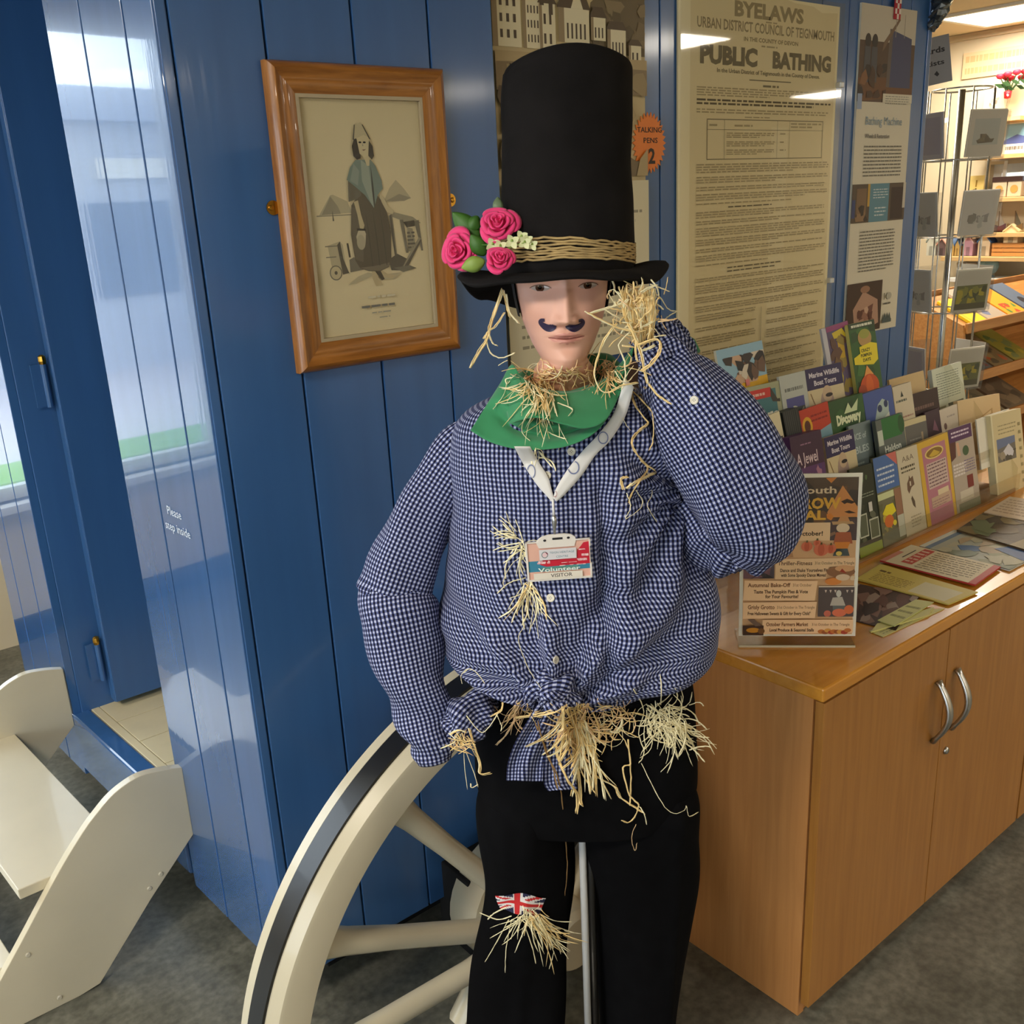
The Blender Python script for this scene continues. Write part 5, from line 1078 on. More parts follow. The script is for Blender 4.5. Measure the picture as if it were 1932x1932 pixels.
def stroke(name, strokes, mat, lift=0.0012, n=28, direct=False):
    mb = MB()
    for ptsw in strokes:
        P_ = [((a, b) if direct else px_face(a, b))+(w*0.00076,) for a, b, w in ptsw]; S = [cat(P_, (len(P_)-1)*i/(n-1)) for i in range(n)]; R = []
        for i in range(n):
            t = S[min(i+1, n-1)][:2]-S[max(i-1, 0)][:2]; t = t/max(np.linalg.norm(t), 1e-9); nn = np.array([-t[1], t[0]]); q = []
            for e in (-1, -0.5, 0, 0.5, 1):
                x, z = S[i][:2]+nn*S[i][2]*e; q.append(tuple(HP(x, z, face_w(x, z)+lift)))
            for e in (1, 0, -1):
                x, z = S[i][:2]+nn*S[i][2]*e; q.append(tuple(HP(x, z, face_w(x, z)-0.002)))
            R.append(q)
        mb.rings(R)
    return mb.build(name, mat, man)
m_ = stroke('moustache', [[(1046, 614, 4), (1044, 618, 6), (1036, 621, 7), (1028, 618, 6), (1021, 612, 4), (1022, 607, 3.5), (1028, 606, 3)], [(1070, 613, 4), (1074, 617, 6), (1084, 620, 7), (1094, 617, 6), (1101, 611, 4), (1099, 606, 3.5), (1092, 606, 3)]], INKM)
m_['label'] = 'curled purple black painted moustache'
lp = face_patch('lips', [([(-0.0265, -0.0710), (-0.018, -0.0675), (-0.010, -0.0650), (-0.004, -0.0636), (0.0, -0.0648), (0.004, -0.0636), (0.010, -0.0650), (0.018, -0.0675), (0.0265, -0.0710), (0.012, -0.0720), (0.0, -0.0726), (-0.012, -0.0720)], 0, 0.0), ([(-0.0265, -0.0710), (-0.012, -0.0720), (0.0, -0.0726), (0.012, -0.0720), (0.0265, -0.0710), (0.020, -0.0760), (0.011, -0.0798), (0.0, -0.0812), (-0.011, -0.0798), (-0.020, -0.0760)], 0, 0.0)], [M('lip_paint', (206, 142, 130), 0.4)], 0.0004)
stroke('mouth_line', [[(-0.026, -0.0710, 0.5), (-0.013, -0.0719, 1.0), (0.0, -0.0725, 1.1), (0.013, -0.0719, 1.0), (0.026, -0.0710, 0.5)]], M('mouth_line_paint', (134, 80, 70), 0.5), 0.0010, direct=True)
# dark hair lining at the temples and nape
R = []
for z in [-0.045+0.01*i for i in range(14)]:
    a, bk = interp(A_T, z)+0.005, interp(B_T, z)+0.006; q = []
    for j in range(61):
        t = math.radians(72)+math.radians(216)*j/60
        q.append(tuple(HP(a*math.sin(t)*(1.0), z, (0.045 if False else 1.0)*bk*math.cos(t) if math.cos(t) < 0 else 0.08*math.cos(t))))
    R.append(q)
MB().rings(R, close=False).build('hair', M('black_hair', (16, 13, 13), 0.7), man, smooth=True)

# ---- shirt
def noise3(x, y, z):
    return math.sin(3.1*x+1.7*math.sin(2.3*y+z))*math.sin(2.7*y+1.3*math.sin(1.9*z-x))
TOR = [(728, 985, 1160, .055, .065), (748, 925, 1215, .080, .085), (775, 874, 1258, .100, .095), (820, 852, 1276, .118, .10), (900, 853, 1283, .130, .105), (1000, 850, 1295, .138, .11), (1080, 838, 1335, .150, .115), (1150, 834, 1357, .162, .12), (1195, 845, 1350, .165, .12), (1232, 868, 1332, .155, .115), (1256, 900, 1308, .135, .11), (1268, 930, 1285, .115, .10), (1274, 960, 1260, .09, .085)]
NT = 200; KN = MP(1050, 1308, .13)
ku, kz = (KN-HC).dot(VU), (KN-HC).dot(VZ)
R = []
for i in range(110):
    py, xl, xr, f_, bk = cat(TOR, (len(TOR)-1)*i/109)
    cpx = (xl+xr)/2; c = MP(cpx, py, 0); hw = (MP(xr, py, 0)-MP(xl, py, 0)).length/2
    q = []
    for j in range(NT):
        t = 2*math.pi*j/NT-math.pi            # starts at the back
        s_, co = math.sin(t), math.cos(t)
        x = hw*math.copysign(abs(s_)**0.86, s_); w = (f_ if co > 0 else bk)*math.copysign(abs(co)**0.86, co)
        p = c+VU*x+VW*w
        if co > -0.2:
            u, zz = (p-HC).dot(VU), (p-HC).dot(VZ)
            du, dz = u-ku, zz-kz; dd = math.hypot(du, dz); ang = math.atan2(du, dz+0.02)
            amp = 0.0115*sst(0.34, 0.05, dd)*sst(0.0, 0.05, dd)
            d_ = amp*(math.sin(ang*10+1.2*math.sin(dd*22)+0.8)+0.5*math.sin(ang*21+3.0))
            au, az = u-0.165, zz+0.30                     # creases fanning from the raised armpit
            ad = math.hypot(au, az); aa = math.atan2(au, az)
            d_ += 0.0105*sst(0.40, 0.06, ad)*math.sin(aa*11+2*math.sin(ad*16))*sst(-0.02, 0.10, u)
            d_ += 0.0020*noise3(u*18, zz*14, 1.0)
            ucx = (MP(1035+0.05*(py-900), py, .13)-HC).dot(VU)
            d_ += 0.0016*sst(0.021, 0.018, abs(u-ucx))      # button placket
            # the pouch overhanging the knot to the left and right of the placket
            d_ += 0.016*g(u-0.068, 0.022)*sst(-0.16, -0.36, zz)*sst(-0.60, -0.46, zz)-0.021*g(u-0.040, 0.008)*sst(-0.22, -0.36, zz)*sst(-0.60, -0.48, zz)
            nrm = (VU*(s_)+VW*co).normalized(); p = p+nrm*d_*sst(-0.2, 0.2, co)
        q.append(tuple(p))
    R.append(q)
sh = MB(); Rr, uv = cloth_rings(R, 1.0, NT//2)
n_, m_c = len(Rr), len(Rr[0])
sh.rings(Rr, 0, False, uv=uv)
def px_r(px): return px*0.00077
def sleeve(path, n=70, m=72, folds=None, u0=0.0, capend=True, flatten=0.85, off=0.0):
    """path rows: px, py, w, radius px"""
    S = [cat(path, (len(path)-1)*i/(n-1)) for i in range(n)]
    C = [MP(s_[0], s_[1], s_[2]) for s_ in S]; rad = [px_r(s_[3]) for s_ in S]; R = []
    for i in range(n):
        t = (C[min(i+1, n-1)]-C[max(i-1, 0)]).normalized()
        wv = (VW-t*VW.dot(t)).normalized(); sv = t.cross(wv)
        q = []
        for j in range(m):
            a = 2*math.pi*j/m-math.pi
            rr = rad[i]
            if folds: rr += folds(i/(n-1), a)
            q.append(tuple(C[i]+sv*math.sin(a)*rr+wv*math.cos(a)*rr*flatten))
        R.append(q)
    if capend:       # round the open end inwards
        c = Vector(np.mean(np.array(R[-1]), axis=0)); t = (C[-1]-C[-2]).normalized()
        for e, k in ((0.92, 0.006), (0.70, 0.004), (0.3, -0.004)): R.append([tuple(c+t*k+(Vector(p)-c)*e) for p in R[n-1]])
    Rr, uv = cloth_rings(R, 1.0, m//2)
    sh.rings(Rr, 0, False, uv=[(a+off, b) for a, b in uv])
def fold_ua(s_, a):
    d_ = 0.0022*math.sin(4.5*a+10*s_)*sst(0, .2, s_)+0.0015*math.sin(30*s_+2*a)
    e = (s_-0.80)/0.16; return d_+0.005*math.sin(e*4.5+0.8*math.sin(a))*math.exp(-e*e)*sst(-0.2, 0.8, -math.sin(a))
def fold_fa(s_, a):
    d_ = 0.0042*math.sin(a*2+16*s_+1.5*math.sin(9*s_))*sst(0.1, 0.4, s_)*sst(1.02, 0.8, s_)+0.0016*math.sin(26*s_+2*a)
    e = (s_-0.22)/0.16; return d_+0.006*math.sin(e*5+1.0*math.sin(a))*math.exp(-e*e)*sst(-0.4, 0.8, -math.sin(a))
INS = 1.0
def fold_l(s_, a):
    d_ = 0.0030*math.sin(9*a*0.5+14*s_)*sst(0, .2, s_)
    e = (s_-0.50)/0.07
    d_ += 0.009*math.sin(e*3.0+0.7*math.sin(a))*math.exp(-e*e)*sst(-0.3, 0.8, INS*math.sin(a))     # elbow creases
    e2 = (s_-0.40)/0.09; d_ += 0.006*math.cos(e2*5)*math.exp(-e2*e2)*sst(-0.3, 0.8, INS*math.sin(a))
    d_ += 0.0045*math.sin(a*2+26*s_+1.5*math.sin(11*s_))*sst(0.5, 0.7, s_)*sst(1.02, 0.8, s_)
    d_ += 0.0018*math.sin(40*s_+2*a)
    return d_
sleeve([(940, 812, -.02, 34), (880, 850, -.012, 58), (822, 935, .0, 62), (776, 1030, .015, 68), (750, 1098, .028, 72), (744, 1120, .032, 72), (741, 1136, .034, 62)], n=60, folds=fold_ua)
sleeve([(752, 1085, .028, 50), (746, 1112, .032, 71), (755, 1170, .05, 74), (774, 1255, .068, 70), (797, 1340, .088, 57), (813, 1400, .105, 46), (819, 1428, .11, 38)], n=70, folds=fold_fa)
def fold_u(s_, a):
    return 0.006*math.sin(30*s_+1.5*math.sin(a*2))*sst(0.2, 0.6, s_)+0.002*math.sin(5*a+9*s_)
sleeve([(1205, 800, -.01, 62), (1255, 850, .0, 80), (1305, 925, .02, 88), (1352, 990, .05, 84), (1392, 1030, .08, 70), (1410, 1045, .09, 50)], n=50, folds=fold_u, off=0.001)
def fold_f(s_, a):
    d_ = 0.0035*math.sin(3*a+10*s_)+0.003*math.sin(5*a-16*s_+1.0)
    d_ += 0.006*math.sin(28*s_+2*math.sin(a))*sst(0.72, 0.95, s_)
    e = (s_-0.12)/0.06; d_ += 0.008*math.exp(-e*e)*math.sin(a*4)
    return d_
sleeve([(1236, 660, .06, 40), (1256, 690, .07, 48), (1290, 735, .085, 74), (1335, 800, .10, 92), (1380, 880, .115, 101), (1412, 950, .12, 102), (1424, 1000, .115, 86), (1418, 1038, .10, 56), (1408, 1052, .09, 30)], n=90, folds=fold_f, off=0.002)
# bunched cuff at the wrist of the raised arm
sleeve([(1228, 628, .05, 44), (1236, 642, .055, 46), (1246, 660, .06, 47), (1256, 680, .068, 46)], n=16, folds=lambda s_, a: 0.004*math.sin(7*a+8*s_), off=0.003)
sleeve([(1262, 605, .02, 10), (1268, 625, .025, 22), (1274, 650, .03, 30), (1290, 690, .035, 30)], n=24, folds=lambda s_, a: 0.004*math.sin(5*a+20*s_), off=0.002)
# bundle of sleeve stuffed at the hip
def bundle(s_, a): return 0.005*math.sin(4*a+9*s_)+0.004*math.sin(23*s_+a)
sleeve([(925, 1322, .06, 12), (908, 1330, .09, 34), (885, 1350, .11, 46), (868, 1378, .12, 34), (856, 1394, .12, 14)], n=40, folds=bundle, off=0.003)
# knot and hanging tails
def knotf(s_, a): return 0.006*math.sin(3*a+18*s_)+0.003*math.sin(31*s_)
sleeve([(1004, 1318, .14, 8), (1018, 1308, .165, 22), (1042, 1300, .18, 30), (1064, 1306, .178, 27), (1082, 1320, .16, 12)], n=40, folds=knotf, off=0.001, flatten=0.9)
sleeve([(1030, 1290, .165, 8), (1036, 1304, .188, 20), (1048, 1318, .19, 22), (1062, 1326, .178, 10)], n=24, folds=knotf, off=0.004, flatten=0.9)
def tail(rows, wamp, off):
    R = []; uvs = []; n = 34; m = 22; v = 0
    prev = None
    for i in range(n):
        xl, yl, xr, yr, w = cat(rows, (len(rows)-1)*i/(n-1)); q = []
        for j in range(m):
            t = j/(m-1); e = w+wamp*math.sin(t*9+i*0.12)*min(1, i/8)
            q.append(MP(xl+(xr-xl)*t, yl+(yr-yl)*t, e))
        if prev: v += (q[m//2]-prev[m//2]).length
        u = 0
        for j, p in enumerate(q):
            if j: u += (p-q[j-1]).length
            uvs.append((u+off, v))
        prev = q; R.append([tuple(p) for p in q])
    sh.rings(R, 0, False, uv=uvs)
tail([(1022, 1318, 1046, 1320, .17), (1000, 1352, 1042, 1350, .165), (972, 1400, 1032, 1402, .155), (958, 1440, 1026, 1438, .150), (955, 1472, 1024, 1474, .148)], 0.006, 0.0)
tail([(1040, 1320, 1066, 1322, .165), (1030, 1380, 1072, 1376, .155), (1026, 1440, 1082, 1432, .145), (1026, 1478, 1086, 1470, .142), (1034, 1492, 1090, 1488, .142)], 0.004, 0.013)
shirt = sh.build('shirt', GING, man, smooth=True, fix=False)
sol = shirt.modifiers.new('cloth', 'SOLIDIFY'); sol.thickness = 0.0012; sol.offset = -1
shirt['label'] = 'navy and white checked shirt tied in a knot at the waist'
# buttons
BTN = M('shirt_button', (222, 216, 198), 0.3)
dg = bpy.context.evaluated_depsgraph_get()
def surf(px, py, objs=None, back=0.0):
    """first cloth surface met by the line of sight through a frame point"""
    q = Vector(ray(px, py)).normalized(); o = Vector((0, 0, CAM_H)); best = None
    for ob in (objs or [shirt]):
        im = ob.matrix_world.inverted()
        hit, loc, nrm, _ = ob.ray_cast(im @ o, (im.to_3x3() @ q).normalized())
        if hit:
            L_ = ob.matrix_world @ loc
            if best is None or (L_-o).length < (best[0]-o).length: best = (L_, (ob.matrix_world.to_3x3() @ nrm).normalized())
    if best is None: return MP(px, py, 0.12), -q
    n = best[1]
    if n.dot(q) > 0: n = -n
    return best[0]-q*back, n
bpy.context.view_layer.update()
for (bx_, by_) in ((1032, 897), (1078, 852), (1039, 1128), (1048, 1245), (1310, 755)):
    p, n = surf(bx_, by_)
    a = n.orthogonal().normalized(); b = n.cross(a); R = []
    for rr, h in ((0.0056, -0.001), (0.0060, 0.0010), (0.0054, 0.0022), (0.0042, 0.0016), (0.0015, 0.0014)):
        R.append([tuple(p+n*h+(a*math.cos(2*math.pi*j/16)+b*math.sin(2*math.pi*j/16))*rr) for j in range(16)])
    bt = MB().rings(R).build('button', BTN, shirt, smooth=True)
    mb = MB()
    for j in range(4):
        c = p+n*0.00155+(a*math.cos(math.pi/4+j*math.pi/2)+b*math.sin(math.pi/4+j*math.pi/2))*0.0016
        mb.add([tuple(c+(a*math.cos(2*math.pi*k/6)+b*math.sin(2*math.pi*k/6))*0.0006+n*0.0002) for k in range(6)], [tuple(range(6))])
    # four holes stay part of the button mesh
    mb.build('button_holes', M('button_hole', (70, 66, 60), 0.6), shirt, fix=False)
# ---- trousers
TRO = M('black_trouser_cloth', (12, 12, 14), 0.95, 0.06, var=(40, 0.2, (1, 1, 1)))
tb_ = MB()
def leg(rows, n, fold, m=64):
    R = []
    for i in range(n):
        py, xl, xr, f_, bk, wc = cat(rows, (len(rows)-1)*i/(n-1)); c = MP((xl+xr)/2, py, wc); hw = (MP(xr, py, wc)-MP(xl, py, wc)).length/2; q = []
        for j in range(m):
            a = 2*math.pi*j/m-math.pi; s_, co = math.sin(a), math.cos(a)
            p = c+VU*hw*math.copysign(abs(s_)**0.9, s_)+VW*(f_ if co > 0 else bk)*math.copysign(abs(co)**0.9, co)
            p = p+(VU*s_+VW*co)*fold(i/(n-1), a)
            q.append(tuple(p))
        R.append(q)
    tb_.rings(R, 0, True, False, False)
leg([(1225, 940, 1285, .08, .10, 0), (1290, 915, 1300, .105, .11, 0), (1360, 902, 1308, .115, .115, 0), (1430, 900, 1314, .12, .12, 0), (1480, 905, 1312, .122, .115, 0), (1505, 918, 1302, .120, .10, 0)], 40, lambda s_, a: 0.003*math.sin(5*a+6*s_)*sst(-0.3, 0.3, math.cos(a)), 96)
crease = lambda a: 0.006*math.exp(-((a)/0.12)**2)
leg([(1440, 940, 1070, .06, .06, .01), (1500, 908, 1080, .085, .085, .015), (1580, 906, 1078, .085, .085, .01), (1660, 909, 1074, .08, .08, .0), (1740, 905, 1070, .078, .075, .0), (1830, 893, 1066, .078, .075, .0), (1932, 882, 1062, .078, .075, .0), (2080, 880, 1062, .078, .075, .0), (2250, 885, 1062, .078, .075, .0), (2330, 888, 1062, .078, .075, .0)], 60, lambda s_, a: crease(a)+0.004*math.sin(3*a+9*s_)+0.004*math.sin(19*s_+2*math.sin(a)))
leg([(1440, 1105, 1285, .06, .06, .01), (1500, 1094, 1316, .09, .09, .015), (1580, 1104, 1314, .09, .09, .01), (1660, 1116, 1310, .085, .085, .0), (1740, 1122, 1300, .082, .08, .0), (1830, 1130, 1287, .08, .078, .0), (1932, 1138, 1272, .078, .076, .0), (2080, 1135, 1262, .078, .076, .0), (2250, 1138, 1262, .078, .076, .0), (2330, 1140, 1262, .078, .076, .0)], 60, lambda s_, a: crease(a-0.5)+0.004*math.sin(3*a-9*s_)+0.006*math.sin(14*s_+2*math.sin(a))*sst(0.4, 0.1, s_))
tro = tb_.build('trousers', TRO, man, smooth=True, fix=False)
sol = tro.modifiers.new('cloth', 'SOLIDIFY'); sol.thickness = 0.002; sol.offset = -1
# stand: pole and foot
pt, pb = MP(1097, 1560, 0.055), MP(1110, 1932, 0.055); pb = Vector((pt.x*0.5+pb.x*0.5, pt.y*0.5+pb.y*0.5, 0.012))
MB().tube([(pb.x, pb.y, 1.0), (pb.x, pb.y, 0.012)], 0.0062, 14).build('stand_pole', M('grey_pole_paint', (196, 196, 196), 0.35, 0.5), man, smooth=True)
MB().tube([(pb.x+0.014, pb.y-0.004, 0.95), (pb.x+0.014, pb.y-0.004, 0.012)], 0.007, 12).build('stand_sleeve', BLACKG, man, smooth=True)
MB().lathe([(0.0, 0.014), (0.05, 0.013), (0.17, 0.006), (0.175, 0.0)], (pb.x, pb.y, 0.0), 40).build('stand_foot', STEEL, man, auto=40)
# ---- union flag patch on the knee
FLAG = [M('flag_red', (196, 36, 40), 0.7), M('flag_white', (222, 216, 214), 0.7), M('flag_navy', (28, 30, 66), 0.7)]
bpy.context.view_layer.update()
def patch(name, polys, mats, parent, objs, lift=0.002, fine=1):
    mb = MB()
    for k, (pts, mi) in enumerate(polys):
        v = [tuple(surf(a, b, objs, lift+0.0004*k)[0]) for a, b in pts]; mb.add(v, [tuple(range(len(v)))], mi)
    return mb.build(name, mats, parent, fix=False)
def flag_col(u, v):
    """union flag fields at u,v in -1..1"""
    du, dv = abs(u), abs(v)
    if dv < 0.16 or du < 0.10: return 0
    if dv < 0.28 or du < 0.17: return 1
    e = abs(abs(v)-abs(u)); return 0 if e < 0.10 else 1 if e < 0.26 else 2
mb = MB(); nu, nv = 40, 18; V_ = []
q4 = [(934, 1690), (1030, 1694), (1016, 1732), (944, 1716)]
for j in range(nv+1):
    for i in range(nu+1):
        a, b = i/nu, j/nv
        x = (q4[0][0]*(1-a)+q4[1][0]*a)*(1-b)+(q4[3][0]*(1-a)+q4[2][0]*a)*b; y = (q4[0][1]*(1-a)+q4[1][1]*a)*(1-b)+(q4[3][1]*(1-a)+q4[2][1]*a)*b
        y += -5*math.sin(math.pi*a)*(1-b)+2.0*math.sin(9*a+4*b)
        V_.append(tuple(surf(x, y, [tro], 0.004+0.0015*math.sin(8*a+5*b))[0]))
for j in range(nv):
    for i in range(nu):
        k = j*(nu+1)+i
        mb.f.append((k, k+nu+1, k+nu+2, k+1)); mb.mi.append(flag_col((i+0.5)/nu*1.7-0.75, (j+0.5)/nv*1.6-0.75)); mb.uv.append([(0, 0)]*4)
mb.v = V_
fl = mb.build('flag_patch', FLAG, man, smooth=True, fix=False)
fl['label'] = 'torn red, white and blue flag patch on the knee'
# ------------------------------------------------------------------ scarf
GREEN = M('green_cotton', (58, 136, 92), 0.8, 0.2, var=(30, 0.08, (1, 1, 1)), sheen=0.2)
rs = random.Random(11)
def depth_w(px, py, objs):
    q = Vector(ray(px, py)).normalized(); o = Vector((0, 0, CAM_H)); best = None
    for ob in objs:
        im = ob.matrix_world.inverted(); hit, loc, nrm, _ = ob.ray_cast(im @ o, (im.to_3x3() @ q).normalized())
        if hit:
            L_ = ob.matrix_world @ loc; f_ = L_.dot(Vector(FH))
            if best is None or f_ < best: best = f_
    return None if best is None else DM-best
def bez(pts, t): return cat(pts, (len(pts)-1)*t)
scm = MB()
def drape(top, bot, n, m, objs, lift, fold, wfix=None):
    R = []
    for j in range(m):
        q = []
        for i in range(n):
            t = i/(n-1); s_ = j/(m-1)
            a, b = bez(top, t), bez(bot, t); p = a[:2]+(b[:2]-a[:2])*s_
            w = a[2]+(b[2]-a[2])*s_
            dw = depth_w(p[0], p[1], objs)
            if dw is not None: w = max(w, dw+lift)
            q.append([p[0], p[1], w+fold(t, s_)])
        R.append(q)
    A = np.array(R)
    for _ in range(3):      # relax the depth so that the cloth hangs taut
        B = A.copy(); B[1:-1, 1:-1, 2] = np.maximum(A[1:-1, 1:-1, 2], 0.25*(A[:-2, 1:-1, 2]+A[2:, 1:-1, 2]+A[1:-1, :-2, 2]+A[1:-1, 2:, 2])); A = B
    scm.rings([[tuple(MP(*c)) for c in row] for row in A], 0, False)
# wrap round the neck
R = []
for i in range(60):
    a = 2*math.pi*i/60; q = []
    cx = HP(0.078*math.sin(a), 0, 0)+VW*(0.068*math.cos(a)-0.012)
    fr = (math.cos(a)+1)/2
    zc = -0.150-0.028*fr**2+0.012*math.sin(a)
    for k in range(10):
        b = 2*math.pi*k/10; rad = 0.018+0.003*math.sin(3*a+1)
        q.append(tuple(cx+VZ*(zc+1.5*rad*math.sin(b))+(VU*math.sin(a)+VW*math.cos(a))*rad*math.cos(b)))
    R.append(q)
R.append(R[0]); scm.rings(R, 0, True, False, False)
bpy.context.view_layer.update()
OB = [shirt, body]
drape([(948, 718, .03), (966, 688, .04), (985, 712, .06), (1020, 732, .07), (1070, 738, .075), (1120, 728, .07), (1160, 698, .055), (1195, 655, .03)],
      [(888, 812, .10), (925, 834, .11), (975, 847, .13), (1025, 848, .145), (1075, 840, .15), (1120, 818, .15), (1150, 782, .13), (1182, 715, .09)], 60, 36, OB, 0.012,
      lambda t, s_: 0.016*math.exp(-((s_-0.35-0.25*math.sin(math.pi*t))/0.10)**2)*math.sin(math.pi*t)**0.5-0.018*math.exp(-((s_-0.55-0.22*math.sin(math.pi*t))/0.07)**2)*sst(0.05, 0.3, t)+0.004*math.sin(6*t+5*s_))
# second fold lying over the lower triangle
drape([(945, 725, .05), (972, 706, .06), (1010, 728, .08), (1060, 740, .085), (1110, 732, .085), (1155, 706, .065), (1190, 668, .04)],
      [(962, 800, .11), (985, 792, .14), (1015, 788, .155), (1060, 800, .16), (1105, 808, .16), (1145, 790, .145), (1172, 735, .09)], 50, 22, OB, 0.022,
      lambda t, s_: 0.008*math.sin(math.pi*s_)*math.sin(math.pi*t))
scarf = scm.build('scarf', GREEN, man, smooth=True, fix=False)
sol = scarf.modifiers.new('cloth', 'SOLIDIFY'); sol.thickness = 0.0015; sol.offset = 0
scarf['label'] = 'plain green neckerchief'
# green knot end showing behind the raised wrist
MB().tube([MP(1250, 640, .0), MP(1275, 640, .01), MP(1300, 652, .015), MP(1318, 664, .01)], [0.010, 0.020, 0.016, 0.004], 10, flat=0.6).build('scarf_end', GREEN, man, smooth=True)

# ------------------------------------------------------------------ straw
STRAW = [M('straw_gold', (246, 216, 152), 0.7), M('straw_pale', (250, 240, 200), 0.7), M('straw_tan', (240, 204, 156), 0.75), M('jute_twine', (150, 118, 74), 0.9)]
class Straw:
    def __init__(s, objs): s.mb = MB(); s.objs = objs
    def strand(s, pts, wd, mi=0, lift=0.006, n=None, auto=True, w0=0.12, ripple=0.35):
        """pts in frame points (x, y[, w]); width in metres"""
        P_ = []; lw = w0
        for p in pts:
            if len(p) > 2: lw = p[2]
            elif auto:
                dw = depth_w(p[0], p[1], s.objs)
                if dw is not None: lw = dw+lift*(0.4+rs.random())
            P_.append((p[0], p[1], lw))
        if wd > 0.0021:        # a raffia strip is a few fibres side by side
            for k in range(3):
                o = (k-1)*wd*620+rs.uniform(-1, 1)
                s.strand([(x+o*rs.uniform(0.4, 1.1), y+rs.uniform(-1, 1)+0.4*o, w+rs.uniform(-.002, .002)) for x, y, w in P_], min(0.0020, wd*0.52), mi if rs.random() < 0.7 else 1, ripple=ripple)
            return
        n = n or max(5, 4*len(P_)); C = []
        for i in range(n):
            c = cat(P_, (len(P_)-1)*i/(n-1)); k = ripple if 0 < i < n-1 else 0
            C.append(MP(c[0]+k*rs.uniform(-1, 1), c[1]+k*rs.uniform(-1, 1), c[2]))
        a = rs.random()*3
        rad = [0.85*wd*(0.88+0.24*rs.random()) if wd > 0.0021 else 0.72*wd*(0.75+0.5*rs.random()) for _ in C]; rad[-1] *= 0.5
        s.mb.tube(C, rad, 6 if wd > 0.0021 else 5, mi, flat=0.12 if wd > 0.0021 else 0.5, up=tuple(VW+VU*rs.uniform(-.5, .5)) if wd > 0.0021 else (math.cos(a), math.sin(a), 0.3))
    def tuft(s, cx, cy, n, ln, ang, spread, wd=(0.0009, 0.0018), mis=(0, 1), curl=0.5, jit=6, w0=0.12, droop=0.0, lift=0.008, auto=True):
        for _ in range(n):
            a = math.radians(ang+rs.gauss(0, spread)); L_ = ln*(0.45+0.75*rs.random()); x, y = cx+rs.uniform(-jit, jit), cy+rs.uniform(-jit, jit)
            pts = [(x, y)]; k = rs.uniform(-curl, curl)
            for i in range(3):
                x += math.cos(a)*L_/3; y += math.sin(a)*L_/3+droop*L_/3*i; a += k; pts.append((x, y))
            s.strand(pts, rs.uniform(*wd), rs.choice(mis), lift=lift, w0=w0, auto=auto, n=8)
    def build(s, name, label=None):
        o = s.mb.build(name, STRAW, man, smooth=True, fix=False); o['kind'] = 'stuff'
        if label: o['label'] = label
        return o
bpy.context.view_layer.update()
OB2 = [shirt, body, scarf, tro]
# neck
s = Straw([body, scarf, shirt])
s.tuft(1010, 715, 60, 62, 95, 55, mis=(1, 1, 0), curl=0.7, jit=20, w0=.08)
s.tuft(1030, 735, 26, 95, 105, 30, mis=(1, 0), curl=0.5, jit=16, w0=.10)
for x in range(1010, 1180, 8): s.tuft(x, 712+0.0*x-18*math.sin((x-1010)/170*1.5), 3, 46, rs.choice((-40, 20, 100, 150)), 40, mis=(2, 0, 2), curl=1.1, jit=9, w0=.06)
s.tuft(1150, 690, 26, 60, 90, 35, mis=(0, 2), curl=0.6, jit=14, w0=.06)
for pts in ([(1010, 760), (990, 790), (985, 815), (1000, 832)], [(1030, 770), (1024, 800), (1040, 818), (1068, 828)], [(1052, 760), (1080, 772), (1072, 785)], [(958, 718), (950, 745), (936, 765), (930, 772)], [(965, 712), (954, 716), (957, 725), (962, 718)], [(1060, 725), (1068, 745), (1072, 765)]):
    s.strand(pts, 0.0014, 1)
for _ in range(9): s.tuft(1015, 855, 1, 40, 90, 50, mis=(1,), curl=0.6, jit=10, w0=.13)
s.build('neck_straw', 'pale straw sticking out round the neck')
# hat-left raffia
s = Straw([])
for pts, wd in (([(948, 545), (936, 580), (925, 612), (918, 640), (902, 665), (886, 694)], 0.0036), ([(950, 548), (958, 580), (962, 600)], 0.0034), ([(952, 590), (935, 615), (922, 625), (912, 640)], 0.003), ([(922, 630), (930, 648), (938, 652)], 0.0026), ([(918, 640), (925, 665), (945, 675), (972, 665)], 0.0016), ([(955, 555), (962, 590), (980, 610)], 0.0026), ([(948, 550), (930, 600), (920, 640)], 0.003), ([(940, 690), (952, 682), (958, 680)], 0.0014)):
    s.strand([(a, b, .045) for a, b in pts], wd, 1 if wd < 0.003 else 0, ripple=0.6)
s.build('hat_raffia', 'strips of raffia hanging from the hat beside the face')
# straw hand of the raised arm and its trailing raffia
s = Straw([shirt, body])
for _ in range(150):
    x, y = 1205+rs.gauss(0, 20), 590+rs.gauss(0, 24); a = rs.uniform(0, 6.28); L_ = rs.uniform(14, 40); w = 0.10+rs.gauss(0, 0.012)
    s.strand([(x, y, w), (x+math.cos(a)*L_/2+rs.uniform(-6, 6), y+math.sin(a)*L_/2, w+0.004), (x+math.cos(a)*L_, y+math.sin(a)*L_, w)], rs.uniform(0.001, 0.0024), rs.choice((0, 0, 1, 2)))
for _ in range(46):
    x = 1175+rs.random()*62; s.strand([(x+rs.uniform(-8, 8), 548+rs.uniform(-6, 14), .10), (x+rs.uniform(-6, 6), 590, .115), (x*0.55+1215*0.45+rs.uniform(-8, 8), 640+rs.uniform(-6, 14), .09)], rs.uniform(0.0016, 0.0032), rs.choice((0, 0, 1)))
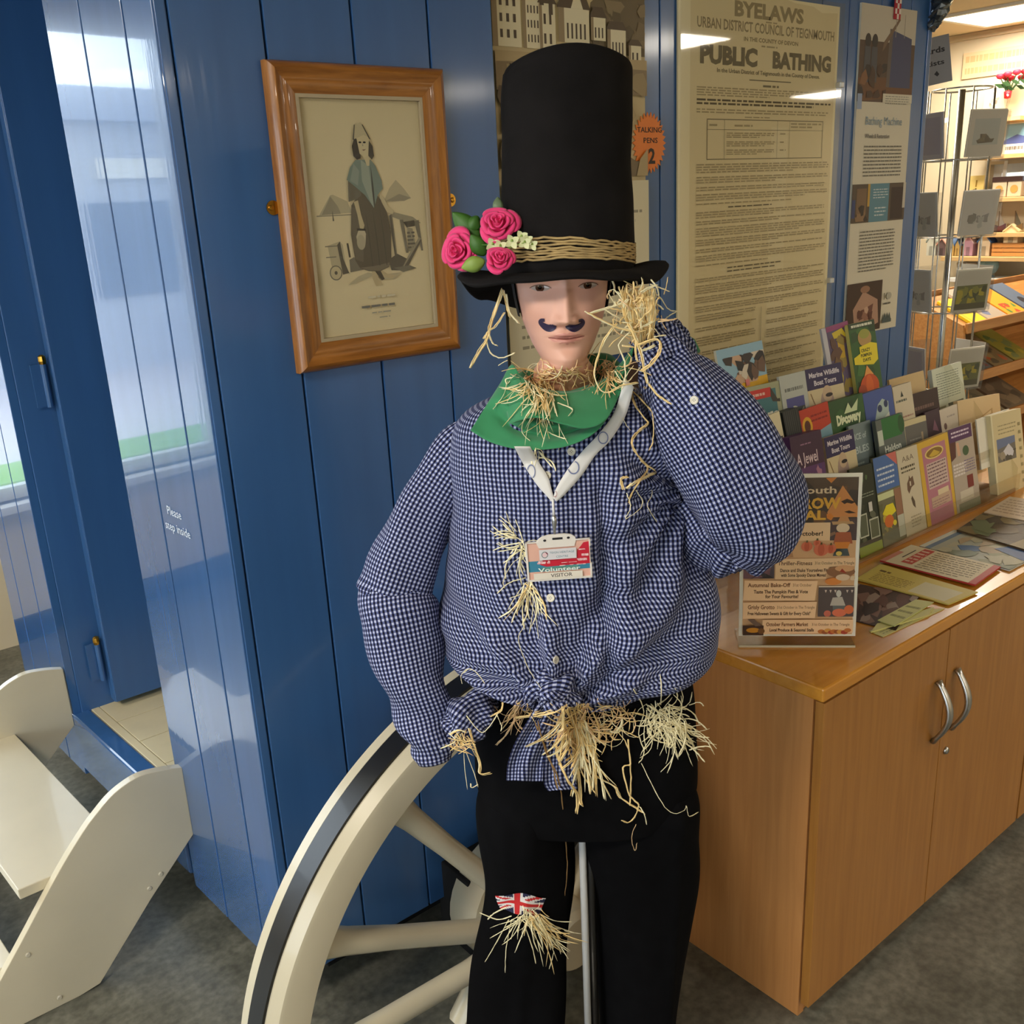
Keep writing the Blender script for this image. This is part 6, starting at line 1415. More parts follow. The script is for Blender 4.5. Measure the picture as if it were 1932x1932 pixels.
for pts, wd in (([(1112, 592, .13), (1150, 580, .125), (1180, 572, .12), (1195, 585, .12)], 0.003), ([(1106, 588, .13), (1130, 602, .13), (1165, 618, .125), (1200, 625, .12)], 0.004), ([(1160, 575, .12), (1148, 552, .12), (1160, 548, .12), (1178, 572, .12)], 0.0012), ([(1228, 540, .1), (1236, 556, .1), (1225, 580, .11)], 0.0042),
    ([(1185, 610, .12), (1200, 640, .125), (1210, 668, .13), (1216, 700, .13), (1222, 725, .13)], 0.0042), ([(1165, 610, .12), (1142, 640, .12), (1130, 670, .12), (1122, 705, .12), (1132, 735, .125), (1150, 740, .13), (1175, 728, .13), (1205, 722, .13)], 0.0022), ([(1190, 625, .12), (1168, 650, .12), (1178, 680, .12), (1180, 710, .13), (1172, 735, .13)], 0.0018), ([(1205, 650, .13), (1240, 640, .13), (1246, 660, .14), (1230, 685, .14), (1210, 700, .13)], 0.003), ([(1225, 725, .14), (1240, 745, .15), (1255, 755, .155), (1266, 763, .16)], 0.0032),
    ([(1222, 545, .1), (1246, 562, .09), (1262, 584, .07), (1280, 588, .06)], 0.0012), ([(1255, 602, .06), (1268, 592, .06), (1282, 586, .05)], 0.0012)):
    s.strand(pts, wd, 0 if wd > 0.002 else 1, ripple=0.8)
for pts, wd in (([(1188, 730), (1198, 765), (1218, 790), (1222, 800), (1200, 818), (1192, 835), (1200, 855), (1215, 872), (1238, 890)], 0.0034), ([(1190, 735), (1225, 770), (1232, 790), (1232, 830), (1224, 850)], 0.002), ([(1236, 892), (1215, 902), (1195, 912), (1182, 922)], 0.0034), ([(1210, 870), (1222, 885), (1205, 910), (1190, 935), (1186, 950)], 0.0022), ([(1185, 900), (1172, 905), (1178, 925)], 0.003), ([(1182, 930), (1190, 955), (1180, 978)], 0.0012), ([(1200, 925), (1212, 945), (1205, 962), (1180, 980)], 0.0012), ([(1222, 890), (1230, 930), (1222, 955), (1240, 985)], 0.0012), ([(1180, 745), (1210, 745), (1218, 730)], 0.003), ([(1185, 735), (1172, 770), (1180, 800), (1190, 812)], 0.0012), ([(1160, 700), (1180, 722), (1210, 690)], 0.0014), ([(1195, 690), (1180, 715), (1200, 735)], 0.0014)):
    s.strand(pts, wd, 0 if wd > 0.0018 else 1, lift=0.010, w0=.14, ripple=0.8)
s.build('hand_straw', 'bunch of golden raffia standing in for the raised hand')
# chest tuft behind the badge
s = Straw([shirt])
s.tuft(985, 1030, 22, 60, 100, 55, mis=(1,), curl=0.5, jit=10); s.tuft(968, 1010, 12, 46, 205, 18, mis=(1,), curl=0.3, jit=8); s.tuft(998, 1105, 24, 80, 95, 25, mis=(1, 1, 0), curl=0.4, jit=9)
for pts in ([(990, 1045), (965, 1065), (950, 1095), (952, 1110)], [(995, 1120), (1010, 1160), (1016, 1205)], [(990, 1180), (978, 1205), (990, 1245), (1005, 1275), (1022, 1300)], [(1000, 1110), (975, 1150), (965, 1175)], [(992, 1090), (960, 1100), (938, 1120)]): s.strand(pts, 0.0013, 1)
s.build('chest_straw', 'wisps of pale straw poking out of the shirt front by the badge')
# waist
s = Straw([shirt, tro])
s.tuft(1085, 1352, 110, 75, 85, 45, wd=(0.0012, 0.0026), mis=(0, 0, 2), curl=0.6, jit=26, w0=.15, lift=0.014)
s.tuft(1095, 1370, 34, 130, 82, 12, wd=(0.0012, 0.0030), mis=(0, 0, 1), curl=0.3, jit=14, w0=.15, lift=0.016)
s.tuft(985, 1335, 26, 55, 110, 40, mis=(2, 2, 0), curl=0.7, jit=14, w0=.15); s.tuft(1150, 1356, 60, 52, 75, 60, mis=(1, 0, 2), curl=1.0, jit=26, w0=.13)
s.tuft(1245, 1352, 90, 62, 50, 50, mis=(1,), curl=0.8, jit=26, w0=.11); s.tuft(1280, 1365, 30, 75, 55, 25, mis=(1,), curl=0.5, jit=16, w0=.10)
for pts, wd, mi in (([(1062, 1335), (1062, 1400), (1050, 1420), (1070, 1470), (1090, 1500), (1088, 1535)], 0.004, 0), ([(1075, 1340), (1090, 1400), (1100, 1445), (1130, 1468), (1160, 1485), (1172, 1505), (1200, 1525), (1216, 1535)], 0.0045, 0), ([(1070, 1350), (1082, 1420), (1092, 1460), (1095, 1510), (1098, 1520)], 0.0036, 0), ([(1160, 1375), (1180, 1400), (1190, 1440), (1175, 1450), (1188, 1500), (1205, 1520), (1190, 1550), (1172, 1548)], 0.0018, 0), ([(1185, 1395), (1190, 1460), (1188, 1520)], 0.0018, 0), ([(1195, 1300), (1215, 1340), (1205, 1380), (1215, 1420), (1205, 1440)], 0.0012, 1), ([(1210, 1440), (1240, 1500), (1265, 1533), (1290, 1530), (1295, 1520), (1300, 1540), (1318, 1532)], 0.0011, 1), ([(1015, 1360), (1030, 1420), (1050, 1460), (1062, 1520), (1068, 1600), (1070, 1640), (1066, 1690)], 0.0016, 3), ([(1010, 1365), (1040, 1440), (1052, 1490)], 0.0016, 3), ([(975, 1350), (955, 1385), (935, 1405)], 0.0024, 2), ([(972, 1354), (1010, 1350), (1045, 1342)], 0.0034, 0), ([(1300, 1330), (1318, 1325), (1328, 1332)], 0.0018, 1), ([(1270, 1390), (1305, 1410), (1330, 1438)], 0.002, 1), ([(1300, 1415), (1325, 1408), (1342, 1410)], 0.0016, 1), ([(1200, 1555), (1192, 1580), (1198, 1605), (1202, 1590)], 0.0009, 2), ([(1205, 1520), (1215, 1535), (1220, 1556)], 0.0014, 1)):
    s.strand(pts, wd, mi, lift=0.010, w0=.13, ripple=0.7)
s.build('waist_straw', 'golden raffia and straw bursting out below the shirt knot')
# left cuff
s = Straw([])
for pts, wd in (([(868, 1385), (880, 1420), (895, 1460), (902, 1485)], 0.0016), ([(885, 1375), (892, 1400), (905, 1440), (906, 1460), (926, 1458)], 0.0024), ([(875, 1390), (876, 1440), (882, 1490)], 0.0008), ([(850, 1385), (865, 1378), (880, 1382)], 0.003), ([(880, 1350), (905, 1380), (920, 1375), (940, 1345)], 0.0011), ([(925, 1352), (945, 1340), (948, 1325)], 0.0024), ([(875, 1270), (885, 1262), (900, 1270), (915, 1290)], 0.001), ([(872, 1290), (870, 1275), (880, 1262)], 0.001), ([(938, 1350), (946, 1370), (945, 1380)], 0.0011), ([(902, 1480), (890, 1486), (888, 1478)], 0.0014)):
    s.strand([(a, b, .145) for a, b in pts], wd, 1 if wd < 0.002 else 0)
for _ in range(22): x, y = 868+rs.gauss(0, 10), 1390+rs.gauss(0, 6); s.strand([(x, y, .14), (x+rs.uniform(-10, 14), y+rs.uniform(4, 18), .15), (x+rs.uniform(-16, 26), y+rs.uniform(8, 34), .15)], 0.0014, rs.choice((0, 1, 2)))
s.build('cuff_straw', 'wisps of straw at the cuff on the hip')
# knee
s = Straw([tro, fl])
s.tuft(990, 1728, 26, 60, 100, 45, mis=(1,), curl=0.5, jit=14, w0=.09); s.tuft(1010, 1735, 42, 85, 50, 14, mis=(1, 1, 0), curl=0.3, jit=14, w0=.09); s.tuft(1010, 1725, 14, 30, 90, 60, mis=(1, 0), curl=0.6, jit=12, w0=.09)
for pts in ([(965, 1728), (940, 1735), (905, 1722)], [(960, 1735), (930, 1790), (915, 1815)], [(965, 1735), (955, 1790), (953, 1835)], [(990, 1745), (1005, 1790), (1011, 1818)], [(1030, 1745), (1052, 1780), (1058, 1800)], [(955, 1712), (930, 1725), (920, 1735)], [(1045, 1795), (1040, 1815), (1036, 1828)]): s.strand(pts, 0.0016, 1, w0=.09)
s.build('knee_straw', 'pale straw hanging from the knee patch')

# ------------------------------------------------------------------ lanyard and badge
bpy.context.view_layer.update()
ly = thing('lanyard', 'white lanyard with a Volunteer Visitor badge hung round the neck', 'lanyard', tuple(MP(1045, 1000, 0.15)))
LAN = M('white_lanyard', (226, 224, 222), 0.7); CL = [shirt, scarf, body]
def ribbon(name, rows, n=40, lift=0.004):
    R = []
    for i in range(n):
        xl, yl, xr, yr = cat(rows, (len(rows)-1)*i/(n-1)); q = []
        for t in (0, 0.33, 0.67, 1):
            x, y = xl+(xr-xl)*t, yl+(yr-yl)*t; q.append((x, y, depth_w(x, y, CL) or 0.12))
        R.append(q)
    A = np.array(R); w = A[:, :, 2].max(axis=1)
    w = np.array([max(w[max(0, i-2):i+3]) for i in range(n)]); w = np.convolve(np.pad(w, 3, mode='edge'), np.ones(7)/7, 'valid')
    R = [[tuple(MP(A[i, k, 0], A[i, k, 1], max(w[i], A[i, k, 2])+lift)) for k in range(4)] for i in range(n)]
    o = MB().rings(R, close=False).build(name, LAN, ly, smooth=True, fix=False)
    so = o.modifiers.new('thick', 'SOLIDIFY'); so.thickness = 0.0008
    return o
r1 = ribbon('strap', [(970, 842, 1000, 842), (990, 880, 1018, 874), (1014, 916, 1034, 900), (1032, 936, 1042, 928), (1040, 946, 1046, 940)])
r2 = ribbon('strap', [(1178, 712, 1196, 730), (1160, 775, 1180, 785), (1130, 818, 1150, 832), (1100, 850, 1124, 858), (1072, 884, 1098, 896), (1050, 920, 1066, 932), (1044, 940, 1050, 946)])
MK = [P((120, 130, 170)), P((170, 90, 100))]
def strap_mark(cx, cy, rx, ry, mi, par):
    mb = MB(); v = []; f = []
    for k in range(20):
        for e in (1.0, 0.82):
            t = 2*math.pi*k/20; p, n = surf(cx+rx*e*math.cos(t), cy+ry*e*math.sin(t), [par], 0.0012); v.append(tuple(p))
    f = [(2*k, 2*((k+1) % 20), 2*((k+1) % 20)+1, 2*k+1) for k in range(20)]
    mb.add(v, f, 0).build('logo_ring', MK[mi], par, fix=False)
bpy.context.view_layer.update()
strap_mark(1082, 882, 11, 13, 0, r2); strap_mark(1002, 890, 8, 14, 0, r1); strap_mark(1138, 826, 10, 12, 0, r2); strap_mark(1047, 932, 4, 6, 1, r2)
wB = max(depth_w(x, y, CL) or 0 for x in (1000, 1050, 1105) for y in (1015, 1050, 1085))+0.012
MB().tube([MP(1043, 942, wB), MP(1044, 960, wB), MP(1045, 975, wB)], 0.0016, 8).build('cord', LAN, ly, smooth=True)
MB().tube([MP(1045, 972, wB), MP(1046, 982, wB), MP(1046, 992, wB), MP(1046, 1002, wB), MP(1047, 1010, wB)], [0.003, 0.0038, 0.0030, 0.0018, 0.0014], 10).build('clip', STEEL, ly, smooth=True)
B0, B1, B3 = MP(997, 1096, wB), MP(1116, 1087, wB), MP(989, 1024, wB)
bw, bh = (B1-B0).length, (B3-B0).length
bm = frame_mat(B0, B1-B0, B3-B0); bm.translation = B0-wloc(ly)
pr = Print(bw, bh)
SAL = (226, 178, 160); TEAL = (60, 132, 160)
pr.rect(0.02, 0.03, 0.985, 0.985, SAL); pr.rect(0.02, 0.22, 0.985, 0.50, TEAL); pr.rect(0.22, 0.24, 0.8, 0.33, (96, 150, 140))
pr.pg([(0.20, 0.40), (0.30, 0.34), (0.985, 0.35), (0.985, 0.92), (0.90, 0.90), (0.85, 0.80), (0.80, 0.72), (0.78, 0.55), (0.25, 0.52)], (196, 36, 56))
for (a, b, c, d_) in ((0.16, 0.42, 0.36, 0.50), (0.78, 0.44, 0.985, 0.50), (0.82, 0.72, 0.93, 0.75), (0.86, 0.56, 0.97, 0.62), (0.5, 0.42, 0.78, 0.435), (0.3, 0.35, 0.985, 0.37)): pr.blotch(a, b, c, d_, [(236, 206, 204), (226, 170, 176)], 7, 0.04)
pr.rect(0.20, 0.53, 0.78, 0.80, (214, 212, 216)); pr.ell(0.285, 0.665, 0.052, 0.085, (110, 130, 130)); pr.ell(0.285, 0.665, 0.040, 0.065, (226, 196, 200)); pr.pg([(0.29, 0.75), (0.335, 0.70), (0.33, 0.66), (0.30, 0.72)], (120, 40, 60))
pr.text('TEIGN HERITAGE', 0.36, 0.685, 0.075, (120, 150, 160), width=0.39); pr.text('CENTRE', 0.46, 0.575, 0.075, (120, 150, 160), width=0.19)
pr.text('Volunteer', 0.17, 0.225, 0.15, (222, 236, 228), bold=0.02, width=0.66); pr.rect(0.09, 0.03, 0.86, 0.20, (226, 218, 204)); pr.text('VISITOR', 0.36, 0.075, 0.13, (74, 70, 68), bold=0.01, width=0.34)
card = sheet('card', pr, 0.001, P((236, 226, 214)), bm, parent=ly)
hol = MB()
pts = [(0.16, 0.985), (0.20, 1.06), (0.26, 1.12), (0.36, 1.155), (0.50, 1.165), (0.62, 1.16), (0.72, 1.13), (0.78, 1.06), (0.79, 0.985), (0.76, 0.83), (0.20, 0.83)]
hol.prism([(a*bw, b*bh) for a, b in pts], lambda a, b, d_: tuple(bm @ Vector((a, d_, b))), -0.0022, 0.0018)
for a, b, c, d_ in ((-0.012, 0.02, -0.01, 1.0), (0.985, 1.015, -0.01, 0.36), (-0.012, 1.015, -0.02, 0.03), (0.985, 1.01, 0.8, 1.0), (-0.012, 0.2, 0.975, 1.0), (0.78, 1.01, 0.975, 1.0)):
    hol.prism([(a*bw, c*bh), (b*bw, c*bh), (b*bw, d_*bh), (a*bw, d_*bh)], lambda x, y, e: tuple(bm @ Vector((x, e, y))), -0.0024, 0.0022)
hd = hol.build('badge_holder', M('white_holder', (228, 222, 214), 0.35), ly, local=True, bevel=0.0004)
sl = Print(bw, bh); sl.rect(0.42, 1.03, 0.58, 1.085, (40, 38, 40)); sl.ell(0.30, 1.03, 0.024, 0.03, (40, 38, 40)); sl.ell(0.67, 1.06, 0.024, 0.03, (40, 38, 40))
sl.build(ly, lambda a, b, d_: tuple(bm @ Vector((a, -0.0022-d_, b))), name='holder_slots')

# ------------------------------------------------------------------ top hat
FELT = M('black_felt', (24, 22, 22), 0.95, 0.15, var=(20, 0.25, (1, 1, 1)), bump=(220, 0.15, (1, 1, 1)))
zB = MP(1067, 500, 0).z; zT = MP(1067, 106, 0).z
cB = MP(1067, 500, 0); cT = MP(1071, 106, 0)
hat = thing('top_hat', 'tall black stovepipe hat with pink roses and twine band', 'hat', (cB.x, cB.y, zB))
px2 = lambda n_: n_*0.00077
R = []
prof = []
for i in range(40):
    t = i/39; prof.append((t*0.955, px2(123+(111-123)*t+2.2*math.sin(t*9))))
for k in range(1, 9):
    a = k/8*math.pi/2; prof.append((0.955+0.045*math.sin(a), px2(111)-0.020*(1-math.cos(a))))
prof += [(1.0, px2(60)), (1.0, 0.001)]
for k, (t, r_) in enumerate(prof):
    q = []; zz = zB-0.012+(zT-zB+0.012)*t; c = Vector((cB.x+(cT.x-cB.x)*t, cB.y+(cT.y-cB.y)*t, zz))
    for j in range(72):
        a = 2*math.pi*j/72
        rr = r_*(1+0.010*math.sin(2*a+3*t)+0.008*math.sin(3*a-4*t+1)+0.006*math.sin(7*t*3+a))
        q.append(tuple(c+VU*rr*math.cos(a)+VW*rr*1.04*math.sin(a)-VZ*(0.006*math.cos(2*a) if t > 0.95 else 0)))
    R.append(q)
crown = MB().rings(R, cap0=False).build('crown', FELT, hat, smooth=True)
seam = MB(); q = [Vector(p_[18]) for p_ in R[:46]]
KEY = {0: (0.145, MP(1252, 497, 0).z), 30: (0.135, MP(1185, 530, .07).z), 60: (0.138, MP(1130, 525, .12).z), 90: (0.140, MP(1065, 520, .14).z), 120: (0.140, MP(1000, 526, .12).z), 150: (0.150, MP(930, 533, .07).z), 180: (0.153, MP(868, 519, 0).z), 215: (0.150, MP(905, 560, -.09).z), 250: (0.15, MP(960, 580, -.14).z), 290: (0.15, MP(1120, 560, -.14).z), 330: (0.146, MP(1215, 530, -.07).z), 360: (0.145, MP(1252, 497, 0).z)}
ks = sorted(KEY)
def brimv(deg):
    for a, b in zip(ks[:-1], ks[1:]):
        if deg <= b:
            t = (deg-a)/(b-a); t = t*t*(3-2*t); return tuple(KEY[a][i]+(KEY[b][i]-KEY[a][i])*t for i in range(2))
R = []
for k in range(13):
    e = k/12; q = []
    for j in range(120):
        deg = 360*j/120; a = math.radians(deg); ro, zo = brimv(deg); ri = px2(121)
        r_ = ri+(ro-ri)*e; zz = (zB-0.010)+(zo-zB+0.010)*(e**1.2)+0.004*math.sin(math.pi*e)
        if k == 12: zz -= 0.004
        q.append(tuple(Vector((cB.x, cB.y, zz))+VU*r_*math.cos(a)+VW*r_*math.sin(a)))
    R.append(q)
brim = MB().rings(R, cap0=False, cap1=False).build('brim', FELT, hat, smooth=True, fix=False)
so = brim.modifiers.new('felt', 'SOLIDIFY'); so.thickness = 0.007; so.offset = 0.0
so = brim.modifiers.new('round', 'BEVEL'); so.width = 0.003; so.segments = 3; so.angle_limit = math.radians(50)
# twine
tw = MB()
for k in range(8):
    pts = []
    for j in range(73):
        a = 2*math.pi*j/72; side = math.cos(a)
        zz = zB+0.010+0.0036*k+0.004*math.sin(a*2+0.4*k)*0.4+0.006*math.sin(a)-0.012*max(0, side)+0.0012*rs.uniform(-1, 1)
        rr = px2(123.5)+0.0022+0.0008*rs.random()
        pts.append(Vector((cB.x, cB.y, zz))+VU*rr*math.cos(a)*1.004+VW*rr*1.045*math.sin(a))
    tw.tube(pts, 0.0017, 6, 0, cap=False)
tw.build('twine_band', M('jute_band', (172, 146, 98), 0.9, var=(60, 0.25, (1, 1, 1))), hat, smooth=True)['label'] = 'band of wound jute twine'
# roses
PINK = M('rose_pink', (232, 60, 124), 0.6, 0.3, var=(14, 0.12, (1, 1, 1)), sheen=0.2); PINKD = M('rose_deep_pink', (190, 22, 84), 0.6, 0.3)
LEAFM = M('leaf_green', (60, 104, 36), 0.5, 0.4, var=(20, 0.2, (1, 1, 1))); LEAFL = M('leaf_light', (134, 160, 70), 0.5); BLOS = M('blossom_cream', (224, 226, 176), 0.6)
def rose(c, axis, Rr, name='rose', label=None, seedv=1):
    rr_ = random.Random(seedv); ax = axis.normalized(); u = ax.orthogonal().normalized(); v = ax.cross(u)
    core = MB()
    core.rings([[tuple(c+ax*h+(u*math.cos(2*math.pi*j/12)+v*math.sin(2*math.pi*j/12))*r_) for j in range(12)] for h, r_ in ((-0.35*Rr, 0.25*Rr), (-0.05*Rr, 0.5*Rr), (0.2*Rr, 0.34*Rr), (0.42*Rr, 0.16*Rr))])
    ro = core.build(name, PINKD, hat, smooth=True)
    if label: ro['label'] = label
    n = 15
    for i in range(n):
        f = i/(n-1); ph = i*2.399+rr_.random()*0.4; span = 1.15-0.25*f
        r1 = Rr*(0.10+0.90*f**0.9); r0 = Rr*(0.10+0.34*f); hh = Rr*(0.62-0.52*f); h0 = -0.30*Rr
        op = 0.15+0.85*f; R = []
        for a in range(8):
            t = a/7; q = []
            for b in range(11):
                s_ = -1+2*b/10; ed = 1-0.28*abs(s_)**3
                tt = t*ed
                rad = r0+(r1-r0)*tt**1.3+Rr*0.05*math.sin(3*s_+i)*tt
                h = h0+(hh-h0)*math.sin(min(1.0, tt*1.12)*math.pi/2)-Rr*0.16*op*max(0, tt-0.8)*5
                an = ph+s_*span*(0.75+0.25*tt)
                q.append(tuple(c+ax*h+(u*math.cos(an)+v*math.sin(an))*rad))
            R.append(q)
        o = MB().rings(R, close=False).build('petal', PINK, ro, smooth=True, fix=False)
        so = o.modifiers.new('thick', 'SOLIDIFY'); so.thickness = 0.0007
    return ro
tocam = (Vector((0, 0, CAM_H))-MP(940, 425, .08)).normalized()
rose(MP(940, 425, .075), tocam*0.8+VZ*0.45-VU*0.05, px2(39), label='largest pink rose, uppermost on the hat', seedv=3)
rose(MP(868, 474, .055), tocam*0.85-VU*0.40+VZ*0.1, px2(41), label='pink rose at the outer left of the hat', seedv=5)
rose(MP(942, 491, .110), tocam*0.75+VZ*0.5+VU*0.1, px2(29), label='small pink rose lowest on the hat', seedv=9)
def leafp(base, tip, wd, name='leaf', mat=LEAFM, bend=0.006, nrm=None):
    b, t = Vector(base), Vector(tip); d_ = t-b; nn = (nrm or tocam); sd = d_.cross(nn).normalized(); nn = sd.cross(d_).normalized(); R = []
    for i in range(13):
        f = i/12; hw = wd*math.sin(math.pi*min(1, f*0.97+0.03))**0.8*(1-0.25*f); c = b+d_*f+nn*bend*math.sin(math.pi*f)
        R.append([tuple(c+sd*hw*e-nn*abs(e)**1.5*hw*0.35) for e in (-1, -0.5, 0, 0.5, 1)])
    o = MB().rings(R, close=False).build(name, mat, hat, smooth=True, fix=False); so = o.modifiers.new('thick', 'SOLIDIFY'); so.thickness = 0.0006; return o
leafp(MP(905, 450, .05), MP(853, 400, .04), 0.016); leafp(MP(915, 482, .07), MP(888, 442, .07), 0.013); leafp(MP(940, 405, .06), MP(939, 371, .05), 0.008, mat=M('leaf_grey', (104, 124, 92), 0.5)); leafp(MP(915, 492, .09), MP(870, 506, .085), 0.012, mat=LEAFL); leafp(MP(905, 430, .05), MP(880, 415, .045), 0.014)
def blossom(px, py, w, sz, n=4):
    c = MP(px, py, w)
    mb = MB()
    for i in range(n):
        a = 2*math.pi*i/n+0.5; d_ = VU*math.cos(a)+VZ*math.sin(a); sd = -VU*math.sin(a)+VZ*math.cos(a); R = []
        for k in range(5):
            f = k/4; hw = sz*0.42*math.sin(math.pi*(0.12+0.82*f)); R.append([tuple(c+d_*sz*f+sd*hw*e+VW*(0.35*sz*f*f)) for e in (-1, 0, 1)])
        mb.rings(R, 0, False)
    mb.lathe([(0.0, 0.0), (sz*0.2, 0.0), (sz*0.15, sz*0.3), (0.0, sz*0.35)], tuple(c), 8, 1)
    mb.build('blossom', [BLOS, LEAFL], hat, smooth=True, fix=False)
for a in ((990, 458, .10, 0.009), (1004, 462, .098, 0.008), (966, 456, .10, 0.010), (984, 447, .098, 0.009), (930, 462, .09, 0.010), (944, 465, .10, 0.009), (996, 452, .098, 0.007)): blossom(*a)
MB().tube([MP(955, 470, .1), MP(975, 462, .1), MP(990, 458, .1)], 0.0008, 6).build('stem', LEAFL, hat)
MB().tube([MP(925, 462, .08), MP(900, 462, .07), MP(885, 470, .06)], 0.0012, 6).build('stem', LEAFM, hat)
# ------------------------------------------------------------------ the shop beyond the partition
SHELF = wood('pine_shelf', (206, 164, 104), (222, 186, 130), 0.45, (9, 0.8, 9), 7)
XW = X1
def wz(px, py, X=None): return onX(px, py, X or XW-0.12)
def wall_shelf(pl, pr_, dep, label, mat=SHELF):
    a, b = wz(*pl, XW-dep), wz(*pr_, XW-dep); z = (a[2]+b[2])/2; y0, y1 = min(a[1], b[1])-0.4, max(a[1], b[1])
    t = thing('wall_shelf', label, 'shelf', (XW-dep/2, (y0+y1)/2, z-0.03), 0, 'wall shelves in the shop')
    box('board', XW-dep, XW-0.001, y0, y1, z-0.025, z, mat, t, bevel=0.002)
    for y in (y0+0.15, y1-0.12): MB().prism([(XW-0.001, z-0.026), (XW-0.02, z-0.14), (XW-0.001, z-0.14), ], lambda a_, b_2, d_: (a_, d_, b_2), y, y+0.02).box(XW-dep+0.03, XW-0.001, y, y+0.02, z-0.035, z-0.0255).build('bracket', WHITEP, t)
    return z
zA = wall_shelf((1835, 292), (1925, 291), 0.20, 'uppermost shop wall shelf with pictures standing on it')
zB2 = wall_shelf((1825, 374), (1925, 372), 0.20, 'second shop wall shelf with small boxed gifts')
zC = wall_shelf((1800, 441), (1925, 438), 0.22, 'third shop wall shelf with driftwood boats')
zD = wall_shelf((1775, 482), (1925, 488), 0.26, 'fourth shop wall shelf with toy beach huts')
zE = wall_shelf((1790, 525), (1925, 526), 0.26, 'lowest white shop shelf with white mugs', WHITEP)
def std(px0_, px1_, z, dep, X=None):
    """y range and front X of something standing on a shelf between two frame columns"""
    X = X or XW-dep; y1 = onX(px0_, 400, X)[1]; y0 = onX(px1_, 400, X)[1]; return X, y0, y1
def pic(px0_, px1_, z, hgt, pr_fn, paper, label, dep=0.12, cat_='picture'):
    X, y0, y1 = std(px0_, px1_, z, dep); pr = Print(y1-y0, hgt); pr_fn(pr)
    return sheet('small_picture', pr, 0.012, P(paper), frame_mat((X, y1, z), (0, -1, 0), (0.12, 0, 1)), label, cat_, 'small pictures in the shop')
pic(1880, 1926, zA, 0.17, lambda p: (p.rect(0, 0, 1, 1, (226, 220, 206)), p.rect(0.03, 0.32, 0.97, 0.97, (130, 170, 190)), p.pg([(0, 0.45), (0.5, 0.62), (1, 0.5), (1, 0.32), (0, 0.32)], (84, 96, 150)), p.lines(0.1, 0.9, 0.27, 0.08, 1, (120, 110, 100), 0.6)), (226, 220, 206), 'blue seascape card on the uppermost shop shelf')
pic(1858, 1878, zA, 0.15, lambda p: (p.rect(0, 0, 1, 1, (206, 192, 160)), p.pg([(0.2, 0.3), (0.5, 0.6), (0.8, 0.3)], (80, 90, 70))), (206, 192, 160), 'small sepia card left of the seascape card')
pic(1836, 1878, (zA+0.21), 0.19, lambda p: (p.rect(0, 0, 1, 1, (222, 212, 186)), p.blotch(0.25, 0.3, 0.65, 0.6, [(150, 140, 126), (176, 166, 150)], 6, 0.12)), (222, 212, 186), 'pale print pinned above the uppermost shelf', dep=0.02)
pic(1822, 1850, zB2, 0.13, lambda p: (p.rect(0, 0, 1, 1, (220, 196, 120)), p.blotch(0.2, 0.1, 0.8, 0.5, [(120, 100, 50), (90, 80, 40)], 6, 0.1), p.rect(0.45, 0.5, 0.55, 0.8, (150, 120, 50))), (220, 196, 120), 'yellow beach card on the second shop shelf')
for i, (a, b) in enumerate(((1868, 1894), (1896, 1922))):
    X, y0, y1 = std(a, b, zB2, 0.14); t = thing('gift_box', ['small gift box with a dark lid on the second shelf', 'dark lidded gift box nearest the right edge on the second shelf'][i], 'box', (X+0.05, (y0+y1)/2, zB2), 0, 'gift boxes')
    box('body', X, X+0.09, y0, y1, zB2+0.001, zB2+0.085, P((206, 188, 160)), t, bevel=0.003); box('lid', X-0.004, X+0.094, y0-0.004, y1+0.004, zB2+0.086, zB2+0.115, P((64, 44, 40)), t, bevel=0.003)
    MB().lathe([(0.0, 0), (0.022, 0), (0.022, 0.002), (0, 0.002)], (X-0.003, (y0+y1)/2, zB2+0.045), 14, axis='x').build('motif', P((196, 150, 80)), t)
# driftwood boats
for i, (a, b) in enumerate(((1846, 1872), (1874, 1900), (1903, 1932))):
    X, y0, y1 = std(a, b, zC, 0.15); yc = (y0+y1)/2; h = (y1-y0)/2
    t = thing('driftwood_boat', ['small grey driftwood boat at the left of the third shelf', 'middle driftwood boat with a purple hull stripe', 'driftwood boat at the right of the third shelf'][i], 'ornament', (X, yc, zC), 0, 'driftwood boats')
    MB().rings([[(X+0.025*math.cos(k*math.pi/4)*w_, yc+h*s_, zC+0.001+zz+0.0) for k, zz in ((0, 0.03+0.02*s_*s_), (1, 0.015), (2, 0.0), (3, 0.015), (4, 0.03+0.02*s_*s_))] for s_, w_ in ((-1, 0.15), (-0.7, 0.7), (0, 1), (0.7, 0.7), (1, 0.15))], 0, False).build('hull', P([(116, 96, 76), (96, 62, 74), (130, 104, 70)][i]), t, smooth=True)
    MB().tube([(X, yc, zC+0.01), (X, yc+0.004, zC+0.12)], 0.003, 6).build('mast', P((110, 84, 58)), t)
    MB().prism([(yc-0.002, zC+0.03), (yc-h*0.8, zC+0.045), (yc+0.001, zC+0.115)], lambda p_, q_, d_: (X+d_, p_, q_), -0.001, 0.001).build('sail', P([(170, 160, 140), (150, 140, 128), (96, 88, 72)][i]), t)
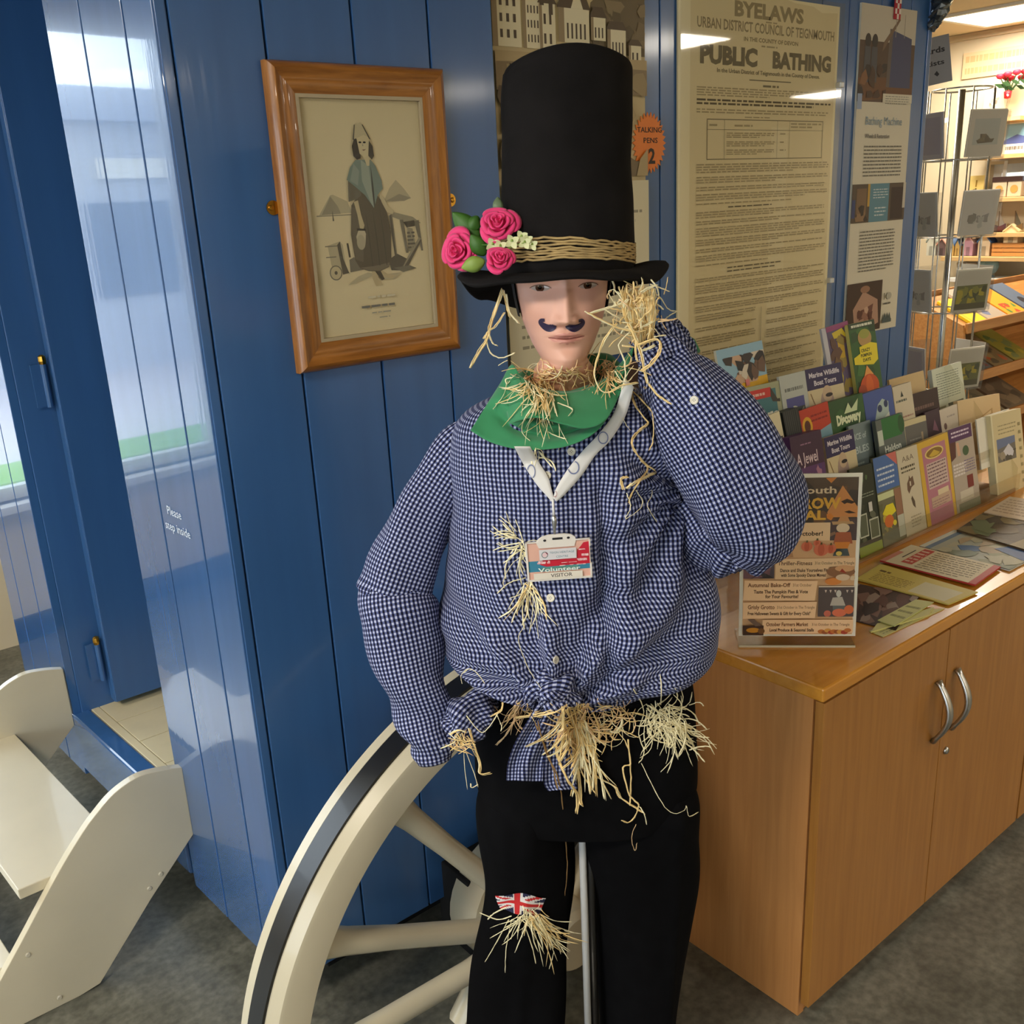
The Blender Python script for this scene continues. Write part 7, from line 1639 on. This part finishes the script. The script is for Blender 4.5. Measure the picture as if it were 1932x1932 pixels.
# toy beach huts
def toy_hut(px0_, px1_, z, hgt, wallc, roofc, label):
    X, y0, y1 = std(px0_, px1_, z, 0.18); w = y1-y0; yc = (y0+y1)/2
    t = thing('toy_beach_hut', label, 'ornament', (X, yc, z), 0, 'toy beach huts')
    MB().prism([(y0+w*0.08, z+0.001), (y1-w*0.08, z+0.001), (y1-w*0.08, z+hgt*0.62), (yc, z+hgt*0.9), (y0+w*0.08, z+hgt*0.62)], lambda a, b, d_: (d_, a, b), X, X+0.07).build('body', P(wallc), t)
    MB().prism([(y0, z+hgt*0.56), (yc, z+hgt*0.92), (y1, z+hgt*0.56), (y1, z+hgt*0.64), (yc, z+hgt), (y0, z+hgt*0.64)], lambda a, b, d_: (d_, a, b), X-0.006, X+0.076).build('roof', P(roofc), t)
    box('door', X-0.003, X, yc-w*0.14, yc+w*0.14, z+0.002, z+hgt*0.42, P(tuple(int(c*0.75) for c in wallc)), t)
toy_hut(1797, 1806, zD, 0.105, (220, 190, 120), (120, 150, 190), 'narrow yellow toy beach hut beside the postcard stand')
toy_hut(1807, 1817, zD, 0.105, (214, 186, 120), (90, 130, 190), 'yellow toy beach hut with a blue roof, second from the stand')
toy_hut(1822, 1843, zD, 0.125, (196, 160, 190), (222, 200, 214), 'lilac toy beach hut in the middle of the fourth shelf')
toy_hut(1849, 1876, zD, 0.135, (226, 214, 190), (70, 110, 170), 'cream toy beach hut with a bright blue roof')
toy_hut(1896, 1928, zD+0.075, 0.11, (226, 210, 170), (214, 196, 150), 'cream toy house standing on the wooden crate')
X, y0, y1 = std(1878, 1960, zD, 0.20)
t = thing('wooden_crate', 'small orange wooden crate at the right of the fourth shelf', 'crate', (X+0.06, (y0+y1)/2, zD))
for k in range(3): box('slat', X, X+0.006, y0, y1, zD+0.002+k*0.024, zD+0.022+k*0.024, P((206, 146, 84)), t)
box('end_board', X+0.006, X+0.12, y1-0.006, y1, zD+0.001, zD+0.072, P((196, 136, 76)), t); box('end_board', X+0.006, X+0.12, y0, y0+0.006, zD+0.001, zD+0.072, P((196, 136, 76)), t); box('lid', X, X+0.12, y0, y1, zD+0.0725, zD+0.0748, P((206, 150, 90)), t)
toy_hut(1752, 1772, zD, 0.14, (206, 206, 190), (150, 160, 150), 'grey roofed toy hut seen through the postcard stand')
toy_hut(1772, 1792, zD, 0.11, (110, 90, 90), (214, 160, 140), 'dark toy hut with a pink roof behind the postcard stand')
# mugs and globe
def mug(px_, z, label, c=(226, 224, 216)):
    X, y0, y1 = std(px_-7, px_+7, z, 0.16); yc = (y0+y1)/2; t = thing('mug', label, 'mug', (X, yc, z), 0, 'white mugs')
    MB().lathe([(0.0, 0.002), (0.032, 0.002), (0.036, 0.01), (0.037, 0.085), (0.034, 0.085), (0.033, 0.012), (0.0, 0.010)], (X, yc, z), 20).build('cup', P(c), t, smooth=True)
    MB().tube([(X, yc-0.035, z+0.07), (X, yc-0.058, z+0.06), (X, yc-0.060, z+0.035), (X, yc-0.036, z+0.02)], 0.005, 8).build('handle', P(c), t, smooth=True)
mug(1826, zE, 'white mug at the left end of the lowest shelf'); mug(1843, zE, 'second white mug on the lowest shelf')
X, y0, y1 = std(1862, 1890, zE, 0.16); t = thing('globe_ornament', 'pale blue globe ornament on the lowest shop shelf', 'ornament', (X, (y0+y1)/2, zE))
MB().lathe([(0.0, 0.002), (0.04, 0.002), (0.03, 0.012), (0.0, 0.014)], (X, (y0+y1)/2, zE), 20).build('base', P((96, 130, 150)), t, smooth=True)
MB().lathe([(0.055*math.sin(a*math.pi/14), 0.066-0.055*math.cos(a*math.pi/14)) for a in range(15)], (X, (y0+y1)/2, zE), 24).build('ball', M('globe_glass', (140, 180, 190), 0.1, 0.6), t, smooth=True)
# vase of red flowers on a bracket shelf
X = XW-0.12; p = onX(1897, 222, X); vy, vz = p[1], p[2]
t = thing('flower_vase', 'slim glass vase of red flowers high on the shop wall', 'vase', (X, vy, vz))
MB().lathe([(0.0, 0.0), (0.035, 0.002), (0.03, 0.01), (0.010, 0.02), (0.009, 0.06), (0.018, 0.10), (0.022, 0.13)], (X, vy, vz), 16).build('vase', clear('vase_glass', (0.92, 0.92, 0.9), 0.4), t, smooth=True)
MB().lathe([(0.0, 0.10), (0.018, 0.105), (0.022, 0.14), (0.0, 0.15)], (X, vy, vz), 12).build('ribbon', P((196, 30, 40)), t, smooth=True)
for k in range(9):
    a = k*2.4; r_ = 0.02+0.045*(k % 3)/2; c = (X+r_*math.cos(a), vy+r_*math.sin(a)*1.3, vz+0.21+0.03*((k*7) % 5)/5)
    MB().tube([(X, vy, vz+0.12), ((X+c[0])/2, (vy+c[1])/2, vz+0.17), c], 0.003, 5).build('stem', P((40, 70, 34)), t)
    MB().lathe([(0.0, -0.016), (0.016, -0.010), (0.024, 0.004), (0.018, 0.014), (0.010, 0.010), (0.0, 0.012)], c, 10).build('flower', P([(176, 24, 40), (196, 40, 60), (140, 20, 30)][k % 3]), t, smooth=True)
    MB().prism([(-0.03, 0), (0, -0.012), (0.035, 0), (0, 0.012)], lambda a_, b_2, d_: (c[0]+d_, c[1]+a_*0.9, c[2]-0.05+b_2+a_*0.4), -0.001, 0.001).build('leaf', P((38, 62, 30)), t)
box('vase_shelf', XW-0.2, XW-0.001, vy-0.12, vy+0.12, vz-0.022, vz-0.001, SHELF); tag(bpy.data.objects['vase_shelf'], 'small bracket shelf holding the vase', 'shelf')
# long printed sign high on the wall
a, b = onX(1813, 150, XW-0.02), onX(1990, 142, XW-0.02); h = onX(1813, 122, XW-0.02)[2]-a[2]+0.06
pr = Print(abs(a[1]-b[1]), h); pr.rect(0, 0, 1, 1, (222, 192, 150)); pr.lines(0.03, 0.97, 0.92, 0.52, 1, (206, 168, 122), 0.6, 0.05); pr.lines(0.03, 0.97, 0.46, 0.08, 1, (206, 168, 122), 0.6, 0.05)
sheet('wall_sign', pr, 0.008, P((222, 192, 150)), frame_mat((XW-0.012, a[1], a[2]), (0, -1, 0), (0, 0, 1)), 'long pale peach printed sign high on the shop wall', 'sign')
# dark line of ceiling trunking
struct(box('trim_1', XW-0.03, XW-0.001, 0.3, Y1-0.1, CEIL-0.035, CEIL-0.002, M('trunking', (196, 180, 150), 0.6)))

# ------------------------------------------------------------------ sloping book display
OAK = wood('oak_veneer', (176, 116, 56), (200, 142, 78), 0.4, (0.8, 9, 9), 7)
bx0_, bx1_, by0_ = 4.56, 5.9, 2.22
bd = thing('book_display', 'three-tier sloping wooden book display in the shop behind the leaflet rack', 'display stand', ((bx0_+bx1_)/2, by0_+0.25, 0.0))
tiers = ((0.945, 0.0), (0.71, -0.03), (0.48, -0.06))
for z, dy in tiers:
    y = by0_+dy
    MB().hexa([(bx0_, y, z-0.012), (bx1_, y, z-0.012), (bx1_, y+0.24, z+0.115), (bx0_, y+0.24, z+0.115)], [(bx0_, y, z+0.003), (bx1_, y, z+0.003), (bx1_, y+0.24, z+0.13), (bx0_, y+0.24, z+0.13)]).build('sloping_shelf', OAK, bd)
    box('lip', bx0_, bx1_, y-0.016, y-0.001, z-0.02, z+0.028, OAK, bd, bevel=0.002)
box('back_panel', bx0_, bx1_, by0_+0.26, by0_+0.275, 0.0, 1.10, OAK, bd)
for x in (bx0_-0.018, bx1_+0.001): MB().prism([(by0_-0.08, 0.0), (by0_+0.26, 0.0), (by0_+0.26, 1.08), (by0_+0.0, 0.965), (by0_-0.08, 0.45)], lambda a, b, d_: (d_, a, b), x, x+0.017).build('end_panel', OAK, bd)
def book(i, x0, w, h, tier, fn, paper, label):
    z, dy = tiers[tier]; y = by0_+dy; u = Vector((0, 0.24, 0.127)).normalized()
    pr = Print(w, h); fn(pr); n = Vector((0, -u.z, u.y))
    sheet('book', pr, 0.012, P(paper), frame_mat(Vector((x0, y+0.004, z+0.006))+n*0.0135, (1, 0, 0), u), label, 'book', 'books on the sloping display')
def solid(c, c2): return lambda p: (p.rect(0, 0, 1, 1, c), p.blotch(0.1, 0.1, 0.9, 0.9, c2, 8, 0.18))
book(0, 4.64, 0.15, 0.21, 0, lambda p: (p.rect(0, 0, 1, 1, (232, 200, 30)), p.rect(0.1, 0.0, 0.2, 1, (206, 176, 26))), (226, 196, 40), 'bright yellow book at the left of the top tier')
book(1, 4.81, 0.19, 0.28, 0, solid((176, 160, 140), [(96, 120, 90), (206, 196, 180), (190, 90, 70), (110, 120, 150)]), (200, 190, 170), 'book with a busy photo collage cover on the top tier')
book(2, 5.02, 0.19, 0.29, 0, lambda p: (p.rect(0, 0, 1, 1, (236, 160, 40)), p.blotch(0.2, 0.0, 0.9, 0.35, [(190, 70, 40), (220, 130, 50), (90, 130, 60)], 9, 0.12)), (230, 150, 40), 'orange book on the top tier')
book(3, 5.23, 0.17, 0.26, 0, lambda p: (p.rect(0, 0, 1, 1, (92, 106, 124)), p.ell(0.6, 0.35, 0.2, 0.14, (40, 44, 52))), (92, 106, 124), 'grey blue book with a dark disc on the top tier')
book(4, 4.66, 0.18, 0.25, 1, solid((84, 90, 96), [(120, 60, 50), (150, 90, 60), (60, 66, 80)]), (110, 100, 90), 'dark book at the left of the middle tier')
book(5, 4.86, 0.20, 0.27, 1, solid((130, 110, 76), [(176, 90, 50), (150, 130, 90), (90, 80, 60)]), (150, 130, 100), 'brown book in the middle of the middle tier')
book(6, 5.08, 0.20, 0.27, 1, solid((150, 140, 60), [(180, 160, 60), (90, 110, 60), (120, 130, 80)]), (150, 140, 80), 'yellow green book on the middle tier')
book(7, 4.66, 0.30, 0.22, 2, solid((130, 120, 96), [(150, 140, 110), (110, 104, 84)]), (150, 140, 110), 'wide olive book on the lowest tier')
book(8, 4.99, 0.28, 0.24, 2, solid((116, 100, 80), [(140, 120, 96), (96, 84, 70)]), (130, 116, 96), 'wide brown book on the lowest tier')

# ------------------------------------------------------------------ revolving postcard stand
SF = 3.72
sc_ = Vector(onF(1792, 450, SF)); sx_, sy_ = sc_.x, sc_.y
zt = float(onF(1792, 170, SF)[2])
sp = thing('postcard_stand', 'tall revolving wire postcard stand with clear pockets, right of the blue wall', 'postcard stand', (sx_, sy_, 0.0))
WIRE = M('chrome_wire', (180, 180, 176), 0.25, 0.5, metal=1.0)
MB().tube([(sx_, sy_, 0.02), (sx_, sy_, zt)], 0.012, 12).build('pole', WIRE, sp, smooth=True)
MB().lathe([(0.0, 0.02), (0.22, 0.012), (0.23, 0.0)], (sx_, sy_, 0.0), 32).build('base', WIRE, sp, auto=40)
base_a = math.atan2(-FH[1], -FH[0])+0.30
CLR = clear('pocket_plastic', (0.90, 0.90, 0.90), 0.5, 0.08)
def ringw(z, r_):
    MB().tube([(sx_+r_*math.cos(2*math.pi*k/24), sy_+r_*math.sin(2*math.pi*k/24), z) for k in range(25)], 0.003, 6, cap=False).build('wire_ring', WIRE, sp, smooth=True)
tz = [float(onF(1792, py_, SF)[2]) for py_ in (300, 443, 582, 722)]
ringw(zt, 0.10)
for z in tz: ringw(z-0.005, 0.115)
for k in range(8):
    a = base_a+k*math.pi/4+math.pi/8; MB().tube([(sx_+0.115*math.cos(a), sy_+0.115*math.sin(a), tz[-1]-0.4), (sx_+0.115*math.cos(a), sy_+0.115*math.sin(a), zt)], 0.0025, 6).build('upright_wire', WIRE, sp, smooth=True)
def boats(p): p.rect(0, 0, 1, 1, (222, 216, 200)); p.rect(0.15, 0.25, 0.85, 0.8, (196, 200, 192)); p.pg([(0.25, 0.35), (0.75, 0.38), (0.7, 0.3), (0.3, 0.28)], (84, 76, 62)); p.blotch(0.28, 0.32, 0.72, 0.48, [(70, 62, 50), (110, 96, 70)], 7, 0.08)
def gorse(p): p.rect(0, 0, 1, 1, (216, 212, 194)); p.rect(0.06, 0.06, 0.94, 0.62, (120, 122, 70)); p.blotch(0.08, 0.2, 0.92, 0.6, [(196, 180, 60), (150, 150, 70), (84, 90, 56)], 14, 0.13); p.rect(0.06, 0.06, 0.94, 0.2, (96, 92, 64))
def palec(p): p.rect(0, 0, 1, 1, (216, 214, 206)); p.blotch(0.2, 0.15, 0.8, 0.5, [(150, 150, 150), (130, 128, 126), (190, 190, 186)], 8, 0.12)
def lil(p): p.rect(0, 0, 1, 1, (206, 204, 214)); p.rect(0.1, 0.1, 0.9, 0.9, (186, 182, 204))
FACE = [[(boats, 'boats card in the uppermost pocket of the postcard stand'), (lil, 'lilac card on the side face of the uppermost tier'), (palec, 'pale card at the right side of the uppermost tier')],
        [(palec, 'pale sketch card in the second tier of the postcard stand'), (palec, 'grey card on the side face of the second tier'), (lil, 'lilac grey card at the right side of the second tier')],
        [(gorse, 'yellow gorse landscape card in the third tier of the stand'), (palec, 'grey card on the side face of the third tier'), (palec, 'pale card at the right side of the third tier')],
        [(gorse, 'yellow landscape card in the lowest tier of the stand'), (lil, 'lilac card on the side face of the lowest tier'), (palec, 'pale card at the right side of the lowest tier')]]
for ti, z in enumerate(tz):
    for fi, da in enumerate((0.0, -math.pi/2, math.pi/2, math.pi)):
        a = base_a+da; n = Vector((math.cos(a), math.sin(a), 0)); xr = Vector((-n.y, n.x, 0))
        w, h = 0.155, 0.155
        m4 = frame_mat(Vector((sx_, sy_, z))+n*0.125-xr*w/2, xr, Vector((0, 0, 1))-n*(-0.10))
        pk = MB().box(-0.004, w+0.004, -0.012, -0.010, -0.004, h*0.98).box(-0.004, w+0.004, -0.010, 0.008, -0.006, -0.003).build('pocket', CLR, sp, local=True)
        m5 = m4.copy(); m5.translation = m4.translation-Vector((sx_, sy_, 0)); pk.matrix_local = m5
        if fi < 3:
            fn, lb = FACE[ti][fi]; pr = Print(w, h); fn(pr)
            sheet('greeting_card', pr, 0.004, P((206, 200, 186)), m4, lb, 'card', 'cards in the revolving stand')
# sign on top of the stand
q0, q1 = Vector(onF(1728, 168, SF-0.1)), Vector(onF(1797, 152, SF-0.1)); up_ = Vector(onF(1797, 62, SF-0.1))-q1
pr = Print((q1-q0).length, up_.length); pr.rect(0, 0, 1, 1, (150, 152, 158)); pr.text('Cards', 0.86, 0.66, 0.17, (52, 54, 62), 'r', 0.03, width=0.70); pr.text('by local', 0.84, 0.51, 0.001, (52, 54, 62), 'r'); pr.text('artists', 0.82, 0.40, 0.15, (52, 54, 62), 'r', 0.02, width=0.70); pr.pg([(0.52, 0.22), (0.60, 0.16), (0.66, 0.20), (0.60, 0.28)], (52, 54, 62))
pr.items = [it for it in pr.items if len(it[0])]
sheet('stand_sign', pr, 0.004, P((206, 206, 200)), frame_mat(q0, q1-q0, (0, 0, 1)), 'grey sign above the postcard stand, partly hidden by the blue wall', 'sign')
# crumpled foil garland hanging by the partition end
fo = MB(); rs2 = random.Random(4)
R = []
for i in range(14):
    t = i/13; c = Vector(onF(1782-22*t, -8+64*t, 3.1)); r_ = 0.03*(1-0.75*t)+0.006
    R.append([tuple(c+VU*r_*math.cos(2*math.pi*k/10)*rs2.uniform(0.6, 1.3)+VZ*r_*0.6*math.sin(2*math.pi*k/10)*rs2.uniform(0.6, 1.3)+VW*r_*math.sin(2*math.pi*k/10)*rs2.uniform(0.5, 1.2)) for k in range(10)])
g_ = fo.rings(R).build('foil_garland', M('grey_foil', (96, 104, 112), 0.25, 0.5, metal=0.8)); tag(g_, 'crumpled grey foil garland hanging at the end of the blue wall', 'garland')
